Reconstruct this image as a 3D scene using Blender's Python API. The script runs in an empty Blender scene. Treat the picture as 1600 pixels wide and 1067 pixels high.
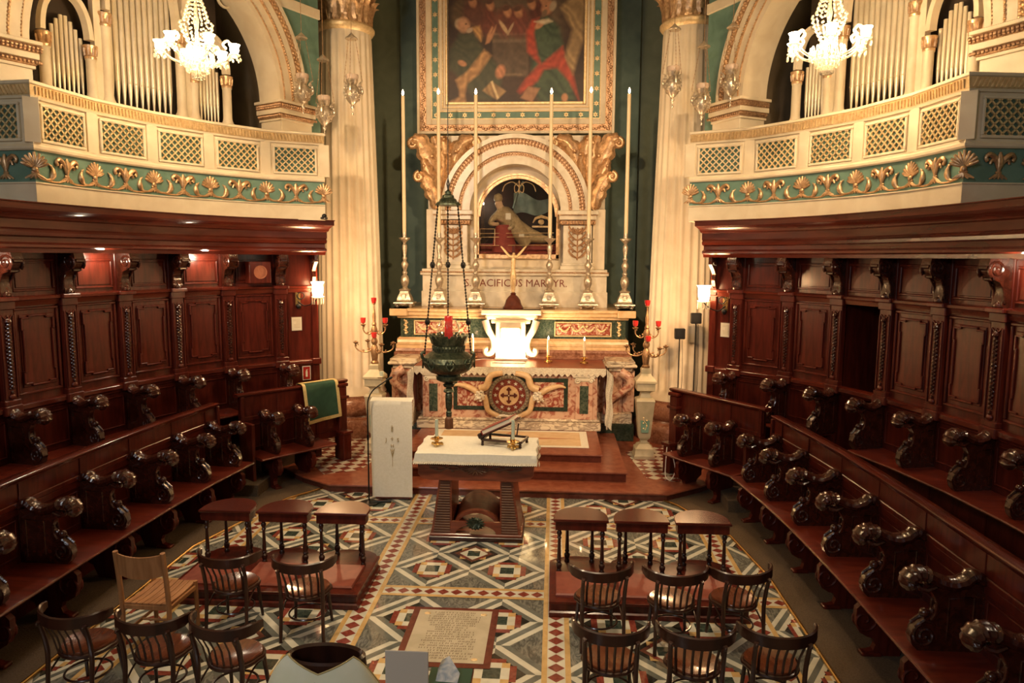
import bpy, bmesh, math, random
import numpy as np
from mathutils import Matrix, Vector, Quaternion
R = math.radians
PI = math.pi
rnd = random.Random(7)
SC = bpy.context.scene
COL = SC.collection

# ------------------------------------------------------------------ camera, view, world, large lights
cam = bpy.data.cameras.new('camera'); camo = bpy.data.objects.new('camera', cam); COL.objects.link(camo)
cam.sensor_fit = 'HORIZONTAL'; cam.sensor_width = 36.0; cam.lens = 36.0 * 1120 / 1600; cam.clip_end = 200; cam.clip_start = .05
PITCH, YAW, ROLL = .1168, -.0580, .0065
fw = Vector((math.sin(YAW) * math.cos(PITCH), math.cos(YAW) * math.cos(PITCH), -math.sin(PITCH)))
r0 = Vector((math.cos(YAW), -math.sin(YAW), 0)); u0 = r0.cross(fw)
r1 = r0 * math.cos(ROLL) + u0 * math.sin(ROLL); u1 = -r0 * math.sin(ROLL) + u0 * math.cos(ROLL)
camo.matrix_world = Matrix(((r1.x, u1.x, -fw.x, 1.0), (r1.y, u1.y, -fw.y, 0.0), (r1.z, u1.z, -fw.z, 3.85), (0, 0, 0, 1)))
SC.camera = camo
SC.view_settings.view_transform = 'Standard'; SC.view_settings.look = 'None'
SC.view_settings.gamma = 1; SC.view_settings.use_curve_mapping = False
SC.view_settings.exposure = 1.25
world = bpy.data.worlds.new('world'); SC.world = world; world.use_nodes = True
world.node_tree.nodes['Background'].inputs[0].default_value = (1.0, .72, .42, 1)
world.node_tree.nodes['Background'].inputs[1].default_value = .035
WARM = (1.0, .68, .36)

def light(name, kind, loc, power, color=WARM, size=.1, target=None, angle=None, blend=.6, size_y=None):
    l = bpy.data.lights.new(name, kind); l.energy = power; l.color = color
    if kind == 'AREA':
        l.size = size
        if size_y: l.shape = 'RECTANGLE'; l.size_y = size_y
    else:
        l.shadow_soft_size = size
    if kind == 'SPOT': l.spot_size = R(angle); l.spot_blend = blend
    o = bpy.data.objects.new(name, l); COL.objects.link(o); o.location = loc
    if target is not None:
        o.rotation_euler = (Vector(target) - Vector(loc)).to_track_quat('-Z', 'Y').to_euler()
    return o
# unseen floods: two towards the altar, two added to brighten the chancel floor
light('nave_flood', 'SPOT', (-3.6, 1.0, 8.8), 1250, (1, .68, .38), .25, (-.3, 16.5, 3.6), 44)
light('nave_flood', 'SPOT', (4.2, 1.0, 8.8), 1250, (1, .68, .38), .25, (0.5, 16.5, 3.6), 44)
light('chancel_floor_fill', 'SPOT', (-1.6, 5.0, 10.8), 620, (1, .76, .48), .3, (-.6, 8.2, 0), 42)
light('chancel_floor_fill', 'SPOT', (1.8, 5.0, 10.8), 620, (1, .76, .48), .3, (.8, 8.2, 0), 42)
# daylight from a nave window behind the camera
light('nave_window', 'AREA', (-3.5, -3.5, 7.0), 110, (.92, .96, 1), 1.2, (0, 8, 2), size_y=2.2)

# ------------------------------------------------------------------ materials
MATS = {}
def mat(name, c1, c2=None, scale=6, rough=.45, metal=0, bump=0, tex='noise', coat=0, stretch=(1, 1, 1), lo=.35, hi=.65, detail=5, dist=.6, emit=None, es=0, trans=0, ior=1.45, c3=None, bscale=None):
    m = bpy.data.materials.new(name); m.use_nodes = True; nt = m.node_tree; N = nt.nodes; L = nt.links
    b = N['Principled BSDF']; b.inputs['Base Color'].default_value = (*c1, 1)
    b.inputs['Roughness'].default_value = rough; b.inputs['Metallic'].default_value = metal
    b.inputs['Coat Weight'].default_value = coat; b.inputs['Coat Roughness'].default_value = .12
    b.inputs['Transmission Weight'].default_value = trans; b.inputs['IOR'].default_value = ior
    if emit: b.inputs['Emission Color'].default_value = (*emit, 1); b.inputs['Emission Strength'].default_value = es
    if c2 or bump:
        tc = N.new('ShaderNodeTexCoord'); mp = N.new('ShaderNodeMapping'); L.new(tc.outputs['Object'], mp.inputs[0]); mp.inputs['Scale'].default_value = stretch
        if tex == 'voronoi':
            t = N.new('ShaderNodeTexVoronoi'); t.inputs['Scale'].default_value = scale
            nz = N.new('ShaderNodeTexNoise'); nz.inputs['Scale'].default_value = scale * .8; nz.inputs['Detail'].default_value = 4
            mx = N.new('ShaderNodeMix'); mx.data_type = 'VECTOR'; mx.inputs[0].default_value = .35
            L.new(mp.outputs[0], nz.inputs[0]); L.new(mp.outputs[0], mx.inputs[4]); L.new(nz.outputs[1], mx.inputs[5]); L.new(mx.outputs[1], t.inputs[0])
            sep = N.new('ShaderNodeSeparateColor'); L.new(t.outputs[1], sep.inputs[0]); fac = sep.outputs[0]
        elif tex == 'wave':
            t = N.new('ShaderNodeTexWave'); t.inputs['Scale'].default_value = scale; t.inputs['Distortion'].default_value = dist * 8; t.inputs['Detail'].default_value = 3; t.inputs['Detail Scale'].default_value = 1.5
            L.new(mp.outputs[0], t.inputs[0]); fac = t.outputs[1]
        else:
            t = N.new('ShaderNodeTexNoise'); t.inputs['Scale'].default_value = scale; t.inputs['Detail'].default_value = detail; t.inputs['Distortion'].default_value = dist
            L.new(mp.outputs[0], t.inputs[0]); fac = t.outputs[0]
        if c2:
            rp = N.new('ShaderNodeValToRGB'); e = rp.color_ramp.elements
            e[0].position = lo; e[0].color = (*c1, 1); e[1].position = hi; e[1].color = (*c2, 1)
            if tex == 'vein':
                e[0].position = .42; e[1].position = .5; x = rp.color_ramp.elements.new(.58); x.color = (*c1, 1)
            if c3: x = rp.color_ramp.elements.new((lo + hi) / 2); x.color = (*c3, 1)
            L.new(fac, rp.inputs[0]); L.new(rp.outputs[0], b.inputs['Base Color'])
        if bump:
            bp = N.new('ShaderNodeBump'); bp.inputs['Strength'].default_value = bump; bp.inputs['Distance'].default_value = .02
            if bscale:
                t2 = N.new('ShaderNodeTexNoise'); t2.inputs['Scale'].default_value = bscale; t2.inputs['Detail'].default_value = 3; L.new(mp.outputs[0], t2.inputs[0]); fac = t2.outputs[0]
            L.new(fac, bp.inputs['Height']); L.new(bp.outputs[0], b.inputs['Normal'])
    MATS[name] = m
    return m
wood = mat('mahogany', (.056, .0072, .0040), (.105, .0150, .0075), 3.0, .30, stretch=(5, 5, .7), coat=.12)
wood.node_tree.nodes['Principled BSDF'].inputs['Specular IOR Level'].default_value = .32
woodh = mat('mahogany_long_grain', (.060, .0080, .0042), (.115, .0175, .0085), 1.2, .22, stretch=(1, 1, 5), coat=.5)
woodred = mat('mahogany_seat', (.080, .0105, .0058), (.145, .022, .0105), 2.5, .3, stretch=(1, 6, 6), coat=.3)
woodcar = mat('carved_mahogany', (.026, .0060, .0034), (.060, .0125, .0062), 14, .20, bump=.35, coat=.5)
chairw = mat('dark_bentwood', (.022, .0075, .0045), (.045, .014, .007), 6, .28, stretch=(1, 1, .3), coat=.2)
chairs = mat('polished_seat_ply', (.085, .022, .0085), (.14, .040, .015), 3, .18, stretch=(6, 1, 1), coat=.5)
beech = mat('oiled_beech', (.29, .125, .045), (.41, .19, .075), 3, .45, stretch=(8, 1, 1))
tablew = mat('table_mahogany', (.14, .034, .015), (.24, .060, .026), 3, .35, stretch=(1, 5, 5), coat=.15)
ribw = mat('reeded_brown_wood', (.10, .043, .021), (.15, .066, .033), 5, .45)
cream = mat('cream_paint', (.69, .575, .40), (.77, .665, .485), 3, .5)
plaster = mat('warm_plaster', (.67, .55, .39), (.75, .64, .47), 2, .6)
oldgilt = mat('old_gilt_bronze', (.24, .13, .065), (.42, .25, .12), 16, .42, metal=.6, bump=.2)
stone = mat('olive_buff_stone', (.40, .34, .22), (.50, .43, .29), 5, .45)
latg = mat('lattice_backing_green', (.05, .105, .08), (.075, .14, .105), 4, .6)  # dark green of the panels behind the gilded lattice
teal = mat('teal_paint', (.115, .215, .165), (.16, .275, .215), 4, .5)
greenw = mat('dark_green_damask', (.150, .185, .132), (.195, .235, .168), 3, .75, lo=.3, hi=.7)
greenp = mat('dark_green_pilaster', (.080, .125, .105), (.105, .155, .132), 3, .75)
gold = mat('gilding', (.50, .30, .155), (.78, .53, .31), 18, .38, metal=.7, bump=.25)
goldl = mat('pale_gilding', (.68, .48, .24), (.86, .66, .38), 18, .42, metal=.45, bump=.2)
goldr = mat('red_gilding', (.37, .20, .105), (.64, .42, .25), 30, .42, metal=.6, bump=.3)
silver = mat('chased_silver', (.54, .45, .34), (.76, .67, .54), 26, .34, metal=.8, bump=.35)
brass = mat('polished_brass', (.72, .46, .16), (.82, .57, .24), 8, .25, metal=1)
iron = mat('black_iron', (.012, .011, .010), None, rough=.4, metal=.5)
bronze = mat('green_bronze', (.030, .048, .034), (.095, .110, .075), 20, .33, metal=.7, bump=.4)
white = mat('white_marble', (.66, .58, .44), (.78, .71, .57), 5, .25)
whitev = mat('veined_white_marble', (.72, .62, .46), (.30, .22, .16), 3.5, .25, tex='vein', stretch=(1, 1, 2.5), dist=1.2)
slabm = mat('worn_slab_marble', (.40, .345, .245), (.50, .44, .325), 5, .3)
creamm = mat('cream_marble', (.66, .56, .40), (.75, .65, .48), 4, .35)
greym = mat('grey_veined_marble', (.20, .195, .165), (.085, .083, .072), 9, .055, dist=2.5, lo=.38, hi=.62, stretch=(1.6, .7, 1))
lgrey = mat('light_grey_marble', (.105, .110, .095), (.155, .160, .140), 6, .055)
fwhite = mat('floor_white_marble', (.50, .475, .385), (.60, .575, .475), 6, .055)
fred = mat('floor_red_marble', (.155, .030, .020), (.24, .06, .04), 20, .055)
forange = mat('floor_yellow_marble', (.46, .29, .11), (.56, .37, .16), 9, .055)
fblack = mat('floor_black_marble', (.022, .019, .014), (.04, .036, .028), 12, .055)
fgreen = mat('floor_green_marble', (.024, .036, .028), (.06, .075, .058), 22, .055)
fbrown = mat('floor_brown_marble', (.10, .035, .022), (.15, .06, .038), 14, .055)
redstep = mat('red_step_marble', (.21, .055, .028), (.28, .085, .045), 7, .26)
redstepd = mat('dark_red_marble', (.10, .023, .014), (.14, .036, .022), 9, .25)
pinkm = mat('pink_breccia', (.62, .40, .28), (.36, .13, .085), 5, .25, dist=2.2, lo=.44, hi=.6, c3=(.58, .35, .24))
breccia = mat('red_breccia', (.66, .47, .33), (.30, .065, .04), 6, .22, dist=2.6, lo=.40, hi=.56)
greenm = mat('verde_marble', (.030, .050, .034), (.10, .12, .085), 24, .22, lo=.4, hi=.68)
greenmd = mat('dark_verde_marble', (.014, .026, .018), (.04, .055, .038), 20, .22)
siena = mat('siena_marble', (.62, .40, .20), (.74, .53, .30), 5, .25, dist=1.5)
rosso = mat('rosso_marble', (.20, .075, .04), (.34, .16, .10), 12, .25, dist=1.5)
carpet = mat('brown_carpet', (.078, .050, .027), (.115, .076, .043), 60, 1.0, bump=.4)
linen = mat('white_linen', (.73, .70, .59), (.79, .76, .66), 30, .85)
silk = mat('cream_silk', (.80, .79, .56), (.84, .83, .63), 5, .6)
lace = mat('white_lace', (.72, .66, .52), (.56, .48, .36), 60, .85, lo=.48, hi=.58)
greenc = mat('green_cloth', (.011, .046, .027), (.017, .062, .037), 8, .85)
yellow = mat('gold_braid', (.46, .36, .15), (.56, .45, .2), 40, .6)
redc = mat('red_altar_cover', (.19, .040, .020), (.26, .062, .032), 4, .35)
redleather = mat('red_leather', (.21, .018, .016), (.27, .03, .025), 12, .4)
padm = mat('red_kneeling_pad', (.19, .043, .028), (.25, .065, .043), 8, .45)
paper = mat('paper', (.72, .66, .52), None, rough=.7)
ink = mat('brown_ink', (.10, .06, .03), None, rough=.8)
inkl = mat('faded_gold_thread', (.40, .30, .14), None, rough=.7)
reding = mat('red_incised_letters', (.22, .055, .03), None, rough=.6)
wax = mat('candle_wax', (.80, .66, .42), (.84, .71, .48), 3, .5)
waxg = mat('pale_green_candle', (.48, .55, .45), None, rough=.5)
dark = mat('organ_loft_brown', (.035, .022, .012), (.05, .032, .018), 2, .8)  # very dark brown of the board behind the organ pipes
pipe = mat('organ_pipe_tin', (.70, .60, .43), (.80, .70, .52), 3, .34, metal=.35)
black = mat('black_plastic', (.006, .006, .006), None, rough=.4)
glass = mat('clear_glass', (1, 1, 1), None, rough=.02, trans=1, ior=1.45)
crystal = mat('cut_crystal', (.95, .88, .75), None, rough=.08, trans=.7, ior=1.5)
bulb = mat('lit_bulb', (1, .8, .5), None, rough=.4, emit=(1, .72, .38), es=26)
shade = mat('lit_crystal_shade', (1, .8, .5), None, rough=.4, emit=(1, .62, .30), es=16)
flame = mat('candle_flame', (1, .5, .3), None, rough=.5, emit=(1, .62, .32), es=22)
redglass = mat('lit_red_glass', (.42, .018, .013), None, rough=.12, emit=(1, .10, .06), es=.07)
redoff = mat('red_glass', (.45, .02, .02), None, rough=.15)
skin = mat('effigy_wax', (.55, .38, .24), None, rough=.5)
robe = mat('effigy_gold_vestment', (.33, .25, .13), (.46, .36, .2), 20, .55)
robr = mat('effigy_red_robe', (.25, .03, .02), (.33, .05, .03), 10, .6)
blued = mat('pale_blue_drape', (.17, .24, .22), (.25, .33, .29), 6, .5)
signred = mat('sign_red', (.42, .018, .014), None, rough=.4)
signw = mat('sign_white', (.8, .76, .68), None, rough=.5)
greenbook = mat('green_leather', (.03, .10, .06), None, rough=.5)
bluep = mat('blue_print', (.25, .32, .42), (.72, .72, .68), 14, .4)
greyb = mat('grey_card', (.62, .55, .46), None, rough=.7)

# ------------------------------------------------------------------ mesh builder
class MB:
    def __init__(s): s.v = []; s.f = []; s.mi = []; s.T = None; s.cur = 0
    def add(s, vs, fs):
        o = len(s.v)
        if s.T is not None: vs = [tuple(s.T @ Vector(p)) for p in vs]
        s.v += [tuple(p) for p in vs]; s.f += [tuple(i + o for i in f) for f in fs]; s.mi += [s.cur] * len(fs); return s
    def box(s, x0, x1, y0, y1, z0, z1, b=0):
        if b:
            b = min(b, abs(x1 - x0) * .45, abs(y1 - y0) * .45, abs(z1 - z0) * .45)
            rings = []
            for z, k in ((z0, b), (z0 + b, 0), (z1 - b, 0), (z1, b)):
                rings.append([(x0 + k, y0 + b, z), (x0 + b, y0 + k, z), (x1 - b, y0 + k, z), (x1 - k, y0 + b, z), (x1 - k, y1 - b, z), (x1 - b, y1 - k, z), (x0 + b, y1 - k, z), (x0 + k, y1 - b, z)])
            return s.loft(rings)
        v = [(x, y, z) for x in (x0, x1) for y in (y0, y1) for z in (z0, z1)]
        return s.add(v, [(0, 1, 3, 2), (4, 6, 7, 5), (0, 4, 5, 1), (2, 3, 7, 6), (0, 2, 6, 4), (1, 5, 7, 3)])
    def loft(s, rings, cap=True, loop=False):
        n = len(rings[0]); v = [p for r in rings for p in r]; f = []; m = len(rings)
        for i in range(m if loop else m - 1):
            a = i * n; b = ((i + 1) % m) * n
            for j in range(n):
                k = (j + 1) % n; f.append((a + j, a + k, b + k, b + j))
        if cap and not loop: f.append(tuple(range(n - 1, -1, -1))); f.append(tuple((m - 1) * n + i for i in range(n)))
        return s.add(v, f)
    def sheet(s, rows):
        n = len(rows[0]); v = [p for r in rows for p in r]; f = []
        for i in range(len(rows) - 1):
            for j in range(n - 1): f.append((i * n + j, i * n + j + 1, (i + 1) * n + j + 1, (i + 1) * n + j))
        return s.add(v, f)
    def lathe(s, prof, x=0, y=0, z=0, seg=20, sx=1, sy=1):
        rings = [[(x + r * sx * math.cos(2 * PI * k / seg), y + r * sy * math.sin(2 * PI * k / seg), z + h) for k in range(seg)] for r, h in prof]
        return s.loft(rings)
    def tube(s, pts, r, seg=8, loop=False, flat=1.0):
        P = [Vector(p) for p in pts]; n = len(P); rings = []; prev = None
        for i in range(n):
            if loop: t = P[(i + 1) % n] - P[i - 1]
            else: t = P[min(i + 1, n - 1)] - P[max(i - 1, 0)]
            t.normalize()
            if prev is None:
                up = Vector((0, 0, 1)) if abs(t.z) < .9 else Vector((1, 0, 0)); a = t.cross(up).normalized()
            else:
                a = prev - t * prev.dot(t)
                a = a.normalized() if a.length > 1e-6 else t.orthogonal().normalized()
            prev = a; b = t.cross(a); rr = r[i] if isinstance(r, (list, tuple)) else r
            rings.append([tuple(P[i] + a * rr * flat * math.cos(2 * PI * k / seg) + b * rr * math.sin(2 * PI * k / seg)) for k in range(seg)])
        return s.loft(rings, loop=loop)
    def ball(s, x, y, z, r, seg=10, rx=1, ry=1, rz=1):
        n = max(4, seg // 2 + 1)
        prof = [(r * math.sin(PI * i / n), -r * math.cos(PI * i / n)) for i in range(n + 1)]
        prof[0] = (r * .02, -r); prof[-1] = (r * .02, r)
        return s.loft([[(x + q * rx * math.cos(2 * PI * k / seg), y + q * ry * math.sin(2 * PI * k / seg), z + h * rz) for k in range(seg)] for q, h in prof])
    def prism(s, poly, a, b, ax='y'):
        # poly in (x,z) extruded over y; ax='x': poly in (y,z) extruded over x; ax='z': poly in (x,y) extruded over z
        g = {'y': lambda p, t: (p[0], t, p[1]), 'x': lambda p, t: (t, p[0], p[1]), 'z': lambda p, t: (p[0], p[1], t)}[ax]
        n = len(poly); v = [g(p, a) for p in poly] + [g(p, b) for p in poly]
        f = [tuple(range(n - 1, -1, -1)), tuple(range(n, 2 * n))] + [(i, (i + 1) % n, n + (i + 1) % n, n + i) for i in range(n)]
        return s.add(v, f)
    def sweep(s, prof, path, nrm=None, cap=True):
        # prof (d,z) closed polygon, path plan points, d measured to the given side normals
        rings = []; n = len(path)
        for i, p in enumerate(path):
            nx, ny, k = nrm[i]
            rings.append([(p[0] + nx * d * k, p[1] + ny * d * k, z) for d, z in prof])
        return s.loft(rings, cap=cap)
    def beads(s, pts, r, seg=6, rx=1, rz=1):
        for p in pts: s.ball(*p, r, seg, rx, rx, rz)
        return s
    def empty(s): return not s.v

def finish(me, mats, angle=35, smooth=True):
    bm = bmesh.new(); bm.from_mesh(me); bmesh.ops.recalc_face_normals(bm, faces=bm.faces)
    bm.to_mesh(me); bm.free()
    for m in mats: me.materials.append(m)
    if smooth:
        me.polygons.foreach_set('use_smooth', [True] * len(me.polygons)); me.set_sharp_from_angle(angle=R(angle))
    me.update()
def part(name, mb, mats, parent=None, M=None, angle=35, smooth=True):
    if not isinstance(mats, (list, tuple)): mats = [mats]
    me = bpy.data.meshes.new(name); me.from_pydata(mb.v, [], mb.f)
    if len(mats) > 1: me.polygons.foreach_set('material_index', mb.mi)
    finish(me, mats, angle, smooth)
    o = bpy.data.objects.new(name, me); COL.objects.link(o)
    if parent is not None: o.parent = parent
    if M is not None: o.matrix_local = M
    return o
def like(src, parent=None, M=None, name=None):
    o = src.copy(); COL.objects.link(o); o.parent = parent
    if M is not None: o.matrix_local = M
    for ch in list(src.children): like(ch, o)
    return o
def tag(o, label=None, cat=None, group=None, kind=None):
    if label: o['label'] = label
    if cat: o['category'] = cat
    if group: o['group'] = group
    if kind: o['kind'] = kind
    return o
def thing(name, label, cat, loc=(0, 0, 0), rz=0, group=None, M=None):
    o = bpy.data.objects.new(name, None); COL.objects.link(o); o.empty_display_size = .1
    o.matrix_local = M if M is not None else Matrix.Translation(loc) @ Matrix.Rotation(rz, 4, 'Z')
    return tag(o, label, cat, group)
def dup(root, M, label, group=None):
    o = like(root, None, M); o['label'] = label
    if group: o['group'] = group
    return o
def struct(name, mb, mats, angle=35, smooth=True):
    return tag(part(name, mb, mats, None, None, angle, smooth), kind='structure')
def T(x=0, y=0, z=0): return Matrix.Translation((x, y, z))
def RZ(a): return Matrix.Rotation(a, 4, 'Z')
def RX(a): return Matrix.Rotation(a, 4, 'X')
def RY(a): return Matrix.Rotation(a, 4, 'Y')
def S3(x, y, z): return Matrix.Diagonal((x, y, z, 1))
CAMK = T(1.0, 0, 3.85) @ S3(1.042, 1.042, 1.042) @ T(-1.0, 0, -3.85)      # the rear altar block stands a little further back
def frame_m(p, v, z=0):
    l = math.hypot(*v); vx, vy = v[0] / l, v[1] / l
    return Matrix(((vy, vx, 0, p[0]), (-vx, vy, 0, p[1]), (0, 0, 1, z), (0, 0, 0, 1)))
def plan_normals(path, side):
    out = []; n = len(path)
    for i in range(n):
        ns = []
        for a, b in ((i - 1, i), (i, i + 1)):
            if 0 <= a and b < n:
                dx, dy = path[b][0] - path[a][0], path[b][1] - path[a][1]; l = math.hypot(dx, dy); ns.append((-dy / l * side, dx / l * side))
        mx = sum(q[0] for q in ns) / len(ns); my = sum(q[1] for q in ns) / len(ns); l = math.hypot(mx, my); mx /= l; my /= l
        k = 1 / max(.5, mx * ns[0][0] + my * ns[0][1]); out.append((mx, my, k))
    return out
def arc(cx, cy, r, a0, a1, n): return [(cx + r * math.cos(R(a0 + (a1 - a0) * i / n)), cy + r * math.sin(R(a0 + (a1 - a0) * i / n))) for i in range(n + 1)]
def crom(pts, m=6):
    P = [Vector(p) for p in pts]; out = []
    for i in range(len(P) - 1):
        a, b, c, d = P[max(i - 1, 0)], P[i], P[i + 1], P[min(i + 2, len(P) - 1)]
        for k in range(m):
            t = k / m
            out.append(tuple(.5 * ((2 * b) + (c - a) * t + (2 * a - 5 * b + 4 * c - d) * t * t + (3 * b - a - 3 * c + d) * t ** 3)))
    out.append(tuple(P[-1])); return out
def acanthus(mb, M, h, w, curl=.35, t=.03, lobes=4, n=16):
    # a lobed leaf rising along +z, curling out along +y
    T0 = mb.T; mb.T = M if T0 is None else T0 @ M
    rings = []
    for i in range(n + 1):
        q = i / n; z = h * (q if q < .75 else .75 + .25 * math.sin((q - .75) * 4 * PI * .5) * .9); y = curl * h * q ** 3
        if q > .8: z -= (q - .8) * h * .35; y += (q - .8) * h * .25
        ww = w * (.45 + .75 * math.sin(PI * min(1, q * .85 + .12))) * (1 + .22 * abs(math.sin(q * PI * lobes))) * (1 if q < .85 else max(.25, 1 - (q - .85) * 4.5)) * .5
        rings.append([(-ww, y + .2 * t, z), (-ww * .55, y + t, z + .01 * h), (-ww * .12, y + .35 * t, z), (ww * .12, y + .35 * t, z), (ww * .55, y + t, z + .01 * h), (ww, y + .2 * t, z), (0, y - t * .6, z)])
    mb.loft(rings); mb.T = T0
def spiral(cx, cz, r, turns=1.6, a0=0, dirn=1, n=26, y=0, k=.12):
    return [(cx + r * (1 - (1 - k) * i / n) * math.cos(a0 + dirn * turns * 2 * PI * i / n), y, cz + r * (1 - (1 - k) * i / n) * math.sin(a0 + dirn * turns * 2 * PI * i / n)) for i in range(n + 1)]
def frond(mb, pts, w, t=.035, lobes=5, m=7):
    # lobed leaf lying in the xz plane along a path, its face towards -y
    P = crom(pts, m); n = len(P); rings = []
    for i in range(n):
        p = Vector(P[i]); d = Vector(P[min(i + 1, n - 1)]) - Vector(P[max(i - 1, 0)]); d.y = 0; d.normalize(); nx, nz = -d.z, d.x
        q = i / (n - 1); ww = w * (.35 + .9 * math.sin(PI * min(1, .12 + q * .83))) * (.72 + .34 * abs(math.sin(q * PI * lobes))) * .5
        rings.append([(p.x - nx * ww, p.y, p.z - nz * ww), (p.x - nx * ww * .6, p.y - t, p.z - nz * ww * .6), (p.x - nx * ww * .15, p.y - t * .25, p.z - nz * ww * .15), (p.x + nx * ww * .15, p.y - t * .25, p.z + nz * ww * .15), (p.x + nx * ww * .6, p.y - t, p.z + nz * ww * .6), (p.x + nx * ww, p.y, p.z + nz * ww), (p.x, p.y + t, p.z)])
    mb.loft(rings)
# ------------------------------------------------------------------ floor
def clip(poly, a, b, c):          # keep a*x+b*y<=c
    out = []; n = len(poly)
    for i in range(n):
        p, q = poly[i], poly[(i + 1) % n]; dp = a * p[0] + b * p[1] - c; dq = a * q[0] + b * q[1] - c
        if dp <= 0: out.append(p)
        if dp * dq < 0: t = dp / (dp - dq); out.append((p[0] + (q[0] - p[0]) * t, p[1] + (q[1] - p[1]) * t))
    return out
OUT = [(-3.72, 2.6), (3.64, 2.6), (3.65, 8.5), (3.50, 9.75), (2.98, 10.95), (2.70, 11.32), (-2.66, 11.55), (-3.2, 10.80), (-3.73, 8.85)]
def clip_out(poly):
    for i in range(len(OUT)):
        if not poly: return poly
        p, q = OUT[i], OUT[(i + 1) % len(OUT)]; a, b = (q[1] - p[1]), -(q[0] - p[0]); poly = clip(poly, a, b, a * p[0] + b * p[1])
    return poly
def rect(x0, x1, y0, y1): return [(x0, y0), (x1, y0), (x1, y1), (x0, y1)]
FM = [greym, fwhite, lgrey, fred, forange, fblack, fgreen, fbrown]
GREY, WHI, LG, RED, ORA, BLA, GRE, BRO = range(8)
fl = MB()
def tile(poly, m, lay, lim=None):
    if lim:
        x0, x1, y0, y1 = lim
        for a, b, c in ((-1, 0, -x0), (1, 0, x1), (0, -1, -y0), (0, 1, y1)):
            if poly: poly = clip(poly, a, b, c)
    poly = clip_out(poly) if poly else poly
    if poly and len(poly) > 2:
        fl.cur = m; fl.add([(p[0], p[1], .0005 * lay) for p in poly], [tuple(range(len(poly)))])
def bay(x0, x1, y0, y1, star=True):
    cx, cy, sx, sy = (x0 + x1) / 2, (y0 + y1) / 2, (x1 - x0) / 4, (y1 - y0) / 4; lim = (x0, x1, y0, y1)
    tile(rect(*lim), GREY, 0)
    def loc(pts, lay, m, i=0, j=0): tile([(cx + (i + a) * sx, cy + (j + b) * sy) for a, b in pts], m, lay, lim)
    for i in range(-2, 3):
        for j in range(-2, 3):
            if (i + j) % 2: continue
            for k in range(4):
                p, q = ((1, 0), (0, 1), (-1, 0), (0, -1))[k], ((0, 1), (-1, 0), (0, -1), (1, 0))[k]
                fam = k % 2       # 0: falling side, 1: rising side
                for f0, f1, m in ((.70, .895, LG if fam == 0 else WHI), (.895, 1.0, WHI if fam == 0 else LG)):
                    loc([(p[0] * f0, p[1] * f0), (p[0] * f1, p[1] * f1), (q[0] * f1, q[1] * f1), (q[0] * f0, q[1] * f0)], 1, m, i, j)
    dia = lambda h: [(h, 0), (0, h), (-h, 0), (0, -h)]
    for i, j in ((0, 0), (1, 1), (-1, 1), (1, -1), (-1, -1)):
        loc(dia(.70), 3, BLA, i, j)
        if i == 0:
            for g in range(8):
                a0 = g * PI / 4; q = lambda r, a: (r * math.cos(a), r * math.sin(a))
                loc([q(.20, a0 - .4), q(.46 if g % 2 else .56, a0), q(.20, a0 + .4)], 4, ORA if g % 2 == 0 else BRO, i, j)
                loc([q(.30, a0 + PI / 8 - .3), q(.40, a0 + PI / 8), q(.30, a0 + PI / 8 + .3)], 4, ORA, i, j)
            loc(rect(-.36, .36, -.36, .36), 4.3, ORA, i, j); loc(dia(.54), 4.6, BRO, i, j); loc(rect(-.29, .29, -.29, .29), 5, RED, i, j); loc(dia(.40), 5.5, WHI, i, j); loc(rect(-.17, .17, -.17, .17), 6, GRE, i, j)
        else:
            for r in (rect(-.27, .27, .36, .50), rect(-.27, .27, -.50, -.36), rect(.36, .50, -.27, .27), rect(-.50, -.36, -.27, .27)): loc(r, 4, RED, i, j)
            loc(rect(-.36, .36, -.36, .36), 5, WHI, i, j)
            for a in (-1, 1):
                for b in (-1, 1): loc(rect(*sorted((a * .36, a * .19)), *sorted((b * .36, b * .19))), 6, ORA, i, j)
            loc(rect(-.18, .18, -.18, .18), 6, GRE, i, j)
def band(x0, x1, y0, y1, vert):
    tile(rect(x0, x1, y0, y1), WHI, 7); w = .052
    if vert:
        tile(rect(x0, x0 + w, y0, y1), ORA, 8); tile(rect(x1 - w, x1, y0, y1), ORA, 8)
        cx = (x0 + x1) / 2; h = (x1 - x0) / 2 - w - .004; n = round((y1 - y0) / .16); d = (y1 - y0) / n
        for k in range(n): y = y0 + (k + .5) * d; tile([(cx - h, y), (cx, y - d * .46), (cx + h, y), (cx, y + d * .46)], RED, 9)
    else:
        tile(rect(x0, x1, y0, y0 + w), ORA, 8); tile(rect(x0, x1, y1 - w, y1), ORA, 8)
        cy = (y0 + y1) / 2; h = (y1 - y0) / 2 - w - .004; n = round((x1 - x0) / .155); d = (x1 - x0) / n
        for k in range(n): x = x0 + (k + .5) * d; tile([(x - d * .46, cy), (x, cy - h), (x + d * .46, cy), (x, cy + h)], RED, 9)
tile(rect(-3.8, 3.8, 2.6, 11.6), GREY, -1)
for c in (2.34, 4.54, 6.74, 8.94, 11.14):
    for x0, x1 in ((-.93, .93), (1.205, 3.08), (-3.08, -1.205), (3.355, 4.6), (-4.6, -3.355)):
        bay(x0, x1, c - .975, c + .975)
        band(x0, x1, c + .975, c + 1.225, False)
for x0 in (.93, 3.08, -1.205, -3.355): band(x0, x0 + .275, 2.6, 11.6, True)
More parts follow.
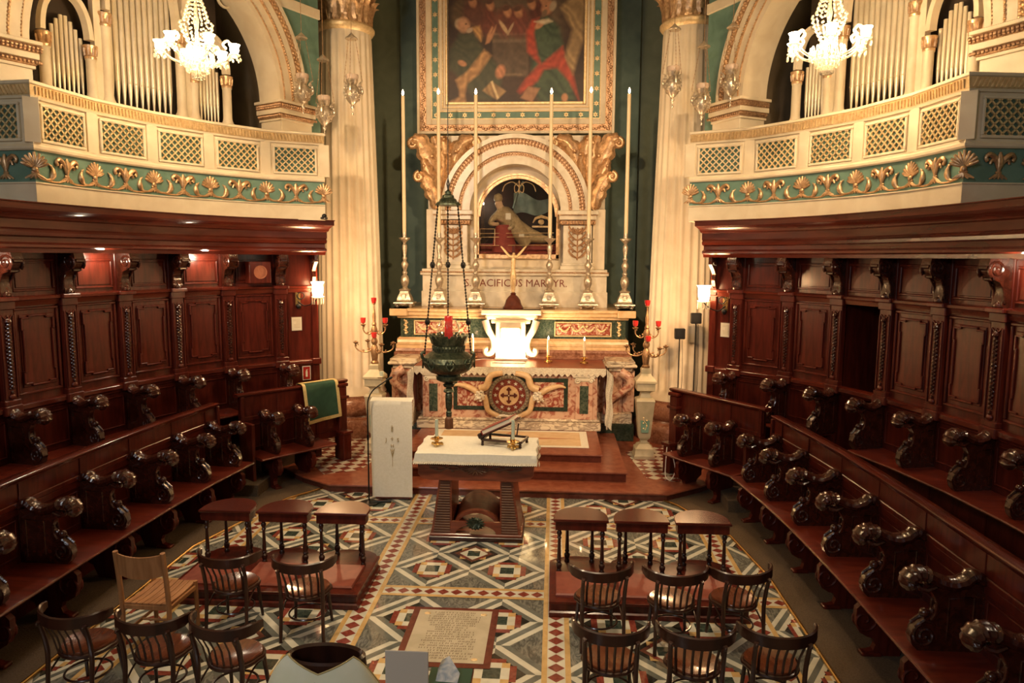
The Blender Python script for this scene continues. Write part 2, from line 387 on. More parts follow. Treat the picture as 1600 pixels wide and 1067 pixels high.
# carpeted surround of the marble
ring = MB()
struct('floor', fl, FM, smooth=False)
CO = MB(); CO.box(-9, 9, -2, 18, -.12, -.002)
struct('floor_slab', CO, carpet)
cr = MB()
RIM = [(-3.72, 2.6), (-3.73, 8.85), (-3.2, 10.80), (-2.66, 11.55)]; RIMR = [(3.64, 2.6), (3.65, 8.5), (3.50, 9.75), (2.98, 10.95), (2.70, 11.32)]
def carpet_strip(name, rim, xo, label):
    m = MB(); n = len(rim)
    for i in range(n - 1):
        a, b = rim[i], rim[i + 1]
        m.add([(a[0], a[1], .014), (b[0], b[1], .014), (xo, b[1], .014), (xo, a[1], .014)], [(0, 1, 2, 3)])
    a = rim[-1]; m.add([(a[0], a[1], .014), (a[0], 13.0, .014), (xo, 13.0, .014), (xo, a[1], .014)], [(0, 1, 2, 3)])
    return tag(part(name, m, carpet), label, 'carpet')
carpet_strip('carpet', RIM, -5.3, 'brown carpet strip before the stalls, beside the slatted beech chair')
carpet_strip('carpet', RIMR, 5.2, 'brown carpet strip before the stalls, on the stand-light side')
def edge_strip(rim, label):
    m = MB(); m.tube([(p[0], p[1], .016) for p in rim], .020, 10); tag(part('brass_edge_strip', m, brass), label, 'edging', 'brass edging of the marble floor')
edge_strip(RIM, 'brass strip edging the marble floor beside the slatted beech chair')
edge_strip(RIMR, 'brass strip edging the marble floor on the stand-light side')

# tomb slab
sl = thing('tomb_slab', 'cream inscribed tomb slab with dark red border set in the patterned floor', 'tomb slab', (-.02, 6.885, .005))
m = MB(); m.box(-.465, .465, -.575, .575, 0, .003); part('border', m, redstepd, sl)
m = MB(); m.box(-.395, .395, -.50, .515, .003, .006); part('inscribed_panel', m, slabm, sl)
m = MB(); m.cur = 0
rr = random.Random(3)
for i in range(21):
    y = .46 - i * .0445; hw = rr.choice((.17, .22, .27, .30, .24)); x = -hw
    while x < hw:
        w = rr.uniform(.008, .014)
        k = rr.random()
        if k < .4: m.box(x, x + .006, y - .012, y + .011, .006, .0066); m.box(x + .0045, x + w, y + .006, y + .011, .006, .0066)
        elif k < .7: m.box(x, x + w, y - .011, y - .006, .006, .0066); m.box(x + w - .0045, x + w, y - .006, y + .011, .006, .0066)
        elif k < .9: m.box(x, x + .006, y - .012, y + .012, .006, .0066)
        x += w + (.0075 if rr.random() < .8 else .022)
part('worn_lettering', m, ink, sl, smooth=False)
for x, y in ((-.30, .43), (.31, .43), (.30, -.44), (-.31, -.44)):
    m = MB(); m.lathe([(.001, .012), (.02, .01), (.032, .004), (.034, 0)], 0, 0, 0, 14, 1, .8); part('boss', m, goldl, sl, T(x, y, .006))

# ------------------------------------------------------------------ altar steps
AX = .15
def step_poly(name, poly, z0, z1, mats, nose=.02):
    m = MB(); n = len(poly)
    m.cur = 0; m.prism(poly, z0, z1 - .03, 'z')
    cx = sum(p[0] for p in poly) / n; cy = max(p[1] for p in poly)
    big = [(p[0] + (nose if p[0] > cx else -nose), p[1] - (nose if p[1] < cy - .3 else 0)) for p in poly]
    m.cur = 1; m.loft([[(p[0], p[1], z1 - .03) for p in big], [(p[0] + (.006 if p[0] > cx else -.006), p[1] - .006, z1 - .015) for p in big], [(p[0], p[1], z1) for p in big]])
    return struct(name, m, mats, angle=25)
P1 = [(-3.9, 16.4), (-3.9, 12.3), (-3.2, 11.62), (-2.62, 11.24), (2.84, 11.18), (3.44, 11.62), (4.1, 12.3), (4.1, 16.4)]
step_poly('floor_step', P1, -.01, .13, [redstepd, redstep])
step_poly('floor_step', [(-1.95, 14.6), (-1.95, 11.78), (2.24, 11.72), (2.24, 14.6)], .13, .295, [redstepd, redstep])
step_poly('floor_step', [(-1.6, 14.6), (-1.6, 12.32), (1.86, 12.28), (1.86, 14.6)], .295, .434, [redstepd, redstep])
# red and white chequer inlay of the platform sides
m = MB()
for sgn, pl in ((-1, [(-2.35, 12.05), (-2.05, 14.2), (-3.7, 14.6), (-3.7, 12.9), (-2.9, 11.75)]), (1, [(2.62, 11.95), (2.42, 13.6), (3.9, 14.6), (3.9, 12.9), (3.15, 11.78)])):
    def cc(poly):
        n = len(pl); ar = sum(pl[i][0] * pl[(i + 1) % n][1] - pl[(i + 1) % n][0] * pl[i][1] for i in range(n)); g = 1 if ar > 0 else -1
        for i in range(n):
            if not poly: return poly
            p, q = pl[i], pl[(i + 1) % n]; a, b = g * (q[1] - p[1]), -g * (q[0] - p[0]); poly = clip(poly, a, b, a * p[0] + b * p[1])
        return poly
    m.cur = 0; m.add([(p[0], p[1], .1315) for p in pl], [tuple(range(len(pl)))])
    h = .12
    for i in range(-40, 40):
        for j in range(-2, 60):
            x, y = i * 2 * h + (h if j % 2 else 0), 11.4 + j * h
            q = cc([(x - h, y), (x, y - h), (x + h, y), (x, y + h)])
            if q and len(q) > 2: m.cur = 1; m.add([(p[0], p[1], .132) for p in q], [tuple(range(len(q)))]) if (j % 2 == 0) else None
struct('floor_inlay', m, [fwhite, fred], smooth=False)
# rug in front of the altar
rg = thing('altar_rug', 'pale rug with a buff star and cream border on the top altar step', 'rug', (.2, 13.25, .436))
m = MB(); m.box(-1.47, 1.47, -.56, .66, 0, .008, .003); part('border', m, linen, rg)
m = MB(); m.box(-1.33, 1.33, -.45, .55, .008, .012); part('field', m, mat('rug_field', (.62, .43, .24), (.7, .52, .32), 5, .9), rg)
m = MB(); m.prism([(0, .5), (.25, .1), (1.25, .05), (.25, -.05), (0, -.4), (-.25, -.05), (-1.25, .05), (-.25, .1)], .012, .014, 'z'); part('star', m, mat('rug_star', (.45, .2, .1), None, rough=.9), rg)

# ------------------------------------------------------------------ choir stalls
WJ0 = [(3.60, 12.72), (4.02, 12.42), (4.68, 11.76), (5.16, 10.97), (5.49, 10.10), (5.73, 9.20), (5.91, 8.29), (6.01, 7.36), (6.05, 6.43), (6.07, 5.5)]
FB = [(4.52, 11.24), (4.56, 10.94), (4.67, 10.10), (4.75, 9.14), (4.79, 8.17), (4.81, 7.17), (4.81, 6.17), (4.81, 5.2), (4.81, 4.25)]
ZP, ZS, ZD, ZU, ZT, ZC = .66, 1.25, 1.93, 3.30, 3.87, 4.48

def sweep2(s, prof, path, nrm, ext):
    # like sweep, but the first end splays outwards like a mitred return
    dx, dy = path[0][0] - path[1][0], path[0][1] - path[1][1]; l = math.hypot(dx, dy)
    s.sweep(prof, path, nrm); k = len(s.v) - len(prof) * len(path)
    for i, (d, z) in enumerate(prof): x, y, zz = s.v[k + i]; s.v[k + i] = (x + dx / l * ext * d, y + dy / l * ext * d, zz)
MB.sweep2 = sweep2
# shared meshes in the joint frame: x along the row, y towards the aisle, z up
def mk_arm():
    m = MB(); dep = .60
    pr = [(0, 0), (0, .58), (.10, .59), (.30, .545), (.44, .585), (.50, .56), (.455, .52), (.415, .46), (.395, .40), (.41, .34), (.46, .285), (.53, .245), (.585, .19), (.61, .12), (.59, .05), (.54, 0)]
    m.prism([(y, z) for y, z in pr], -.038, .038, 'x')
    path = crom([(0, 0, .60), (0, .06, .645), (0, .11, .655), (0, .17, .605), (0, .28, .575), (0, .39, .60), (0, .49, .645), (0, .565, .66), (0, .625, .635), (0, .645, .585), (0, .615, .55)], 4)
    n = len(path); rad = [(.045 + .014 * (i / n) + (.008 * abs(math.sin(i * .9)) if i < n * .55 else .014 * abs(math.sin(i * 1.25)))) * (1 if i < n - 3 else .8) for i in range(n)]
    m.tube(path, rad, 10, flat=1.55)
    for k in range(5):                      # carved lobes on the front of the armrest
        a = -1.0 + k * .5
        m.tube([(a * .055, .46 - .02 * abs(a), .66 - .02 * abs(a)), (a * .06, .56, .69 - .022 * abs(a)), (a * .055, .64, .665 - .02 * abs(a)), (a * .05, .675, .60)], [.012, .022, .022, .014], 6)
    for x in (-.05, .05):
        m.tube([(x, .42, .56), (x * 1.05, .50, .53), (x, .56, .545), (x, .585, .58)], [.012, .02, .02, .012], 6)
    m.ball(0, .485, .315, .042, 10); m.ball(0, .425, .33, .03, 8)
    for x in (-.04, .04):
        m.tube([(x, p[0], p[2]) for p in spiral(.49, .135, .105, 1.7, 1.2, -1, 26)], .015, 6)
        m.tube([(x, .40, .42), (x, .405, .33), (x, .44, .27)], .016, 6); m.tube([(x, .09, .07), (x, .09, .48), (x, .30, .46), (x, .30, .10)], .010, 5)
        m.tube([(x, .58, .21), (x, .50, .27), (x, .42, .24)], [.012, .018, .01], 6)
    return m
def mk_leg(h):
    m = MB()
    m.prism([(0, h - .04), (.60, h - .04), (.64, h - .08), (.645, h * .62), (.60, h * .44), (.52, h * .36), (.46, h * .34), (.43, h * .22), (.45, h * .12), (.51, .05), (.55, .035), (.55, 0), (.18, 0), (.18, .04), (.12, h * .3), (0, h * .4)], -.035, .035, 'x')
    for x in (-.037, .037): m.tube([(x, p[0], p[2]) for p in spiral(.56, h * .66, h * .24, 1.4, 2.2, 1, 20)], .014, 6)
    m.box(-.055, .055, .36, .57, 0, .045, .012)
    return m
def mk_mould(m, w, h, z0, y, t=.022, q=.03):        # a picture-frame moulding lying on the board
    for a, b, c, d in ((-w / 2, w / 2, z0, z0 + q), (-w / 2, w / 2, z0 + h - q, z0 + h), (-w / 2, -w / 2 + q, z0 + q, z0 + h - q), (w / 2 - q, w / 2, z0 + q, z0 + h - q)):
        m.box(a, b, y, y + t, c, d, .009)
def ear_frame(m, w, h, z0, y, q=.022, e=.045):        # stepped inner moulding with eared top and bottom
    a, b = w / 2, z0 + h; e *= .6; g = a * .55; n1, n2 = z0 + .2 * h, b - .2 * h
    pts = [(-a, z0 + e), (-g, z0 + e), (-g, z0), (g, z0), (g, z0 + e), (a, z0 + e), (a, n1), (a - e * .7, n1), (a - e * .7, n2), (a, n2), (a, b - e), (g, b - e), (g, b), (-g, b), (-g, b - e), (-a, b - e), (-a, n2), (-a + e * .7, n2), (-a + e * .7, n1), (-a, n1)]
    for i in range(len(pts)):
        p, r = pts[i], pts[(i + 1) % len(pts)]; x0, x1 = sorted((p[0], r[0])); zz0, zz1 = sorted((p[1], r[1]))
        m.box(x0 - q / 2, x1 + q / 2, y, y + .022, zz0 - q / 2, zz1 + q / 2, .006)
_sh = {}
def shared(key, fn, mats, parent, M, name=None, angle=35):
    if key in _sh:
        o = _sh[key].copy(); COL.objects.link(o); o.parent = parent; o.matrix_local = M; return o
    o = part(name or key, fn(), mats, parent, M, angle); _sh[key] = o; return o
def mk_pilaster():
    m = MB(); h = ZU - ZD
    m.box(-.105, .105, 0, .085, 0, h, .006); m.box(-.125, .125, 0, .12, -.07, .055, .012); m.box(-.115, .115, 0, .105, .05, .12, .01); m.box(-.125, .125, 0, .105, h - .13, h - .02, .01); m.box(-.14, .14, 0, .155, h - .03, h + .03, .012); m.box(-.105, .105, 0, .03, h, ZT - ZD, .005)
    for x in (-.085, .085): m.box(x - .012, x + .012, .085, .10, .14, h - .2, .005)
    m.tube([(-.07, .09, h - .2), (-.03, .09, h - .235), (0, .09, h - .205), (.03, .09, h - .235), (.07, .09, h - .2)], .010, 5)
    m.ball(0, .095, .16, .045, 8, 1, .5, .8)
    return m
def mk_garland():
    m = MB(); h = ZU - ZD; n = 17
    m.lathe([(.012, 0), (.04, .02), (.035, .05), (.015, .07)], 0, .062, h - .30, 8)
    for i in range(n):
        z = h - .32 - i * (h - .56) / n; k = 1 - .45 * abs(i / n - .35)
        m.ball(0, .068, z, .027 * k, 6, 1, .9, 1.2)
        for sx in (-1, 1): m.ball(sx * .026 * k, .060, z - .02, .020 * k, 6, 1.1, .8, 1.1)
    m.ball(0, .06, .215, .016, 6, 1, 1, 1.6)
    return m
def mk_bracket():
    m = MB(); z0 = ZU - .02; H = ZT - z0
    pr = [(0, H), (.30, H), (.315, H - .06), (.30, H - .15), (.245, H - .22), (.17, H - .235), (.125, H - .29), (.105, H - .36), (.115, .14), (.125, .09), (.095, .02), (.05, 0), (0, .02)]
    m.prism([(y, z0 + z) for y, z in pr], -.078, .078, 'x')
    for x in (-.08, .08):
        m.tube([(x, p[0], p[2]) for p in spiral(.215, z0 + H - .12, .105, 1.6, -.9, 1, 24)], .016, 6)
        m.tube([(x, .245, z0 + H - .22), (x, .165, z0 + H - .25), (x, .11, z0 + H - .36), (x, .10, z0 + .1)], .014, 6)
    m.ball(0, .10, z0 + .075, .055, 9, 1.1, .9, .9); m.ball(0, .085, z0 + .02, .03, 7)
    m.tube([(-.06, .30, z0 + H - .10), (.06, .30, z0 + H - .10)], .03, 7); m.tube([(-.05, .24, z0 + H - .225), (.05, .24, z0 + H - .225)], .022, 7)
    return m
BAYW = .93
def mk_wallpanel():
    m = MB(); h = ZU - ZD; w = BAYW - .22
    m.box(-w / 2, w / 2, 0, .02, 0, h)
    mk_mould(m, w - .06, h - .26, .14, .02, .026, .035)
    m.box(-w / 2 + .11, w / 2 - .11, .02, .034, .23, h - .21, .01)
    ear_frame(m, w - .25, h - .48, .25, .034)
    return m
def mk_frieze():
    m = MB(); w = BAYW - .22; h = ZT - ZU - .04
    m.box(-w / 2, w / 2, 0, .015, 0, h); mk_mould(m, w - .10, h - .12, .06, .015, .025, .03); m.box(-w / 2 + .10, w / 2 - .10, .015, .027, .11, h - .11, .008)
    return m
def mk_lower():
    m = MB(); w = BAYW - .02; h = ZD - ZP
    m.box(-w / 2, w / 2, 0, .02, 0, h); mk_mould(m, w - .14, .46, ZD - ZP - .60, .02, .02, .022); m.box(-w / 2, w / 2, .02, .04, h - .09, h - .02, .01)
    return m
def side_pts(pts, s, ox, dy): return [(ox + s * x, y + dy) for x, y in pts]
def quad_seat(a, b, va, vb, dep, z, t=.045):
    m = MB(); A = Vector((*a, 0)); B = Vector((*b, 0)); VA = Vector((va[0], va[1], 0)); VB = Vector((vb[0], vb[1], 0))
    rings = []
    for d, dz in ((0, 0), (dep * .9, 0), (dep - .012, -.004), (dep, -.018), (dep - .006, -.034), (dep - .02, -t), (0, -t)):
        pass
    prof = [(.0, 0), (dep - .03, 0), (dep - .008, -.006), (dep, -.02), (dep - .008, -.036), (dep - .03, -t), (0, -t)]
    m.loft([[tuple(A + VA * d + Vector((0, 0, z + dz))) for d, dz in prof], [tuple(B + VB * d + Vector((0, 0, z + dz))) for d, dz in prof]])
    return m
LR = {1: 'beside the black stand lights', -1: 'beside the green cloth'}
def bench_row(s, pts, z0, hb, root, zs, dep=.60, skip=(), end_first=True, backs=True, legs=True, arm_skip=()):
    # pts: back line in world plan, ordered from the altar end to the nave end
    side = 1 if s < 0 else -1
    nr = plan_normals(pts, side)
    nr = [(x, y, 1) for x, y, k in nr]
    # make sure normals look to the aisle
    if (nr[3][0] > 0) == (s > 0): nr = [(-x, -y, 1) for x, y, k in nr]
    for i, p in enumerate(pts):
        M = frame_m(p, nr[i][:2])
        if i not in arm_skip: shared('arm', mk_arm, woodcar, root, T(0, 0, zs) @ M @ S3(1, dep / .60, 1), 'arm')
        if legs and i not in arm_skip: shared('support', lambda: mk_leg(.57), wood, root, T(0, 0, z0) @ M @ S3(1, dep / .60, 1), 'support')
    for i in range(len(pts) - 1):
        if i in skip: continue
        a, b = pts[i], pts[i + 1]
        part('seat', quad_seat(a, b, nr[i], nr[i + 1], dep + .06, zs), woodred, root)
        if backs:
            mx, my = (a[0] + b[0]) / 2, (a[1] + b[1]) / 2; dx, dy = b[0] - a[0], b[1] - a[1]; w = math.hypot(dx, dy)
            v = (nr[i][0] + nr[i + 1][0], nr[i][1] + nr[i + 1][1]); q = MB()
            q.box(-w / 2, w / 2, -.05, 0, zs - .05, hb - .03)
            q.box(-w / 2, w / 2, -.05, -.02, z0, zs - .05)
            q.box(-w / 2, w / 2, 0, .022, zs + .60, zs + .66, .008); q.box(-w / 2, w / 2, 0, .014, zs + .52, zs + .60, .005)
            if w > .5: mk_mould(q, w - .16, .40, zs + .08, 0, .014, .018)
            q.box(-w / 2 - .012, -w / 2 + .012, 0, .012, zs + .66, hb - .05, .004)
            part('back_panel', q, wood, root, frame_m((mx, my), v))
    return nr, zs

def build_side(s):
    WJ = [(3.53, 12.77) if s < 0 else (3.69, 12.66)] + WJ0[1:]
    ox, dy = (.12, -.03) if s > 0 else (.12, .10)
    oxf, dyf = (-.05, 0) if s > 0 else (-.06, .16)
    W = side_pts(WJ, s, ox, dy); F = [(1 + (x - 1) * .952, y * .952) for x, y in side_pts(FB, s, oxf, dyf)]
    near = 'with the dark doorway in it' if s > 0 else 'with the round wall speaker on it'
    # ---- front row
    root = thing('choir_bench', 'long front row of choir stalls with scrolled arms, ' + ('facing the slatted beech chair from across' if s > 0 else 'closest to the slatted beech chair'), 'choir stalls', (0, 0, 0))
    nr, zs = bench_row(s, F, 0, 1.537, root, .613, dep=.57, arm_skip=(0,))
    side = 1 if s < 0 else -1
    q = MB(); q.sweep([(-.10, 1.502), (-.10, 1.522), (-.085, 1.537), (.035, 1.537), (.05, 1.527), (.05, 1.512), (.035, 1.497), (.03, 1.477), (-.07, 1.477)], F, nr); part('top_rail', q, woodh, root, angle=50)
    q = MB(); M = frame_m(F[0], nr[0][:2]); q.T = M; q.box(-.03, .03, -.06, .04, 0, 1.48, .008); part('end_panel', q, wood, root)
    # ---- raised dais of the rear row
    q = MB(); inner = [(p[0] - n[0] * .055, p[1] - n[1] * .055) for p, n in zip(F, nr)]
    wv = [W[0], W[1], W[2], W[3], W[4], W[5], W[6], W[7], W[8], W[9]]
    poly = inner + [(W[9][0], F[-1][1])] + wv[::-1]
    q.prism(poly, 0, ZP, 'z'); struct('floor_dais', q, carpet)
    # carpeted steps up to the dais between the benches
    e = F[0]
    q = MB(); q.box(min(e[0], e[0] - s * .62), max(e[0], e[0] - s * .62), e[1] + .02, e[1] + .75, 0, .2, .01); q.box(min(e[0], e[0] - s * .28), max(e[0], e[0] - s * .28), e[1] + .02, e[1] + .75, .2, .42, .01)
    struct('floor_stair', q, carpet)
    # ---- rear row
    root = thing('choir_bench', 'raised rear row of choir stalls below the panelling ' + near, 'choir stalls', (0, 0, 0))
    bench_row(s, W[1:], ZP, 0, root, ZS, dep=.52, backs=False, legs=False, skip=((2,) if s > 0 else ()))
    q = MB()
    for i in range(1, 9):
        if s > 0 and i == 3: continue
        shared('lower_panel', mk_lower, wood, root, frame_m(((W[i][0] + W[i + 1][0]) / 2, (W[i][1] + W[i + 1][1]) / 2), nrm_in(W[i], W[i + 1], s)) @ T(0, .012, ZP), 'back_panel')
    # ---- panelled wall
    root = thing('choir_panelling', 'tall carved wall panelling with cornice ' + near, 'wall panelling', (0, 0, 0))
    nw = plan_normals(W, 1)
    if (nw[3][0] > 0) == (s > 0): nw = plan_normals(W, -1)
    for i in range(9):
        a, b = W[i], W[i + 1]; v = nrm_in(a, b, s); mid = ((a[0] + b[0]) / 2, (a[1] + b[1]) / 2); w = math.hypot(b[0] - a[0], b[1] - a[1])
        M = frame_m(mid, v); q = MB(); door = (s > 0 and i == 3)
        if not door: q.box(-w / 2 - .02, w / 2 + .02, -.10, .012, ZP, ZT)
        else: q.box(-w / 2 - .02, w / 2 + .02, -.10, .012, ZU - .05, ZT)
        part('board', q, wood, root, M)
        if i > 0:
            if not door: shared('wall_panel', mk_wallpanel, wood, root, M @ T(.0, .012, ZD), 'panel')
            shared('frieze_panel', mk_frieze, wood, root, M @ T(.0, .012, ZU + .02), 'frieze_panel')
    for i in range(1, 10):
        M = frame_m(W[i], nw[i][:2])
        p = shared('pilaster', mk_pilaster, wood, root, M @ T(0, .012, ZD), 'pilaster')
        shared('garland', mk_garland, woodcar, p, T(0, .036, 0), 'garland')
        shared('bracket', mk_bracket, woodcar, root, M @ T(0, .01, 0), 'bracket')
    q = MB(); q.sweep([(0, ZD - .07), (.05, ZD - .07), (.06, ZD - .045), (.09, ZD - .03), (.09, ZD + .02), (.07, ZD + .04), (0, ZD + .05)], W, nw); part('dado_moulding', q, woodh, root, angle=40)
    q = MB(); q.sweep([(0, ZU - .10), (.06, ZU - .10), (.075, ZU - .05), (.085, ZU - .03), (.12, ZU - .02), (.125, ZU + .012), (.09, ZU + .025), (0, ZU + .03)], W, nw); part('upper_moulding', q, woodh, root, angle=40)
    q = MB(); q.sweep2([(0, ZT), (.30, ZT), (.31, ZT + .05), (.335, ZT + .07), (.335, ZT + .10), (.30, ZT + .13), (.30, ZT + .19), (.335, ZT + .21), (.345, ZT + .25), (.33, ZT + .28), (.345, ZT + .30), (.345, ZT + .40), (.38, ZT + .42), (.40, ZT + .46), (.46, ZT + .50), (.50, ZT + .52), (.50, ZT + .59), (.52, ZT + .60), (.52, ZC), (0, ZC)], W, nw, .42 if s > 0 else .55); part('cornice', q, woodh, root, angle=30)
    # end of the panelling towards the altar
    v = nw[0]; M = frame_m(W[0], v[:2]); q = MB(); q.T = M
    x0, x1 = (-.03, .09) if s > 0 else (-.09, .03)
    q.box(min(x0, x1), max(x0, x1), -.16, .06, .13, ZT, .01); q.box(min(x0, x1) - .02, max(x0, x1) + .02, -.16, .11, ZD - .05, ZD + .06, .01); q.box(min(x0, x1) - .015, max(x0, x1) + .015, -.16, .10, ZU - .08, ZU + .03, .01)
    part('end_panel', q, wood, root)
    q = MB(); q.T = M; q.prism([(.06, ZU + .04), (.12, ZU + .08), (.16, ZU + .18), (.13, ZU + .28), (.2, ZU + .36), (.30, ZU + .45), (.30, ZT), (.06, ZT)], -.03, .03, 'x')
    for x in (-.035, .035): q.tube([(x, p[0], p[2]) for p in spiral(.19, ZU + .44, .07, 1.5, 0, 1, 20)], .014, 6)
    part('end_bracket', q, woodcar, root)
    if s > 0:      # doorway in the fourth bay
        a, b = W[3], W[4]; M = frame_m(((a[0] + b[0]) / 2, (a[1] + b[1]) / 2), nrm_in(a, b, s)); q = MB(); q.T = M; w = .72
        q.box(-w / 2 - .08, w / 2 + .08, -.75, -.70, ZP, ZU); q.box(-w / 2 - .10, -w / 2 - .04, -.75, -.05, ZP, ZU); q.box(w / 2 + .04, w / 2 + .10, -.75, -.05, ZP, ZU); q.box(-w / 2 - .1, w / 2 + .1, -.75, -.05, ZU - .05, ZU)
        for z in (ZP + .15, ZP + 1.25): mk_mould(q, w - .1, .95, z, -.70, .02, .03)
        struct('door_1', q, wood)
    # lamps hidden behind the cornice light single frieze panels
    for i in ((4, 2, 6) if s < 0 else (6, 8)):
        a, b = W[i], W[i + 1]; v = nrm_in(a, b, s); c = Vector(((a[0] + b[0]) / 2 + v[0] * .27, (a[1] + b[1]) / 2 + v[1] * .27, ZT - .06)); light('frieze_lamp', 'POINT', c, 10.0, (1, .86, .60), .05)
    return W, F, nw
def nrm_in(a, b, s):
    dx, dy = b[0] - a[0], b[1] - a[1]; l = math.hypot(dx, dy); n = (-dy / l, dx / l)
    if (n[0] > 0) == (s > 0): n = (-n[0], -n[1])
    return n
WR, FR, NWR = build_side(1)
WL, FL, NWL = build_side(-1)

# short benches set diagonally beside the altar steps
def short_bench(s, a, b, label):
    # a: altar end of the back line, b: nave end
    root = thing('choir_bench', label, 'choir stalls', (0, 0, 0))
    L = math.hypot(b[0] - a[0], b[1] - a[1]); n = nrm_in(a, b, s); h = 1.60; sd = .54
    M = frame_m(((a[0] + b[0]) / 2, (a[1] + b[1]) / 2), n)
    # +x of the frame runs: for s>0 towards the altar end, for s<0 towards the nave end
    e = 1 if s > 0 else -1          # x sign of the altar end
    q = MB(); q.box(-L / 2, L / 2, -.06, 0, .55, h - .03); q.box(-L / 2, L / 2, 0, .02, 1.13, 1.20, .008)
    for k in range(3): q.box(-L / 2 + L * k / 3 - .012, -L / 2 + L * k / 3 + .012, 0, .012, 1.20, h - .06, .004)
    for k in range(3): q.T = T(-L / 2 + L * (k + .5) / 3, 0, 0); mk_mould(q, L / 3 - .14, .40, .66, 0, .014, .018)
    q.T = None; part('back_panel', q, wood, root, M)
    q = MB(); q.prism([(-.11, h - .035), (-.10, h - .01), (-.08, h), (.04, h), (.06, h - .01), (.06, h - .03), (.03, h - .06), (-.08, h - .06)], -L / 2 - .06, L / 2 + .06, 'x'); part('top_rail', q, woodh, root, M, 50)
    xs = [e * (L / 2 - .67), e * (L / 2 - 1.35)] if s > 0 else [e * (L / 2 - 1.01), e * (L / 2 - 1.64)]
    for x in xs:
        shared('arm', mk_arm, woodcar, root, M @ T(x, 0, .60) @ S3(1, .86, 1)); shared('support', lambda: mk_leg(.57), wood, root, M @ T(x, 0, 0) @ S3(1, .86, 1))
    q = MB(); x0, x1 = sorted((e * (L / 2 - (.35 if s > 0 else .56)), -e * (L / 2 - .06))); q.prism([(0, .60), (sd, .60), (sd + .022, .594), (sd + .03, .58), (sd + .022, .564), (sd, .555), (0, .555)], x0, x1, 'x'); part('seat', q, woodred, root, M)
    q = MB(); x = -e * (L / 2 - .03); q.box(x - .03, x + .03, -.07, .36, 0, 1.14, .008); q.box(x - .03, x + .03, -.07, .05, 1.14, h - .05, .008); part('end_panel', q, wood, root, M)
    q = MB(); x0, x1 = sorted((e * (L / 2), e * (L / 2 - .17)))
    q.box(x0, x1, -.07, .10, .13, h - .12, .01); q.box(x0 - .03, x1 + .03, -.10, .14, h - .34, h - .29, .01); q.box(x0 - .02, x1 + .02, -.09, .26, .62, .67, .01); q.box(x0, x1, -.07, .22, .13, .62, .01); q.box(x0 - .03, x1 + .03, -.1, .12, h - .12, h - .06, .012)
    part('end_pier', q, wood, root, M)
    return root, M, L, e
SBR = short_bench(1, (3.12, 12.50), (4.22, 10.94), 'short choir bench in front of the black stand lights beside the altar steps')
SBL = short_bench(-1, (-2.86, 12.85), (-4.12, 11.27), 'short choir bench with the green cloth over its back')
# ------------------------------------------------------------------ apse walls
m = MB(); m.box(-5.2, 5.5, 17.42, 17.6, 0, 12); struct('wall_back', m, greenw)
m = MB()
for x0, x1 in ((-2.60, -1.95), (2.18, 2.85)): m.box(x0 - .06, x1 + .06, 17.28, 17.43, .13, 12)
struct('trim_1', m, greenp)
CX = ((-3.32, 15.0), (3.63, 15.0))
def mk_shaft():
    m = MB(); rings = []; nf = 24
    def ring(r, z, d):
        out = []
        for k in range(nf):
            for j in range(6):
                a = (k + j / 6) * 2 * PI / nf; q = 0 if j in (0, 1) else math.sin((j - 1) / 5 * PI)
                rr = r * (1 - d * q); out.append((rr * math.cos(a), rr * math.sin(a), z))
        return out
    rings.append(ring(.735, .98, 0)); rings.append(ring(.70, 1.06, 0)); rings.append(ring(.685, 1.12, .0)); rings.append(ring(.682, 1.2, .075))
    for k in range(9): z = 1.2 + (7.0) * (k + 1) / 9; t = (z - 1.2) / 7.2; rings.append(ring(.682 - .155 * t ** 1.3, z, .075))
    rings.append(ring(.525, 8.28, 0)); rings.append(ring(.525, 8.34, 0)); m.loft(rings); return m
def mk_colbase(): return MB().lathe([(.88, .13), (.90, .22), (.905, .32), (.89, .44), (.85, .50), (.77, .53), (.75, .57), (.80, .62), (.825, .70), (.82, .82), (.78, .90), (.74, .93), (.735, .98)], seg=40)
def mk_cap():
    m = MB(); m.lathe([(.54, 8.44), (.52, 8.6), (.53, 8.9), (.62, 9.3), (.74, 9.6), (.74, 9.9)], seg=28)
    for k in range(12): acanthus(m, RZ(k * PI / 6) @ T(0, .50, 8.44), .52, .27, .30, .05, 4)
    for k in range(12): acanthus(m, RZ((k + .5) * PI / 6) @ T(0, .51, 8.5), .92, .25, .34, .05, 5)
    for k in range(12):
        M = RZ(k * PI / 6) @ T(0, .56, 8.86); T0 = m.T; m.T = M; m.tube([(0, 0, 0), (0, .03, .2), (.05, .08, .32)], [.03, .03, .02], 6); m.T = T0
    for k in range(8):
        T0 = m.T; m.T = RZ(k * PI / 4 + PI / 8) @ T(0, .72, 9.3); m.tube(spiral(0, 0, .13, 1.5, 0, 1, 20), .04, 6); m.T = T0
    return m
def mk_neck(): return MB().lathe([(.53, 8.30), (.565, 8.33), (.60, 8.38), (.60, 8.42), (.57, 8.46), (.53, 8.46)], seg=36)
for i, (x, y) in enumerate(CX):
    o = thing('fluted_column', 'tall fluted cream column with gilded capital and dark round base, ' + ('behind the green cloth' if i == 0 else 'behind the two black stand lights'), 'column', (x, y, 0), 0, 'chancel columns')
    shared('colbase', mk_colbase, rosso, o, Matrix(), 'base'); shared('shaft', mk_shaft, plaster, o, Matrix(), 'shaft', 50); shared('neck', mk_neck, goldl, o, Matrix(), 'neck_ring'); shared('cap', mk_cap, goldr if False else gold, o, Matrix(), 'capital', 50)

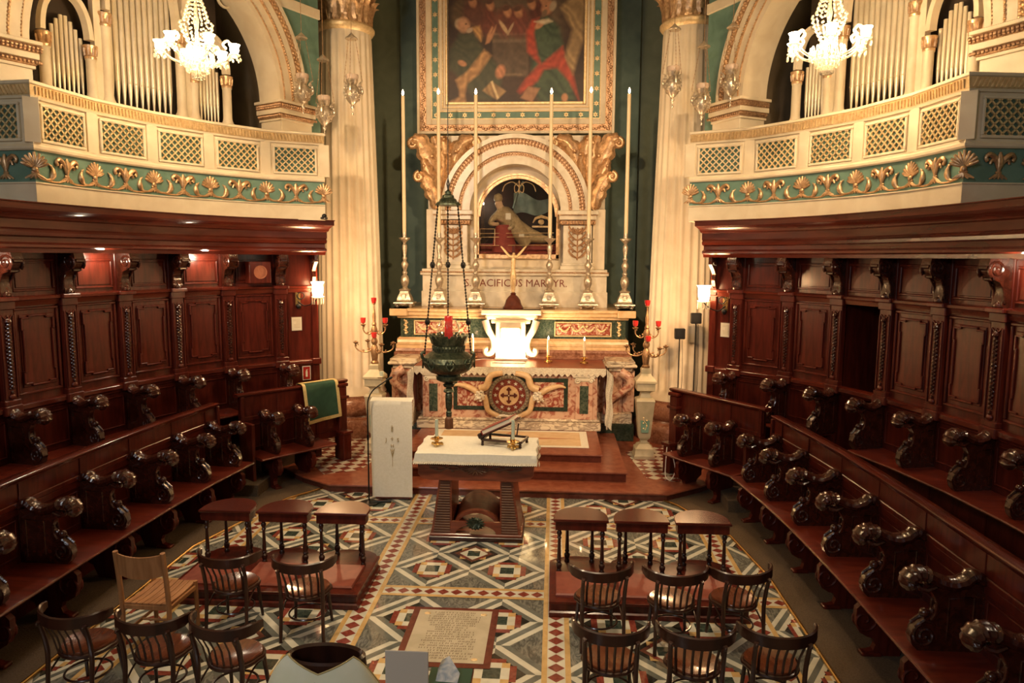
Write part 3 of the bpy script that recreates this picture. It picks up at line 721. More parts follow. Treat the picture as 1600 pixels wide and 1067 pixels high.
# ------------------------------------------------------------------ altar painting
PX0, PX1, PZ0, PZ1, PY = -2.07, 2.27, 6.55, 11.4, 16.15
ptg = thing('altar_painting', 'large framed oil painting of kneeling robed men round a stone tomb above the altar', 'painting', (.10, 16.4, PZ0)); ptg.matrix_basis = CAMK @ ptg.matrix_basis
def fr(m, a, b, y0, y1, bev=0):
    x0, x1, z0, z1 = PX0, PX1, PZ0, PZ1
    m.box(x0 + a, x0 + b, y0, y1, z0 + a, z1 - a, bev); m.box(x1 - b, x1 - a, y0, y1, z0 + a, z1 - a, bev); m.box(x0 + b, x1 - b, y0, y1, z0 + a, z0 + b, bev); m.box(x0 + b, x1 - b, y0, y1, z1 - b, z1 - a, bev)
TI = T(-.10, -16.4, -PZ0)
m = MB(); fr(m, 0, .06, PY - .02, 16.7, .01); fr(m, .20, .32, PY + .01, 16.6, .01); fr(m, .49, .56, PY + .03, 16.6, .01); fr(m, .575, .63, PY + .05, 16.6, .01); part('frame', m, cream, ptg, TI)
m = MB(); fr(m, .06, .20, PY + .02, 16.6)
for k in range(130):
    q = .13
    for x in (PX0 + q, PX1 - q):
        z = PZ0 + .1 + k * .062
        if z < 9.8: m.ball(x + .03 * math.sin(k * 1.3), PY + .01, z, .035, 6, 1, .7, .9)
    x = PX0 + .1 + k * .062
    if x < PX1 - .1: m.ball(x, PY + .01, PZ0 + q + .03 * math.sin(k * 1.3), .035, 6, 1, .7, .9)
part('gilt_carved_band', m, goldr, ptg, TI)
m = MB(); fr(m, .32, .49, PY + .04, 16.6); part('blue_green_band', m, teal, ptg, TI)
m = MB(); fr(m, .63, .69, PY + .03, 16.6, .01)
for q, rr in ((.325, .012), (.568, .011), (.482, .010)):
    n = 160
    for k in range(n):
        z = PZ0 + q + k * .03
        if z < 9.6:
            m.box(PX0 + q - rr, PX0 + q + rr, PY + .015, PY + .05, z, z + .02); m.box(PX1 - q - rr, PX1 - q + rr, PY + .015, PY + .05, z, z + .02)
        x = PX0 + q + k * .03
        if x < PX1 - q: m.box(x, x + .02, PY + .015, PY + .05, PZ0 + q - rr, PZ0 + q + rr)
part('gilt_inner_moulding', m, goldl, ptg, TI)
def mk_star():
    m = MB(); pts = []
    for k in range(12): r = .062 if k % 2 == 0 else .03; pts.append((r * math.sin(k * PI / 6), r * math.cos(k * PI / 6)))
    m.prism(pts, -.015, .01); m.ball(0, -.015, 0, .022, 7); return m
sp = []
for k in range(10): sp += [(PX0 + .405, 7.19 + k * .315), (PX1 - .405, 7.19 + k * .315)]
for k in range(12): sp.append((PX0 + .42 + k * (PX1 - PX0 - .84) / 11, PZ0 + .405))
for x, z in sp: shared('star', mk_star, goldl, ptg, TI @ T(x, PY + .035, z), 'star')
# the canvas: a painted picture, colours laid down stroke by stroke
def canvas():
    X0, X1, Z0, Z1 = PX0 + .68, PX1 - .68, PZ0 + .55, 10.6
    nx, nz = 210, 240
    # picture coordinates as in a 1045 wide field: u right, v up from the bottom
    uu, vv = np.meshgrid(np.linspace(0, 1045, nx), np.linspace(0, 1045 * (Z1 - Z0) / (X1 - X0), nz))
    rs = np.random.RandomState(4)
    img = np.zeros((nz, nx, 3)); img[:] = (.030, .014, .008)
    low = rs.rand(14, 14)
    def noise(sx, sy):
        g = rs.rand(sy + 2, sx + 2); a = np.linspace(0, sx, nx); b = np.linspace(0, sy, nz); ia = a.astype(int); ib = b.astype(int); fa = a - ia; fb = (b - ib)[:, None]
        g0 = g[ib][:, ia] * (1 - fa) + g[ib][:, ia + 1] * fa; g1 = g[ib + 1][:, ia] * (1 - fa) + g[ib + 1][:, ia + 1] * fa
        return g0 * (1 - fb) + g1 * fb
    img *= (.6 + .9 * noise(9, 10))[..., None]
    def put(mask, c, c2=None, ang=0, per=60):
        c = np.array(c)
        col = np.broadcast_to(c, img.shape).copy()
        if c2 is not None:
            ph = (uu * math.cos(ang) + vv * math.sin(ang)) / per + 2.2 * noise(8, 9); f = .5 + .5 * np.sin(ph * 2 * PI + 2 * np.sin(uu / 31 + vv / 47)); f = f ** .7 * .6; col = col * (1 - f[..., None]) + np.array(c2) * f[..., None]
        img[:] = img * (1 - mask[..., None]) + col * mask[..., None]
    def ell(cx, cy, rx, ry, a=0, soft=.25):
        x = (uu - cx) * math.cos(a) + (vv - cy) * math.sin(a); y = -(uu - cx) * math.sin(a) + (vv - cy) * math.cos(a)
        d = np.sqrt((x / rx) ** 2 + (y / ry) ** 2); return np.clip((1 - d) / (soft * 2.2) + .5, 0, 1)
    def pol(pts, soft=9):
        ins = np.zeros(uu.shape, bool); dist = np.full(uu.shape, 1e9); n = len(pts)
        for i in range(n):
            (x0, y0), (x1, y1) = pts[i], pts[(i + 1) % n]
            c = ((y0 > vv) != (y1 > vv)) & (uu < (x1 - x0) * (vv - y0) / (y1 - y0 + 1e-9) + x0); ins ^= c
            t = np.clip(((uu - x0) * (x1 - x0) + (vv - y0) * (y1 - y0)) / ((x1 - x0) ** 2 + (y1 - y0) ** 2 + 1e-9), 0, 1); dist = np.minimum(dist, np.hypot(uu - x0 - t * (x1 - x0), vv - y0 - t * (y1 - y0)))
        return np.clip(np.where(ins, dist, -dist) / (soft * 2.4) + .5, 0, 1)
    skin_ = (.36, .17, .085)
    put(pol([(200, 560), (860, 560), (900, 1150), (150, 1150)], 60), (.11, .075, .045), (.06, .035, .02), .6, 260)       # dusky sky
    put(pol([(345, 240), (620, 240), (620, 560), (345, 560)]), (.085, .055, .034), (.05, .03, .018), 1.57, 300)       # tomb
    put(pol([(340, 545), (625, 545), (625, 562), (340, 562)], 5), (.17, .115, .07)); put(pol([(345, 490), (620, 490), (620, 515), (345, 515)], 6), (.12, .08, .05)); put(pol([(410, 245), (580, 245), (580, 262), (410, 262)], 5), (.13, .085, .05))
    for cx, cy, c in ((300, 650, (.13, .035, .02)), (440, 640, (.14, .045, .026)), (550, 640, (.15, .04, .025)), (110, 700, (.09, .055, .025)), (700, 700, (.08, .02, .012)), (200, 720, (.10, .035, .02))):
        put(ell(cx, cy, 85, 110), c, tuple(.5 * q for q in c), .8, 70)
    for cx, cy in ((325, 765), (455, 715), (540, 710), (190, 790), (730, 800), (640, 770)): put(ell(cx, cy, 30, 42, .3), skin_, (.22, .09, .045), .7, 90); put(ell(cx - 8, cy + 26, 32, 20, .3), (.07, .03, .018))
    put(ell(430, 600, 14, 60, .6), (.40, .27, .15)); put(ell(480, 590, 10, 50, -.5), (.30, .2, .12))
    # kneeling bearded man in green with a buff cloak
    put(pol([(5, 420), (90, 560), (200, 560), (290, 420), (380, 330), (420, 240), (400, 150), (330, 60), (200, 70), (130, 180), (60, 260), (10, 300)], 16), (.030, .034, .018), (.055, .055, .028), .9, 90)
    put(pol([(60, 215), (150, 280), (280, 440), (335, 395), (240, 260), (150, 190), (130, 110), (140, 40), (30, 15), (15, 55), (90, 90), (85, 150)], 10), (.36, .20, .085), (.15, .075, .033), 2.3, 55)
    put(pol([(185, 600), (245, 615), (265, 540), (255, 500), (220, 540)], 10), (.40, .22, .075), (.2, .1, .04), .8, 50)
    put(ell(84, 632, 30, 36), (.30, .22, .14)); put(ell(120, 622, 46, 54, .2), (.40, .22, .125), (.30, .15, .08), .8, 160); put(ell(168, 582, 26, 17, .4), (.30, .22, .15)); put(ell(140, 628, 9, 5), (.10, .05, .03)); put(ell(160, 612, 9, 7), (.33, .17, .09))
    put(ell(110, 340, 34, 20, -.4), skin_); put(pol([(290, 480), (305, 550), (340, 610), (350, 600), (335, 560), (372, 620), (365, 580), (345, 530), (320, 490)], 6), skin_); put(ell(405, 275, 36, 50, -.3), (.40, .17, .09), (.25, .1, .05), .7, 80)
    # kneeling man in green with a red cloak
    put(pol([(620, 560), (690, 660), (760, 690), (850, 600), (880, 470), (900, 330), (960, 160), (980, 60), (800, 20), (700, 60), (650, 200), (640, 400)], 16), (.022, .040, .022), (.055, .085, .045), 1.2, 95)
    put(pol([(610, 420), (600, 560), (640, 650), (700, 670), (660, 560), (690, 400), (720, 330), (880, 460), (910, 350), (960, 260), (1010, 60), (930, 200), (840, 300), (740, 290), (690, 200), (560, 110), (535, 130), (600, 220), (700, 330)], 11), (.33, .045, .022), (.16, .018, .010), 2.0, 75)
    put(pol([(860, 740), (960, 830), (1040, 830), (1035, 520), (960, 250), (900, 380), (950, 580)], 14), (.30, .20, .095), (.12, .075, .035), .5, 60)
    put(ell(760, 740, 42, 52, -.5), skin_, (.30, .13, .065), .7, 140); put(ell(802, 752, 24, 38, -.4), (.30, .23, .15)); put(ell(738, 700, 18, 30, -.5), (.13, .08, .045)); put(ell(750, 752, 8, 5), (.09, .05, .03)); put(ell(705, 620, 46, 22, .7), skin_); put(ell(900, 80, 24, 30), skin_)
    put(pol([(660, 640), (740, 620), (800, 640), (770, 660)], 8), (.44, .36, .24))
    # open books on the ground
    put(pol([(265, 135), (335, 205), (450, 130), (380, 65)], 6), (.27, .17, .075), (.10, .05, .025), .3, 60); put(pol([(560, 80), (620, 165), (710, 150), (650, 45)], 6), (.24, .12, .065))
    put(pol([(330, 200), (345, 208), (395, 80), (380, 70)], 4), (.48, .36, .2))
    img[:] = img * (.82 + .36 * noise(60, 66))[..., None] * 1.25
    vs = [(X0 + (X1 - X0) * i / (nx - 1), PY + .08, Z0 + (Z1 - Z0) * j / (nz - 1)) for j in range(nz) for i in range(nx)]
    q = MB(); q.v = vs; q.f = [(j * nx + i, j * nx + i + 1, (j + 1) * nx + i + 1, (j + 1) * nx + i) for j in range(nz - 1) for i in range(nx - 1)]
    mt = mat('oil_paint', (.1, .05, .03), None, rough=.42); nt = mt.node_tree; at = nt.nodes.new('ShaderNodeAttribute'); at.attribute_name = 'paint'; nt.links.new(at.outputs[0], nt.nodes['Principled BSDF'].inputs[0])
    me = bpy.data.meshes.new('canvas'); me.from_pydata(q.v, [], q.f); ca = me.color_attributes.new('paint', 'FLOAT_COLOR', 'POINT')
    ca.data.foreach_set('color', np.concatenate([img.reshape(-1, 3), np.ones((nx * nz, 1))], 1).astype(np.float32).ravel())
    me.materials.append(mt); me.polygons.foreach_set('use_smooth', [True] * len(me.polygons)); me.update()
    o = bpy.data.objects.new('canvas', me); COL.objects.link(o); o.parent = ptg; o.matrix_local = TI
canvas()
m = MB(); m.box(PX0 + .6, PX1 - .6, PY + .085, PY + .12, PZ0 + .5, PZ1 - .5); part('stretcher', m, ribw, ptg, TI)

# ------------------------------------------------------------------ reredos with the glazed niche
rer = thing('reredos', 'cream marble reredos with gilded arch and acanthus brackets round the glazed niche', 'reredos', (AX, 16.0, 2.80)); rer.matrix_basis = CAMK @ rer.matrix_basis
RI = T(-AX, -16.0, -2.80)
def arcband(m, cx, cz, ra, rb, y0, y1, a0=0, a1=180, n=48):
    rings = []
    for i in range(n + 1):
        a = R(a0 + (a1 - a0) * i / n); c, s_ = math.cos(a), math.sin(a)
        rings.append([(cx + ra * c, y0, cz + ra * s_), (cx + rb * c, y0, cz + rb * s_), (cx + rb * c, y1, cz + rb * s_), (cx + ra * c, y1, cz + ra * s_)])
    m.loft(rings)
def archwall(m, x0, x1, z0, z1, cx, cz, r, y0, y1, n=32):
    if cx - r > x0 + .001: m.box(x0, cx - r, y0, y1, z0, cz)
    if x1 > cx + r + .001: m.box(cx + r, x1, y0, y1, z0, cz)
    top = lambda a: (min(max(cx + (z1 - cz) / max(math.tan(a), 1e-4) if abs(math.cos(a)) > 1e-6 else cx, x0), x1), z1)
    for i in range(n):
        q = []
        for k in (i, i + 1):
            a = PI * k / n; c, s_ = math.cos(a), math.sin(a)
            t = min((z1 - cz) / s_ if s_ > 1e-6 else 1e9, (x1 - cx) / c if c > 1e-6 else 1e9, (x0 - cx) / c if c < -1e-6 else 1e9)
            q.append(((cx + r * c, cz + r * s_), (cx + t * c, cz + t * s_)))
        m.loft([[(q[0][0][0], y, q[0][0][1]), (q[0][1][0], y, q[0][1][1]), (q[1][1][0], y, q[1][1][1]), (q[1][0][0], y, q[1][0][1])] for y in (y0, y1)])
    for cxn in (x0, x1):
        pass
NC, NZ = .20, 4.72          # niche centre and springing
m = MB()
m.box(-1.82, 2.12, 15.15, 16.7, 2.80, 3.13, .008); m.box(-1.80, 2.10, 15.20, 16.7, 3.13, 3.47); m.box(-1.84, 2.14, 15.12, 16.7, 3.47, 3.52, .012); m.box(-1.81, 2.11, 15.17, 16.7, 3.54, 3.60, .01)
part('plinth', m, white, rer, RI)
m = MB(); m.tube([(-1.84, 15.16, 3.53), (2.14, 15.16, 3.53)], .022, 6)
for k in range(95): m.ball(-1.82 + k * .042, 15.15, 3.53, .020, 6)
part('gilt_bead_moulding', m, goldr, rer, RI)
m = MB(); archwall(m, -1.74, 2.06, 3.6, 6.42, NC, NZ, .90, 15.62, 15.78)
m.box(NC - .90, NC + .90, 15.62, 15.78, 3.6, 3.82)
m.box(-1.74, -1.48, 15.36, 16.7, 3.6, 4.86, .01); m.box(1.80, 2.06, 15.36, 16.7, 3.6, 4.86, .01)
part('back_wall', m, creamm, rer, RI)
for x0, x1 in ((-1.46, -.86), (1.18, 1.78)):
    p = MB(); c = (x0 + x1) / 2
    p.box(x0, x1, 15.34, 15.7, 3.6, 4.53, .008); p.box(x0 - .06, x1 + .06, 15.27, 15.7, 3.60, 3.68, .01); p.box(x0 - .03, x1 + .03, 15.30, 15.7, 3.68, 3.74, .012)
    p.box(x0 - .13, x1 + .13, 15.20, 15.7, 4.74, 4.83, .012); p.box(x0 - .09, x1 + .09, 15.24, 15.7, 4.64, 4.74, .008)
    pr_ = part('pier', p, white, rer, RI)
    p = MB()
    for k in range(12): p.ball(x0 - .05 + k * (x1 - x0 + .1) / 11, 15.26, 4.585, .032, 7, .85, 1, 1.5)
    for k in range(26): p.ball(x0 - .1 + k * (x1 - x0 + .2) / 25, 15.20, 4.735, .014, 5)
    p.box(x0 - .05, x1 + .05, 15.28, 15.6, 4.54, 4.63, .01); part('egg_moulding', p, goldr, pr_)
    p = MB()
    p.tube([(c, 15.34, 3.80), (c, 15.33, 4.47)], [.02, .012], 6)
    for k in range(5):
        z = 3.84 + k * .125
        for sx in (-1, 1):
            p.tube(crom([(c, 15.335, z), (c + sx * .10, 15.32, z + .05), (c + sx * .18, 15.325, z + .15), (c + sx * .15, 15.32, z + .20)], 4), [.012, .016, .02, .024, .026, .028, .026, .024, .022, .02, .016, .014, .012], 6)
            p.ball(c + sx * .10, 15.325, z + .13, .02, 6)
    for k in range(5): p.tube([(c, 15.33, 4.36), (c + (k - 2) * .05, 15.315, 4.44), (c + (k - 2) * .075, 15.32, 4.475 - abs(k - 2) * .02)], [.012, .022, .012], 6)
    part('acanthus_relief', p, goldr, pr_)
m = MB(); arcband(m, .16, 4.83, 1.47, 1.56, 15.16, 15.64); arcband(m, .16, 4.83, 1.20, 1.345, 15.18, 15.64); arcband(m, .16, 4.83, .955, 1.125, 15.24, 15.64)
part('archivolt', m, white, rer, RI)
m = MB(); arcband(m, .16, 4.83, 1.34, 1.475, 15.22, 15.64); arcband(m, .16, 4.83, 1.12, 1.205, 15.24, 15.64)
for k in range(64):
    a = PI * (k + .5) / 64
    for rr_, b in ((1.41, .042), (1.162, .026)): m.ball(.16 + rr_ * math.cos(a), 15.225, 4.83 + rr_ * math.sin(a), b, 6, 1, .6, 1)
    a = PI * (k + 1) / 64; m.ball(.16 + 1.45 * math.cos(a), 15.20, 4.83 + 1.45 * math.sin(a), .018, 5); m.ball(.16 + 1.365 * math.cos(a), 15.20, 4.83 + 1.365 * math.sin(a), .018, 5)
part('gilt_arch_carving', m, goldr, rer, RI)
# spreading acanthus brackets left and right
for s in (-1, 1):
    p = MB(); bx = AX + s * 1.52; f = lambda pts, w, t=.05, l=5: frond(p, [(bx + s * x, y, z) for x, y, z in pts], w, t, l)
    f([(.10, 15.42, 4.88), (.16, 15.40, 5.4), (.30, 15.34, 5.9), (.46, 15.26, 6.24), (.62, 15.22, 6.28)], .36, .06, 6)
    f([(.05, 15.44, 4.95), (.02, 15.42, 5.5), (.10, 15.38, 6.0), (.20, 15.34, 6.36)], .36, .06, 6)
    f([(-.02, 15.43, 5.15), (-.08, 15.40, 5.7), (-.06, 15.36, 6.1), (.02, 15.34, 6.36)], .30, .06, 6)
    f([(-.06, 15.43, 5.3), (-.20, 15.38, 5.8), (-.40, 15.32, 6.2), (-.66, 15.28, 6.30)], .32, .06, 6)
    f([(.12, 15.40, 4.86), (.20, 15.34, 5.15), (.34, 15.28, 5.45), (.50, 15.25, 5.60)], .30, .05, 4)
    f([(-.30, 15.40, 5.85), (-.44, 15.36, 6.08), (-.62, 15.34, 6.14)], .20, .05, 4)
    f([(.12, 15.38, 5.3), (.30, 15.32, 5.62), (.42, 15.30, 5.9)], .22, .05, 4)
    for q, r_, kk in (((.62, 6.20), .10, 1), ((.50, 5.52), .10, 1), ((-.70, 6.22), .09, -1)):
        p.tube([(bx + s * q[0] + v_[0], 15.24, q[1] + v_[2]) for v_ in spiral(0, 0, r_, 1.4, PI / 2, -s * kk, 20)], .052, 8); p.ball(bx + s * q[0], 15.22, q[1], .05, 8)
    for x, z, r_ in ((.36, 6.30, .05), (.10, 6.22, .045), (-.02, 6.30, .04), (.40, 5.75, .04), (.30, 5.25, .035), (-.28, 6.05, .04), (.22, 5.95, .045), (-.16, 5.98, .04)): p.ball(bx + s * x, 15.27, z, r_, 8)
    part('acanthus_bracket', p, gold, rer, RI, 50)
# inscription
def text(txt, size, M, mt, parent, name, ext=.004, align='CENTER'):
    c = bpy.data.curves.new(name, 'FONT'); c.body = txt; c.size = size; c.extrude = ext; c.align_x = align; c.resolution_u = 2
    o = bpy.data.objects.new(name, c); COL.objects.link(o); bpy.context.view_layer.update()
    me = bpy.data.meshes.new_from_object(o.evaluated_get(bpy.context.evaluated_depsgraph_get())); bpy.data.objects.remove(o); bpy.data.curves.remove(c)
    me.materials.clear(); me.materials.append(mt); ob = bpy.data.objects.new(name, me); COL.objects.link(ob); ob.parent = parent; ob.matrix_local = M; return ob
tx = text('S. PACIFICUS MARTYR.', .225, RI @ T(.19, 15.198, 3.235) @ RX(PI / 2), reding, rer, 'inscription'); tx.scale.x = 1.0
w_ = tx.dimensions.x; tx.matrix_local = RI @ T(.19, 15.198, 3.235) @ RX(PI / 2) @ S3(2.16 / max(w_, .1), 1, 1)
# glazed niche with reclining effigy
nic = thing('relic_niche', 'glazed round-topped niche with a reclining vested effigy behind the crucifix', 'shrine', (NC, 15.8, 3.82)); nic.matrix_basis = CAMK @ nic.matrix_basis
NI = T(-NC, -15.8, -3.82); deep = mat('niche_dark', (.028, .014, .010), (.05, .02, .013), 3, .7)
m = MB(); m.box(NC - 1.05, NC + 1.05, 16.66, 16.72, 3.7, 5.9); m.box(NC - 1.0, NC - .94, 15.8, 16.7, 3.7, 5.9); m.box(NC + .94, NC + 1.0, 15.8, 16.7, 3.7, 5.9); m.box(NC - 1.05, NC + 1.05, 15.8, 16.7, 5.75, 5.82); m.box(NC - 1.05, NC + 1.05, 15.79, 16.7, 3.66, 3.80); part('case', m, deep, nic, NI)
m = MB(); arcband(m, NC, NZ, .80, .865, 15.56, 15.64); arcband(m, NC, NZ, .865, .90, 15.52, 15.66)
for x in (-.865, .865): m.box(NC + x - .035, NC + x + .035, 15.52, 15.66, 3.82, NZ)
m.box(NC - .90, NC + .90, 15.52, 15.66, 3.82, 3.92, .008); part('gilt_frame', m, gold, nic, NI)
m = MB(); m.prism([(NC + .82, 3.9), (NC + .82, NZ)] + arc(NC, NZ, .82, 0, 180, 24) + [(NC - .82, 3.9)], 15.60, 15.606); part('glass_pane', m, glass, nic, NI)
m = MB(); m.box(NC - .88, NC + .88, 15.75, 16.55, 3.8, 3.98, .03); m.box(NC - .88, NC + .88, 15.95, 16.6, 3.98, 4.15, .05); part('bier', m, robr, nic, NI)
def skinmesh(name, nodes, edges, mt, parent, M=None, lv=2):
    me = bpy.data.meshes.new(name); me.from_pydata([n[:3] for n in nodes], edges, []); o = bpy.data.objects.new(name, me); COL.objects.link(o)
    md = o.modifiers.new('Skin', 'SKIN'); 
    for i, n in enumerate(nodes): sv = me.skin_vertices[0].data[i]; sv.radius = (n[3], n[4] if len(n) > 4 else n[3]); sv.use_root = (i == 0)
    sb = o.modifiers.new('Subdivision', 'SUBSURF'); sb.levels = lv; sb.render_levels = lv
    bpy.context.view_layer.update(); nm = bpy.data.meshes.new_from_object(o.evaluated_get(bpy.context.evaluated_depsgraph_get())); bpy.data.objects.remove(o)
    nm.materials.clear(); nm.materials.append(mt); nm.polygons.foreach_set('use_smooth', [True] * len(nm.polygons))
    ob = bpy.data.objects.new(name, nm); COL.objects.link(ob); ob.parent = parent
    if M is not None: ob.matrix_local = M
    return ob
effn = [(.22, 16.0, 4.42, .19), (.05, 15.95, 4.62, .21), (-.12, 15.92, 4.80, .20), (-.19, 15.90, 4.92, .07), (-.235, 15.88, 5.0, .095, .10), (-.25, 15.87, 5.10, .075), (-.32, 15.85, 4.74, .08), (-.42, 15.76, 4.58, .06), (-.30, 15.70, 4.56, .045), (-.20, 15.69, 4.57, .035), (.05, 15.78, 4.70, .08), (.10, 15.70, 4.52, .06), (-.02, 15.68, 4.45, .04), (.45, 15.95, 4.34, .17), (.66, 15.93, 4.28, .13), (.80, 15.9, 4.24, .09), (.84, 15.84, 4.30, .06)]
effe = [(0, 1), (1, 2), (2, 3), (3, 4), (4, 5), (2, 6), (6, 7), (7, 8), (8, 9), (2, 10), (10, 11), (11, 12), (0, 13), (13, 14), (14, 15), (15, 16)]
eff = skinmesh('effigy', effn, effe, skin, nic, NI)
eff.data.materials.append(robe)
for pl in eff.data.polygons:
    q = pl.center
    if (q - Vector((-.24, 15.88, 5.03))).length > .145 and (q - Vector((-.23, 15.69, 4.56))).length > .13 and (q - Vector((0, 15.68, 4.45))).length > .08: pl.material_index = 1
m = MB()
rings = []
for t_, (x, z, w) in enumerate(((-.17, 4.90, .11), (-.13, 4.84, .20), (-.05, 4.72, .255), (.08, 4.56, .26), (.24, 4.38, .25), (.36, 4.24, .22), (.42, 4.12, .16))):
    rings.append([(x + w * math.cos(a) * .55, 15.93 + w * math.sin(a) * (.95), z + w * math.cos(a) * .55) for a in np.linspace(0, 2 * PI, 14)[:-1]])
m.loft(rings); part('vestment', m, robe, eff)
m = MB(); m.box(-.07, .05, 15.67, 15.69, 4.66, 4.80, .01); m.box(.22, .34, 15.70, 15.72, 4.28, 4.36, .01); part('embroidery', m, linen, eff)
m = MB(); m.lathe([(.085, 5.07), (.10, 5.12), (.085, 5.2), (.02, 5.24)], -.245, 15.88, 0, 12); part('cap', m, robe, eff)
m = MB(); rings = [[(x + w * math.cos(a), 15.80 + .16 * math.sin(a), z) for a in np.linspace(0, 2 * PI, 14)[:-1]] for x, z, w in ((-.12, 4.55, .16), (-.12, 4.35, .21), (-.10, 4.12, .26), (-.08, 3.96, .30))]; m.loft(rings); part('red_robe', m, robr, eff)
m = MB(); m.sheet([[(.06 + u * .8, 16.45 + .05 * math.sin(u * 9 + v), 4.92 + .22 * v + .16 * (1 - u) * v + .05 * math.sin(u * 7)) for u in np.linspace(0, 1, 16)] for v in np.linspace(-.3, 1, 6)]); m.tube([(.06, 16.4, 4.95), (.16, 16.4, 5.3), (.28, 16.4, 5.55)], .03, 6); part('blue_drape', m, blued, nic, NI)
m = MB(); m.tube([(.52, 15.85, 4.60), (.58, 15.84, 4.70), (.70, 15.83, 4.74), (.84, 15.84, 4.70), (.90, 15.85, 4.62)], [.012, .03, .035, .03, .012], 8); m.ball(.70, 15.86, 4.62, .07, 10, 1, .6, .9); m.box(.5, .92, 15.82, 15.9, 4.50, 4.54, .01); part('mitre_ornament', m, goldl, nic, NI)
m = MB()
for s in (-1, 1): m.tube(crom([(.22, 15.7, 5.36), (.22 + s * .14, 15.7, 5.46), (.22 + s * .30, 15.7, 5.40), (.22 + s * .36, 15.7, 5.26)], 5), .012, 6); m.tube(crom([(.22, 15.7, 5.28), (.22 + s * .08, 15.7, 5.24), (.22 + s * .1, 15.7, 5.36), (.22 + s * .04, 15.7, 5.44)], 5), .010, 6)
m.tube([(.22, 15.7, 5.22), (.22, 15.7, 5.50)], .014, 6); m.ball(.22, 15.7, 5.46, .022, 6); part('cresting', m, goldl, nic, NI)
m = MB()
for z in (4.28, 4.36, 4.10): m.tube([(-.66, 15.66, z), (.98, 15.66, z + .02)], .008, 5)
for x in (-.62, -.30): m.tube([(x, 15.66, 4.1), (x, 15.66, 4.46)], .008, 5)
m.tube([(-.62, 15.66, 4.46), (-.30, 15.66, 4.46)], .008, 5); part('gilt_rail', m, goldl, nic, NI)
light('niche_lamp', 'POINT', CAMK @ Vector((-.62, 16.3, 5.05)), 3.5, (1, .85, .6), .03)

# ------------------------------------------------------------------ high altar
alt = thing('high_altar', 'high altar of pink, green and white marble with a round cross medallion', 'altar', (AX, 14.3, .434))
AI = T(-AX, -14.3, -.434)
def ap(name, mb, mt, M=AI, angle=35, parent=None): return part(name, mb, mt, parent or alt, M if parent is None else None, angle)
m = MB(); m.box(-1.72, 1.96, 13.97, 14.7, .434, .60, .012); m.box(-1.70, 1.94, 13.99, 14.7, .60, .66, .02); ap('plinth', m, whitev)
m = MB(); m.box(-1.60, 1.88, 14.03, 14.7, .66, 1.60); ap('body', m, pinkm)
m = MB()
for a, b, c, d in ((-.98, 1.30, .82, .90), (-.98, 1.30, 1.40, 1.48), (-.98, -.90, .90, 1.40), (1.22, 1.30, .90, 1.40)): m.box(a, b, 14.005, 14.04, c, d, .006)
ap('green_border', m, greenmd)
m = MB(); m.box(-.90, 1.22, 14.015, 14.04, .90, 1.40); ap('breccia_panel', m, breccia)
for x in (-1.38, 1.62):
    m = MB(); m.box(x - .17, x + .17, 13.995, 14.05, .66, 1.42, .008); q = ap('pilaster', m, pinkm)
    p = MB(); p.box(x - .085, x + .085, 13.985, 14.0, .78, 1.34, .004); part('green_inlay', p, greenm, q)
    p = MB(); p.box(x - .22, x + .22, 13.97, 14.05, 1.50, 1.60, .01); p.box(x - .18, x + .18, 13.98, 14.05, 1.42, 1.50, .02)
    for sx in (-1, 1): p.tube([(x + sx * .14 + q2[0], 13.975, 1.45 + q2[2]) for q2 in spiral(0, 0, .06, 1.4, 0, sx, 16)], .014, 6)
    part('capital', p, white, q)
MC = (.135, 1.135)
m = MB()
for sx in (-1, 1):
    m.tube(crom([(MC[0] + sx * .15, 13.97, .70), (MC[0] + sx * .40, 13.95, .82), (MC[0] + sx * .46, 13.94, 1.04), (MC[0] + sx * .50, 13.95, 1.12)], 5), [.05 + .001 * k for k in range(16)], 8)
    m.tube(crom([(MC[0] + sx * .13, 13.97, 1.58), (MC[0] + sx * .36, 13.95, 1.52), (MC[0] + sx * .44, 13.94, 1.32), (MC[0] + sx * .58, 13.95, 1.26)], 5), [.06 + .0015 * k for k in range(16)], 8)
    m.tube(crom([(MC[0] + sx * .55, 13.98, 1.12), (MC[0] + sx * .75, 13.97, 1.26), (MC[0] + sx * .98, 13.975, 1.33), (MC[0] + sx * 1.12, 13.985, 1.30)], 5), [.05, .055, .06, .062, .062, .06, .058, .055, .05, .046, .042, .036, .03, .025, .02, .015], 8)
ap('siena_scrolls', m, siena, angle=60)
for sx in (-1, 1):
    m = MB(); c = (MC[0] + sx * .57, 13.93, 1.13)
    m.ball(*c, .085, 12); rq = random.Random(5)
    for k in range(26):
        a, e_ = rq.uniform(0, 2 * PI), rq.uniform(-.1, 1.2); m.ball(c[0] + .085 * math.cos(a) * math.cos(e_), c[1] - .05 - .04 * math.sin(e_), c[2] + .095 * math.sin(a) * math.cos(e_), .026, 6)
    for wx in (-1, 1): m.tube([(c[0] + wx * .05, c[1], c[2] - .04), (c[0] + wx * .12, c[1], c[2] - .10)], [.05, .02], 6)
    ap('cherub_head', m, white)
m = MB(); m.T = T(MC[0], 0, MC[1]) @ RX(PI / 2); m.lathe([(.405, -14.02), (.405, -13.96), (.385, -13.93), (.36, -13.93), (.345, -13.95), (.345, -14.02)], seg=40) if False else None
def disc(m, r0, r1, y0, y1): arcband(m, MC[0], MC[1], r0, r1, y0, y1, 0, 360, 48)
m = MB(); disc(m, .335, .405, 13.93, 14.03)
for k in range(40):
    a = k * 2 * PI / 40; m.ball(MC[0] + .37 * math.cos(a), 13.925, MC[1] + .37 * math.sin(a), .026, 6)
ap('medallion_wreath', m, mat('wreath_marble', (.30, .24, .15), (.16, .13, .09), 20, .3))
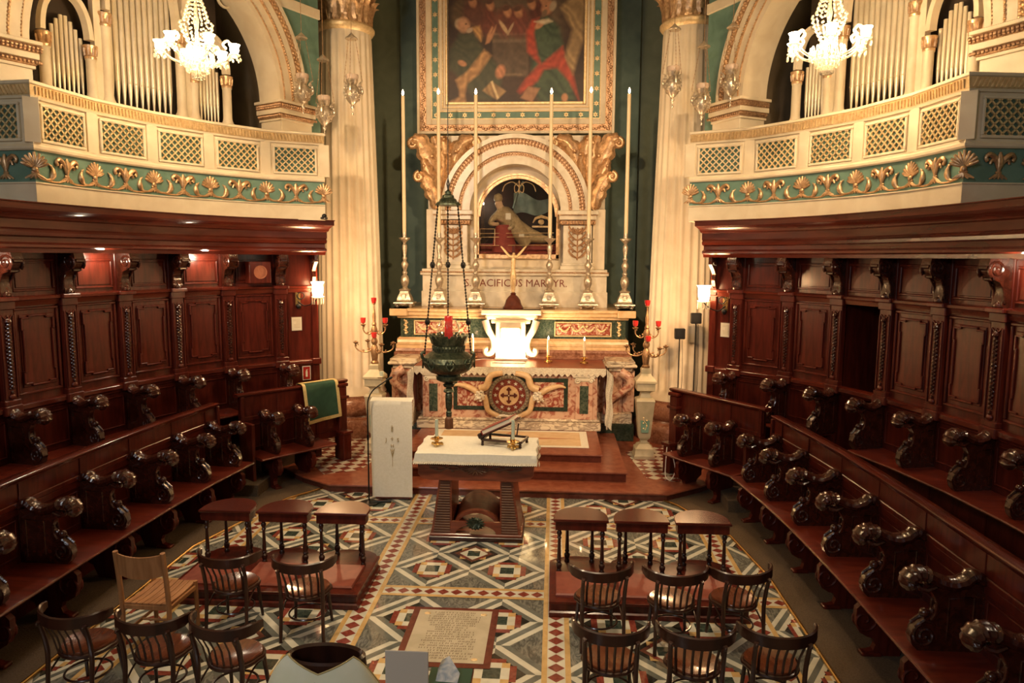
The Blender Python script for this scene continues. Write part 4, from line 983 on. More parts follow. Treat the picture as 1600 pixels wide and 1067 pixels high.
m = MB(); disc(m, .20, .337, 13.95, 14.03); med = ap('medallion_ring', m, fred)
m = MB()
for k in range(12):
    a = k * PI / 6; cx_, cz_ = MC[0] + .268 * math.cos(a), MC[1] + .268 * math.sin(a)
    m.prism([(cx_ + (.045 if j % 2 == 0 else .018) * math.sin(j * PI / 5), cz_ + (.045 if j % 2 == 0 else .018) * math.cos(j * PI / 5)) for j in range(10)], 13.942, 13.952)
part('star_inlay', m, fwhite, med)
m = MB(); disc(m, .0005, .20, 13.945, 14.02); cd = ap('medallion_centre', m, siena)
m = MB()
for q in range(4):
    a = q * PI / 2; c, s_ = math.cos(a), math.sin(a); m.tube([(MC[0], 13.94, MC[1]), (MC[0] + .12 * c, 13.94, MC[1] + .12 * s_)], .017, 6); m.ball(MC[0] + .135 * c, 13.94, MC[1] + .135 * s_, .032, 8, 1, .5, 1)
    for d in (-1, 1): m.ball(MC[0] + .115 * c - d * .03 * s_, 13.94, MC[1] + .115 * s_ + d * .03 * c, .02, 6, 1, .5, 1)
part('cross', m, redstepd, cd)
m = MB(); m.ball(MC[0], 13.93, MC[1], .016, 8); part('pearl', m, white, cd)
m = MB(); m.tube(crom([(MC[0] - .25, 13.95, .70), (MC[0] - .1, 13.93, .735), (MC[0], 13.93, .715), (MC[0] + .1, 13.93, .735), (MC[0] + .25, 13.95, .70)], 4), .03, 6)
ap('foot_scroll', m, white)
m = MB(); m.box(-1.74, 2.02, 13.99, 15.4, 1.60, 1.685, .012); ap('table_top', m, white)
# side bodies, gradine
for x0, x1 in ((-2.36, -1.62), (1.90, 2.66)): m = MB(); m.box(x0, x1, 14.42, 16.7, .13, .48, .01); ap('green_base', m, greenmd)
for x0, x1 in ((-2.32, -1.62), (1.90, 2.62)): m = MB(); m.box(x0, x1, 14.46, 16.7, .48, .70, .012); ap('base_course', m, whitev)
for x0, x1 in ((-2.36, -1.80), (2.08, 2.66)): m = MB(); m.box(x0, x1, 14.46, 16.7, 1.70, 1.77, .012); m.box(x0 - .04, x1 + .04, 14.42, 16.7, 1.64, 1.705, .02); m.box(x0 + .05, x1 - .05, 14.5, 16.7, 1.56, 1.64, .01); ap('lower_cornice', m, whitev)
for x0, x1, x in ((-2.12, -1.62, -2.24), (1.90, 2.42, 2.55)): m = MB(); m.box(x0, x1, 14.55, 16.7, .70, 1.56); m.box(x - .12, x + .12, 14.6, 16.7, .70, 1.56, .01); ap('side_body', m, pinkm)
for sx in (-1, 1):
    bx = AX + sx * 2.14; m = MB()
    path = crom([(bx + sx * .08, 14.42, 1.56), (bx + sx * .24, 14.36, 1.46), (bx + sx * .26, 14.34, 1.30), (bx + sx * .10, 14.36, 1.16), (bx - sx * .08, 14.38, 1.02), (bx - sx * .20, 14.40, .84), (bx - sx * .22, 14.42, .70)], 5)
    n = len(path); m.tube(path, [.10 - .05 * i / n for i in range(n)], 10, flat=1.0); ap('volute_console', m, pinkm, angle=60)
def apk(name, mb, mt, angle=35): return part(name, mb, mt, alt, AI @ CAMK, angle)
m = MB(); m.box(-2.30, 2.60, 14.56, 16.7, 1.77, 1.90, .02); m.tube([(-2.26, 14.62, 1.92), (2.56, 14.62, 1.92)], .07, 8); apk('rosso_moulding', m, rosso)
m = MB(); m.box(-2.26, 2.56, 14.58, 16.7, 1.95, 2.06, .02); m.tube([(-2.22, 14.63, 2.10), (2.52, 14.63, 2.10)], .085, 10); m.box(-2.2, 2.5, 14.62, 16.7, 2.1, 2.2); apk('siena_moulding', m, siena)
m = MB(); m.box(-2.16, 2.46, 14.62, 16.7, 2.2, 2.60); apk('gradine', m, greenm)
for x0, x1 in ((-1.88, -.72), (1.02, 2.18)):
    m = MB(); m.box(x0 + .03, x1 - .03, 14.595, 14.63, 2.28, 2.52, .02); q = apk('red_panel', m, breccia)
    p = MB()
    for a, b, c, d in ((x0, x1, 2.25, 2.275), (x0, x1, 2.525, 2.55), (x0, x0 + .025, 2.27, 2.53), (x1 - .025, x1, 2.27, 2.53)): p.box(a, b, 14.59, 14.63, c, d, .006)
    n = 4
    for k in range(n):
        xa, xb = x0 + .08 + k * (x1 - x0 - .16) / n, x0 + .08 + (k + 1) * (x1 - x0 - .16) / n
        for j in range(11):
            t_ = j / 10; p.ball(xa + (xb - xa) * t_, 14.588, 2.49 - .13 * math.sin(PI * t_) ** .8, .017 + .008 * math.sin(PI * t_), 6)
    for dx in (-.08, 0, .08): p.ball((x0 + x1) / 2 + dx, 14.585, 2.46, .03, 6)
    part('gilt_swags', p, goldl, q)
for x in (-2.05, 2.33):
    p = MB()
    for k in range(6): p.ball(x, 14.61, 2.28 + k * .05, .028, 6); p.ball(x + .03 * (-1) ** k, 14.61, 2.30 + k * .05, .018, 5)
    apk('gilt_drop', p, goldl)
m = MB(); m.box(-2.22, 2.52, 14.54, 16.7, 2.60, 2.66, .015); m.box(-2.30, 2.60, 14.46, 16.7, 2.66, 2.74, .02); m.box(-2.34, 2.64, 14.42, 16.7, 2.74, 2.80, .012)
m.box(-2.34, -1.98, 14.38, 15, 2.655, 2.80, .012); m.box(2.28, 2.64, 14.38, 15, 2.655, 2.80, .012); apk('upper_cornice', m, siena)
# tabernacle
m = MB(); tcx = .135
m.box(tcx - .30, tcx + .30, 14.36, 14.7, 1.80, 2.56, .01); m.box(tcx - .60, tcx + .62, 14.34, 14.7, 2.70, 2.80, .015); m.box(tcx - .52, tcx + .54, 14.38, 14.7, 2.60, 2.70, .03); m.box(tcx - .40, tcx + .40, 14.40, 14.7, 2.52, 2.60, .02)
tab = apk('tabernacle', m, creamm)
for sx in (-1, 1):
    m = MB()
    pth = crom([(tcx + sx * .52, 14.42, 2.58), (tcx + sx * .46, 14.40, 2.40), (tcx + sx * .36, 14.40, 2.22), (tcx + sx * .34, 14.40, 2.05), (tcx + sx * .40, 14.40, 1.92), (tcx + sx * .50, 14.40, 1.90), (tcx + sx * .52, 14.40, 1.98), (tcx + sx * .46, 14.40, 2.0)], 5); m.tube(pth, [.075 - .0009 * k for k in range(len(pth))], 8); part('scroll', m, creamm, tab, None, 60)
m = MB(); m.box(tcx - .20, tcx + .20, 14.335, 14.365, 1.90, 2.44, .01); dq = part('door', m, whitev if False else cream, tab)
m = MB()
for a, b, c, d in ((-.21, .21, 1.90, 1.93), (-.21, .21, 2.42, 2.45), (-.21, -.18, 1.9, 2.45), (.18, .21, 1.9, 2.45)): m.box(tcx + a, tcx + b, 14.325, 14.36, c, d, .006)
part('door_frame', m, goldl, dq)
# altar cover with lace
cv = thing('altar_cover', 'dark red altar cover edged with white zigzag lace hanging over the high altar', 'altar cloth', (AX, 14.3, 1.69))
CI = T(-AX, -14.3, -1.69)
m = MB(); m.box(-1.76, 2.04, 13.955, 15.16, 1.687, 1.70, .004); part('red_cover', m, redc, cv, CI)
m = MB(); pts = [(-1.76, 1.697)]; n = 33
for k in range(n):
    x0, x1 = -1.76 + 3.80 * k / n, -1.76 + 3.80 * (k + 1) / n; pts += [(x0, 1.58), ((x0 + x1) / 2, 1.52)]
pts += [(2.04, 1.58), (2.04, 1.697)]; m.prism(pts, 13.945, 13.953)
m.box(-1.76, 2.04, 13.941, 13.947, 1.655, 1.69); m.box(-1.76, 2.04, 13.941, 13.946, 1.60, 1.61); part('lace_edging', m, lace, cv, CI)
for sx, x in ((-1, -1.775), (1, 2.055)):
    m = MB(); rows = []
    for j in range(15):
        z = 1.70 - j * .085; rows.append([(x + sx * (.012 + .035 * (j / 14) * math.sin(i * 1.7 + j * .25) + .03 * (j / 14)), 13.93 + i * .045, z - (.05 * abs(math.sin(i * 1.1)) if j == 14 else 0)) for i in range(15)])
    m.sheet(rows)
    m.sheet([[(x - sx * .01 + sx * i * .022 + .012 * math.sin(j * .9), 13.925 - .02 * math.sin(i * 1.6 + j * .5), 1.69 - j * .085 - .02 * i) for i in range(7)] for j in range(14)]); part('lace_side_fall', m, lace, cv, CI, 60)
    m = MB(); m.sheet([[(x + sx * .004, 13.99 + i * .05, 1.70 - j * .11) for i in range(9)] for j in range(9)]); part('red_side_fall', m, redc, cv, CI)

# altar strip light, card, cable
sl_ = thing('strip_light', 'long grey strip light lying in front of the tabernacle and shining up at it', 'lamp', (.12, 14.86, 1.70))
m = MB(); m.box(-.35, .35, -.035, .035, 0, .05, .008); part('housing', m, greyb, sl_)
m = MB(); m.box(-.32, .32, -.02, .025, .05, .054); part('diffuser', m, mat('strip_lens', (.9, .85, .7), None, emit=(1, .78, .45), es=14), sl_)
light('strip_light_beam', 'AREA', (.12, 14.80, 1.775), 58, (1, .78, .46), .66, (.12, 15.02, 2.75), size_y=.05)
m = MB(); m.box(-.34, .34, -.09, .09, 0, .012, .003); o = tag(part('altar_card', m, linen, None, T(.09, 14.55, 1.70)), 'flat brown altar card with pale rim lying before the strip light', 'card')
m = MB(); m.box(-.31, .31, -.07, .07, .012, .016); part('face', m, redc, o)
m = MB(); m.tube(crom([(-.24, 14.88, 1.708), (-.45, 14.99, 1.708), (-.62, 14.85, 1.708), (-.72, 15.02, 1.708)], 6), .008, 6); tag(part('power_cable', m, signw), 'white power cable running from the strip light across the altar cover', 'cable')
# ------------------------------------------------------------------ tall candlesticks and candles of the gradine
def mk_candlestick():
    m = MB()
    for k in range(4):
        a = k * PI / 2 + PI / 4; m.ball(.16 * math.cos(a) * 1.2, .16 * math.sin(a) * 1.2, .035, .04, 8)
    sq = lambda w, z: [(-w, -w, z), (w, -w, z), (w, w, z), (-w, w, z)]
    m.loft([sq(.19, .07), sq(.205, .09), sq(.20, .11), sq(.165, .125), sq(.145, .145), sq(.14, .18), sq(.12, .24), sq(.092, .30), sq(.082, .335), sq(.10, .35), sq(.104, .37), sq(.08, .39)])
    for s in (-1, 1): m.tube(crom([(s * .17, -.2, .05), (s * .10, -.21, .085), (0, -.21, .05)], 4), .016, 6)
    m.box(-.045, .045, -.145, -.11, .17, .28, .012)
    m.lathe([(.07, .39), (.05, .42), (.065, .46), (.085, .52), (.09, .58), (.07, .65), (.04, .68), (.055, .71), (.055, .73), (.035, .76), (.045, .80), (.07, .86), (.075, .90), (.05, .95), (.035, .98), (.05, 1.01), (.05, 1.03), (.032, 1.06), (.042, 1.14), (.055, 1.24), (.05, 1.29), (.03, 1.32), (.04, 1.35), (.07, 1.38), (.115, 1.42), (.12, 1.44), (.07, 1.45), (.045, 1.45), (.042, 1.54), (.01, 1.54)], seg=16)
    return m
cands = [(-2.11, 2.80), (-1.385, 2.80), (-.625, 2.80), (.90, 2.80), (1.69, 2.80), (2.445, 2.80)]
desc = ['at the end beside the column behind the green cloth', 'second from the end beside the green cloth', 'next to the crucifix, on the sanctuary lamp side', 'next to the crucifix, away from the sanctuary lamp', 'second from the end beside the black stand lights', 'at the end nearest the black stand lights']
ctop = [7.02, 7.04, 7.03, 7.03, 7.05, 7.03]
cs0 = None
for i, (x, z) in enumerate(cands):
    M = CAMK @ T(x, 14.85, z)
    if cs0 is None:
        cs0 = tag(part('candlestick', mk_candlestick(), silver, None, M, 40), 'x', 'candlestick', 'tall silver altar candlesticks')
        o = cs0
    else: o = like(cs0, None, M)
    o['label'] = 'tall silver baluster candlestick, ' + desc[i]
    h = ctop[i] - z - 1.47; m = MB(); m.lathe([(.040, 0), (.038, h * .5), (.036, h - .01), (.028, h), (.004, h)], seg=12)
    c = tag(part('tall_candle', m, wax, None, CAMK @ T(x, 14.85, z + 1.54)), 'very tall lit cream candle, ' + desc[i], 'candle', 'tall candles over the high altar')
    m = MB(); m.lathe([(.004, 0), (.022, .03), (.026, .055), (.014, .09), (.002, .12)], seg=8); part('flame', m, flame, c, T(0, 0, h))
# crucifix
cr_ = thing('crucifix', 'dark altar crucifix with pale gilt figure on a bell-shaped foot', 'crucifix', (.165, 14.7, 2.80)); cr_.matrix_basis = CAMK @ cr_.matrix_basis
m = MB(); m.lathe([(.21, 0), (.215, .03), (.19, .06), (.17, .10), (.15, .18), (.10, .25), (.05, .29), (.06, .31), (.03, .34), (.02, .36)], seg=20); part('foot', m, redstepd, cr_)
m = MB(); m.box(-.028, .028, .0, .03, .34, 1.28, .004); m.box(-.27, .27, .0, .028, 1.10, 1.145, .004); part('cross', m, wood, cr_)
skinmesh('figure', [(0, -.045, .98, .052, .036), (0, -.05, .84, .045, .034), (0, -.045, .72, .048, .036), (-.03, -.06, .56, .034), (-.018, -.045, .40, .024), (-.008, -.05, .33, .018), (.03, -.06, .56, .034), (.018, -.045, .40, .024), (.008, -.05, .33, .018), (0, -.045, 1.06, .03), (.008, -.055, 1.10, .022), (.012, -.07, 1.15, .042, .046), (-.07, -.04, 1.06, .034), (-.15, -.02, 1.15, .027), (-.235, -.012, 1.25, .021), (-.262, -.014, 1.275, .014), (.07, -.04, 1.06, .034), (.15, -.02, 1.15, .027), (.235, -.012, 1.25, .021), (.262, -.014, 1.275, .014)], [(0, 1), (1, 2), (2, 3), (3, 4), (4, 5), (2, 6), (6, 7), (7, 8), (0, 9), (9, 10), (10, 11), (9, 12), (12, 13), (13, 14), (14, 15), (9, 16), (16, 17), (17, 18), (18, 19)], goldl, cr_)
m = MB(); m.loft([[(w * math.cos(a), -.05 + w * .75 * math.sin(a), z) for a in np.linspace(0, 2 * PI, 13)[:-1]] for z, w in ((.78, .052), (.72, .06), (.64, .066), (.61, .06))]); part('loincloth', m, goldl, cr_)
# small altar candles
def small_candle(name, label, loc, h, ck, lit, group, hs=.12, r=.026, waxm=wax):
    o = thing(name, label, 'candle', loc, 0, group)
    m = MB()
    for k in range(3):
        a = k * 2 * PI / 3 + .5; m.tube([(.03 * math.cos(a), .03 * math.sin(a), .035), (.075 * math.cos(a), .075 * math.sin(a), .03), (.09 * math.cos(a), .09 * math.sin(a), .010)], [.018, .022, .012], 6)
    m.lathe([(.05, .02), (.03, .04), (.022, .06), (.035, .075), (.02, .09), (.03, hs - .02), (.085, hs), (.09, hs + .008), (.03, hs + .004), (.032, hs + .04)], seg=14); part('holder', m, brass, o)
    m = MB(); m.lathe([(r, hs), (r, hs + h), (r * .6, hs + h + .006), (.003, hs + h + .004)], seg=12); part('candle', m, waxm, o)
    if lit:
        m = MB(); m.lathe([(.003, 0), (.014, .02), (.016, .035), (.008, .06), (.001, .08)], seg=8); part('flame', m, flame, o, T(0, 0, hs + h))
    return o
small_candle('altar_candle', 'lit candle in brass holder on the altar cover nearest the tabernacle, stand-light side', (.90, 14.62, 1.70), .36, 0, True, 'candles on the high altar')
small_candle('altar_candle', 'lit candle in brass holder at the stand-light end of the altar cover', (1.63, 14.50, 1.70), .36, 0, True, 'candles on the high altar')
small_candle('altar_candle', 'lit candle in brass holder beside the white power cable', (-.69, 14.86, 1.70), .36, 0, True, 'candles on the high altar')
small_candle('altar_candle', 'lit candle in brass holder behind the hanging green lamp', (-1.36, 14.6, 1.70), .36, 0, True, 'candles on the high altar')

# ------------------------------------------------------------------ candelabra on pedestals
def mk_pedestal():
    m = MB(); sq = lambda w, z: [(-w, -w, z), (w, -w, z), (w, w, z), (-w, w, z)]
    m.loft([sq(.19, 0), sq(.19, .06), sq(.175, .08), sq(.17, .19), sq(.14, .21), sq(.12, .25), sq(.07, .28), sq(.06, .33), sq(.08, .36), sq(.10, .38), sq(.11, .42), sq(.165, 1.06), sq(.175, 1.09), sq(.165, 1.12), sq(.10, 1.15), sq(.08, 1.22), sq(.10, 1.26), sq(.165, 1.29), sq(.165, 1.42), sq(.19, 1.43), sq(.19, 1.47), sq(.165, 1.50), sq(.11, 1.56), sq(.085, 1.60), sq(.09, 1.68), sq(.07, 1.70)])
    return m
def candelabrum(loc, label, plabel):
    p = thing('candelabrum_pedestal', plabel, 'pedestal', loc, 0, 'candelabrum pedestals')
    shared('pedestal', mk_pedestal, stone, p, Matrix(), 'shaft')
    def inlay():
        m = MB(); m.T = T(0, -.148, .50) @ RX(R(-4.9)); m.prism([(-.065, 0), (.065, 0), (.11, .44)] + arc(0, .44, .11, 0, 180, 10) + [(-.11, .44)], -.008, .02); return m
    i_ = shared('inlay', inlay, teal, p, Matrix(), 'painted_inlay')
    def vine():
        m = MB(); m.T = T(0, -.158, .50) @ RX(R(-4.9))
        m.tube(crom([(0, 0, .05), (.03, 0, .15), (-.03, 0, .25), (.03, 0, .35), (0, 0, .47)], 5), .007, 5)
        for k in range(8): m.ball((.03 if k % 2 else -.03), 0, .08 + k * .05, .016, 6)
        return m
    shared('vine', vine, goldl, i_, Matrix(), 'gilt_vine')
    z0 = 1.70
    c = thing('candelabrum', label, 'candelabrum', (loc[0], loc[1], loc[2] + z0), 0, 'gilt candelabra')
    shared('cstem', lambda: MB().lathe([(.07, 0), (.075, .03), (.05, .06), (.06, .12), (.075, .22), (.06, .32), (.035, .36), (.06, .40), (.065, .44), (.04, .50), (.05, .58), (.06, .66), (.035, .72), (.045, .75), (.025, .80), (.035, .90), (.02, 1.0), (.012, 1.07), (.012, 1.12), (.04, 1.14), (.04, 1.15), (.005, 1.15)], seg=12), oldgilt, c, Matrix(), 'stem')
    def arm(r, z):
        def f():
            m = MB(); m.tube(crom([(.03, 0, z - .10), (.45 * r, 0, z - .16), (.85 * r, 0, z - .13), (1.03 * r, 0, z - .05), (.95 * r, 0, z + .02), (.86 * r, 0, z - .03)], 5), [.016 - .0003 * k for k in range(26)], 6)
            m.tube([(r * .98, 0, z - .06), (r, 0, z)], .014, 6); m.lathe([(.012, z - .01), (.05, z + .015), (.055, z + .03), (.02, z + .03), (.02, z + .05)], r, 0, 0, 10)
            m.ball(r * .6, 0, z - .13, .022, 6); m.ball(r * .35, 0, z - .10, .02, 6); return m
        return f
    glass_ = lambda: MB().lathe([(.03, 0), (.042, .015), (.05, .05), (.052, .10), (.045, .095), (.04, .02), (.005, .01)], seg=12)
    for k in range(2):
        a = shared('uparm', arm(.21, .72), oldgilt, c, RZ(k * PI), 'arm'); shared('rglass', glass_, redglass, a, T(.21, 0, .77), 'red_glass')
    for k in range(4):
        a = shared('loarm', arm(.36, .38), oldgilt, c, RZ(R(35) + k * PI / 2 - R(35) * (k % 2 == 0)), 'arm')
    fg = shared('rglass2', glass_, redglass, c, T(.02, -.10, .50), 'red_glass'); shared('rglass3', glass_, redoff, c, T(0, 0, 1.15), 'red_glass')
    return c
candelabrum((2.72, 13.3, .13), 'gilt branched candelabrum with red glasses, beside the black stand lights', 'cream marble pedestal with green painted inlay, beside the black stand lights')
candelabrum((-2.38, 13.3, .13), 'gilt branched candelabrum with red glasses, on the pedestal behind the white-draped ambo', 'cream marble pedestal mostly hidden behind the white-draped ambo')
m = MB(); m.lathe([(.035, 0), (.04, .02), (.045, .10), (.04, .095), (.034, .02), (.004, .015)], seg=12); tag(part('votive_cup', m, waxg, None, T(-2.22, 13.16, 1.60)), 'small pale votive cup on the ledge of the pedestal behind the ambo', 'votive cup')
m = MB(); m.box(-.08, .08, -.06, .06, 0, .012); tag(part('votive_tray', m, brass, None, T(-2.20, 13.16, 1.588)), 'small metal tray projecting from the pedestal behind the ambo', 'tray')

# ------------------------------------------------------------------ hanging lamps
def chain(m, a, b, r=.011, step=.045):
    a, b = Vector(a), Vector(b); n = max(2, int((b - a).length / step)); d = (b - a)
    m.tube([a, b], r * .45, 4)
    for k in range(n): p = a + d * ((k + .5) / n); m.ball(p.x, p.y, p.z, r, 4, 1, 1, 1.5)
sa = thing('sanctuary_lamp', 'large green bronze sanctuary lamp with a red glass hanging before the altar', 'hanging lamp', (-.70, 11.5, 1.04))
SI = T(0, 0, -1.04)
m = MB(); m.lathe([(.02, 1.72), (.08, 1.74), (.10, 1.78), (.06, 1.80), (.14, 1.83), (.20, 1.86), (.21, 1.92), (.19, 1.95), (.30, 1.99), (.39, 2.07), (.425, 2.16), (.40, 2.24), (.32, 2.30), (.25, 2.33), (.25, 2.36), (.265, 2.39), (.25, 2.42), (.27, 2.45), (.27, 2.47), (.25, 2.47), (.23, 2.36), (.30, 2.22), (.30, 2.1), (.05, 2.0)], seg=32)
for k in range(30):
    a = k * 2 * PI / 30; m.tube([(.255 * math.cos(a), .255 * math.sin(a), 2.34), (.262 * math.cos(a), .262 * math.sin(a), 2.42)], .012, 5)
for k in range(8):
    a = k * PI / 4 + .2; c, s_ = math.cos(a), math.sin(a)
    for q in (-1, 1): m.tube([((.40 + .02) * math.cos(a + q * t_), (.42) * math.sin(a + q * t_), 2.06 + .16 * u_) for t_, u_ in ((.02, 0), (.12, .3), (.17, .7), (.10, 1), (.05, .7))], .016, 5)
bowl = part('bowl', m, bronze, sa, SI)
m = MB()
for k in range(18):
    a = k * 2 * PI / 18; T0 = RZ(a); m.T = T0
    m.loft([[(-.045, .265, 2.46), (.045, .265, 2.46), (.045, .28, 2.46), (-.045, .28, 2.46)], [(-.052, .285, 2.54), (.052, .285, 2.54), (.052, .305, 2.54), (-.052, .305, 2.54)], [(-.03, .315, 2.60), (.03, .315, 2.60), (.03, .335, 2.595), (-.03, .335, 2.595)]])
m.T = None; m.lathe([(.245, 2.45), (.285, 2.56), (.275, 2.56), (.235, 2.45)], seg=32); part('crown_rim', m, bronze, sa, SI)
m = MB(); m.lathe([(.02, 1.74), (.05, 1.72), (.075, 1.70), (.09, 1.66), (.05, 1.63), (.06, 1.60), (.055, 1.4), (.035, 1.34), (.05, 1.31), (.045, 1.28), (.03, 1.26), (.01, 1.25)][::-1], seg=14); m.ball(0, 0, 1.27, .05, 10); part('drop_finial', m, bronze, sa, SI)
m = MB(); m.lathe([(.005, 1.04), (.062, 1.04), (.066, 1.10), (.062, 1.20), (.04, 1.245), (.02, 1.26)], seg=18)
for k in range(18): a = k * 2 * PI / 18; m.tube([(.064 * math.cos(a), .064 * math.sin(a), 1.045), (.06 * math.cos(a), .06 * math.sin(a), 1.21)], .008, 4)
part('tassel', m, redleather if False else ribw, sa, SI)
m = MB(); m.lathe([(.05, 2.50), (.07, 2.56), (.066, 2.70), (.068, 2.88), (.062, 2.90), (.055, 2.88), (.055, 2.56)], seg=16); part('red_glass', m, redglass, sa, SI)
m = MB(); m.lathe([(.10, 2.48), (.16, 2.56), (.185, 2.66), (.17, 2.77), (.13, 2.83), (.125, 2.83), (.165, 2.76), (.18, 2.66), (.155, 2.57), (.095, 2.49)], seg=24); part('glass_globe', m, glass, sa, SI)
m = MB(); m.lathe([(.01, 4.92), (.02, 4.90), (.05, 4.88), (.05, 4.84), (.09, 4.82), (.10, 4.78), (.13, 4.76), (.15, 4.72), (.20, 4.69), (.205, 4.66), (.15, 4.66), (.02, 4.70)][::-1], seg=24)
for k in range(24): a = k * 2 * PI / 24; m.ball(.17 * math.cos(a), .17 * math.sin(a), 4.70, .018, 5)
part('canopy', m, bronze, sa, SI)
for a in (100, 215, 335):
    m = MB(); c, s_ = math.cos(R(a)), math.sin(R(a)); chain(m, (.43 * c, .43 * s_, 2.30), (.18 * c, .18 * s_, 4.67), .016, .05)
    for f in (.22, .60): m.ball((.43 - .25 * f) * c, (.43 - .25 * f) * s_, 2.3 + 2.37 * f, .045, 7, 1, 1, 1.3)
    part('chain', m, iron, sa, SI)
    m = MB(); m.tube(crom([(.40 * c, .40 * s_, 2.20), (.46 * c, .46 * s_, 2.24), (.48 * c, .48 * s_, 2.32), (.43 * c, .43 * s_, 2.34)], 4), .025, 6); part('lug', m, bronze, sa, SI)
m = MB(); m.tube([(0, 0, 4.9), (0, 0, 12)], .007, 5); m.tube([(0, 0, 4.9), (.02, 0, 5.0), (0, 0, 5.1), (-.02, 0, 5.0), (0, 0, 4.9)], .01, 5); part('suspension', m, iron, sa, SI)
# six silver lamps before the columns
def silver_lamp(loc, label):
    o = thing('hanging_lamp', label, 'hanging lamp', loc, 0, 'small silver hanging lamps')
    def body():
        m = MB(); m.lathe([(.004, -.40), (.018, -.39), (.02, -.36), (.006, -.34), (.008, -.30), (.03, -.28), (.035, -.25), (.02, -.22), (.05, -.20), (.10, -.14), (.135, -.06), (.14, 0), (.12, .06), (.085, .10), (.075, .13), (.095, .17), (.11, .21), (.10, .21), (.085, .18), (.06, .13), (.06, .10)], seg=18)
        rq = random.Random(8)
        for k in range(46):
            a, z = rq.uniform(0, 2 * PI), rq.uniform(-.14, .06); r = .10 + .04 * (1 - abs(z + .02) / .14); m.ball(r * math.cos(a), r * math.sin(a), z, .024, 6)
        return m
    b = shared('slbody', body, silver, o, Matrix(), 'bowl')
    def handle():
        m = MB(); m.tube(crom([(.11, 0, -.06), (.18, 0, 0), (.17, 0, .10), (.12, 0, .12), (.15, 0, .18), (.19, 0, .20)], 4), [.02, .022, .025, .026, .025, .024, .022, .02, .02, .02, .022, .024, .024, .02, .018, .016, .014, .012, .012, .01, .008], 6); m.ball(.17, 0, .06, .03, 6); m.ball(.14, 0, .14, .025, 6); return m
    for k in range(3): shared('slhandle', handle, silver, o, RZ(k * 2 * PI / 3 + .6), 'handle')
    cup = lambda: MB().lathe([(.07, .16), (.10, .20), (.115, .27), (.11, .30), (.10, .30), (.105, .27), (.09, .20), (.05, .17)], seg=18)
    shared('slcup', cup, mat('frosted_glass', (.80, .62, .48), None, rough=.25, trans=.35) if 'frosted_glass' not in MATS else MATS['frosted_glass'], o, Matrix(), 'glass_cup')
    def chains():
        m = MB()
        for k in range(3):
            a = k * 2 * PI / 3 + .6; chain(m, (.19 * math.cos(a), .19 * math.sin(a), .20), (.07 * math.cos(a), .07 * math.sin(a), .93), .008, .06)
        m.tube([(0, 0, 1.0), (0, 0, 5.5)], .005, 4); return m
    shared('slchain', chains, goldr, o, Matrix(), 'chain')
    can = lambda: MB().lathe([(.10, .90), (.11, .915), (.10, .93), (.06, .96), (.03, .99), (.01, 1.01)], seg=16)
    shared('slcan', can, silver, o, Matrix(), 'canopy')
side = {-1: 'before the column behind the green cloth', 1: 'before the column beside the stand lights'}
for x, z, l in ((-3.53, 6.77, 'silver hanging lamp ' + side[-1] + ', nearest the arch'), (-3.15, 6.39, 'lowest of the three silver hanging lamps ' + side[-1]), (-2.63, 6.75, 'silver hanging lamp ' + side[-1] + ', nearest the painting'), (3.01, 6.84, 'silver hanging lamp ' + side[1] + ', nearest the painting'), (3.52, 6.55, 'lowest of the three silver hanging lamps ' + side[1]), (4.0, 6.86, 'silver hanging lamp ' + side[1] + ', nearest the arch')): silver_lamp((x, 13.0, z), l)

# ------------------------------------------------------------------ galleries, arches, organs
BP = [(3.13, 12.46), (3.99, 12.03), (4.60, 11.28), (5.08, 10.50), (5.40, 9.60), (5.52, 8.64)]
GZ0, GZ1, GZ2, GZ3, GZT = 4.47, 4.73, 5.12, 5.72, 5.94
def mk_lattice():
    m = MB(); w, h = .33, .205; st = .104
    def bar(c, sgn):       # z = sgn*x + c
        pts = []
        for x in (-w, w):
            z = sgn * x + c
            if -h <= z <= h: pts.append((x, z))
        for z in (-h, h):
            x = (z - c) * sgn
            if -w < x < w: pts.append((x, z))
        if len(pts) == 2:
            (x0, z0), (x1, z1) = pts; d = .0066
            m.loft([[(x0 - d * sgn, 0, z0 + d), (x0 + d * sgn, 0, z0 - d), (x0 + d * sgn, .022, z0 - d), (x0 - d * sgn, .022, z0 + d)], [(x1 - d * sgn, 0, z1 + d), (x1 + d * sgn, 0, z1 - d), (x1 + d * sgn, .022, z1 - d), (x1 - d * sgn, .022, z1 + d)]])
    k = -.6
    while k < .6: bar(k, 1); bar(k, -1); k += st
    return m
def mk_latframe():
    m = MB()
    for a, b, c, d in ((-.36, .36, .20, .235), (-.36, .36, -.235, -.20), (-.36, -.325, -.2, .2), (.325, .36, -.2, .2)): m.box(a, b, -.005, .035, c, d, .008)
    return m
def mk_palmette():
    m = MB()
    for k in range(9):
        a = R(-68 + k * 17); l = .15 - .03 * abs(k - 4) / 4; rings = []
        m.tube([(.02 * math.sin(a), .012, .10 + .02 * math.cos(a)), (.6 * l * math.sin(a), .03, .10 + .6 * l * math.cos(a)), (l * math.sin(a), .022, .10 + l * math.cos(a))], [.010, .019, .012], 6)
    m.ball(0, .02, .085, .03, 8); m.box(-.035, .035, .0, .03, .05, .07, .008)
    for k in (-2, -1, 0, 1, 2): m.tube([(0, .015, .055), (k * .025, .02, .02), (k * .042, .015, .0)], [.010, .013, .007], 5)
    return m
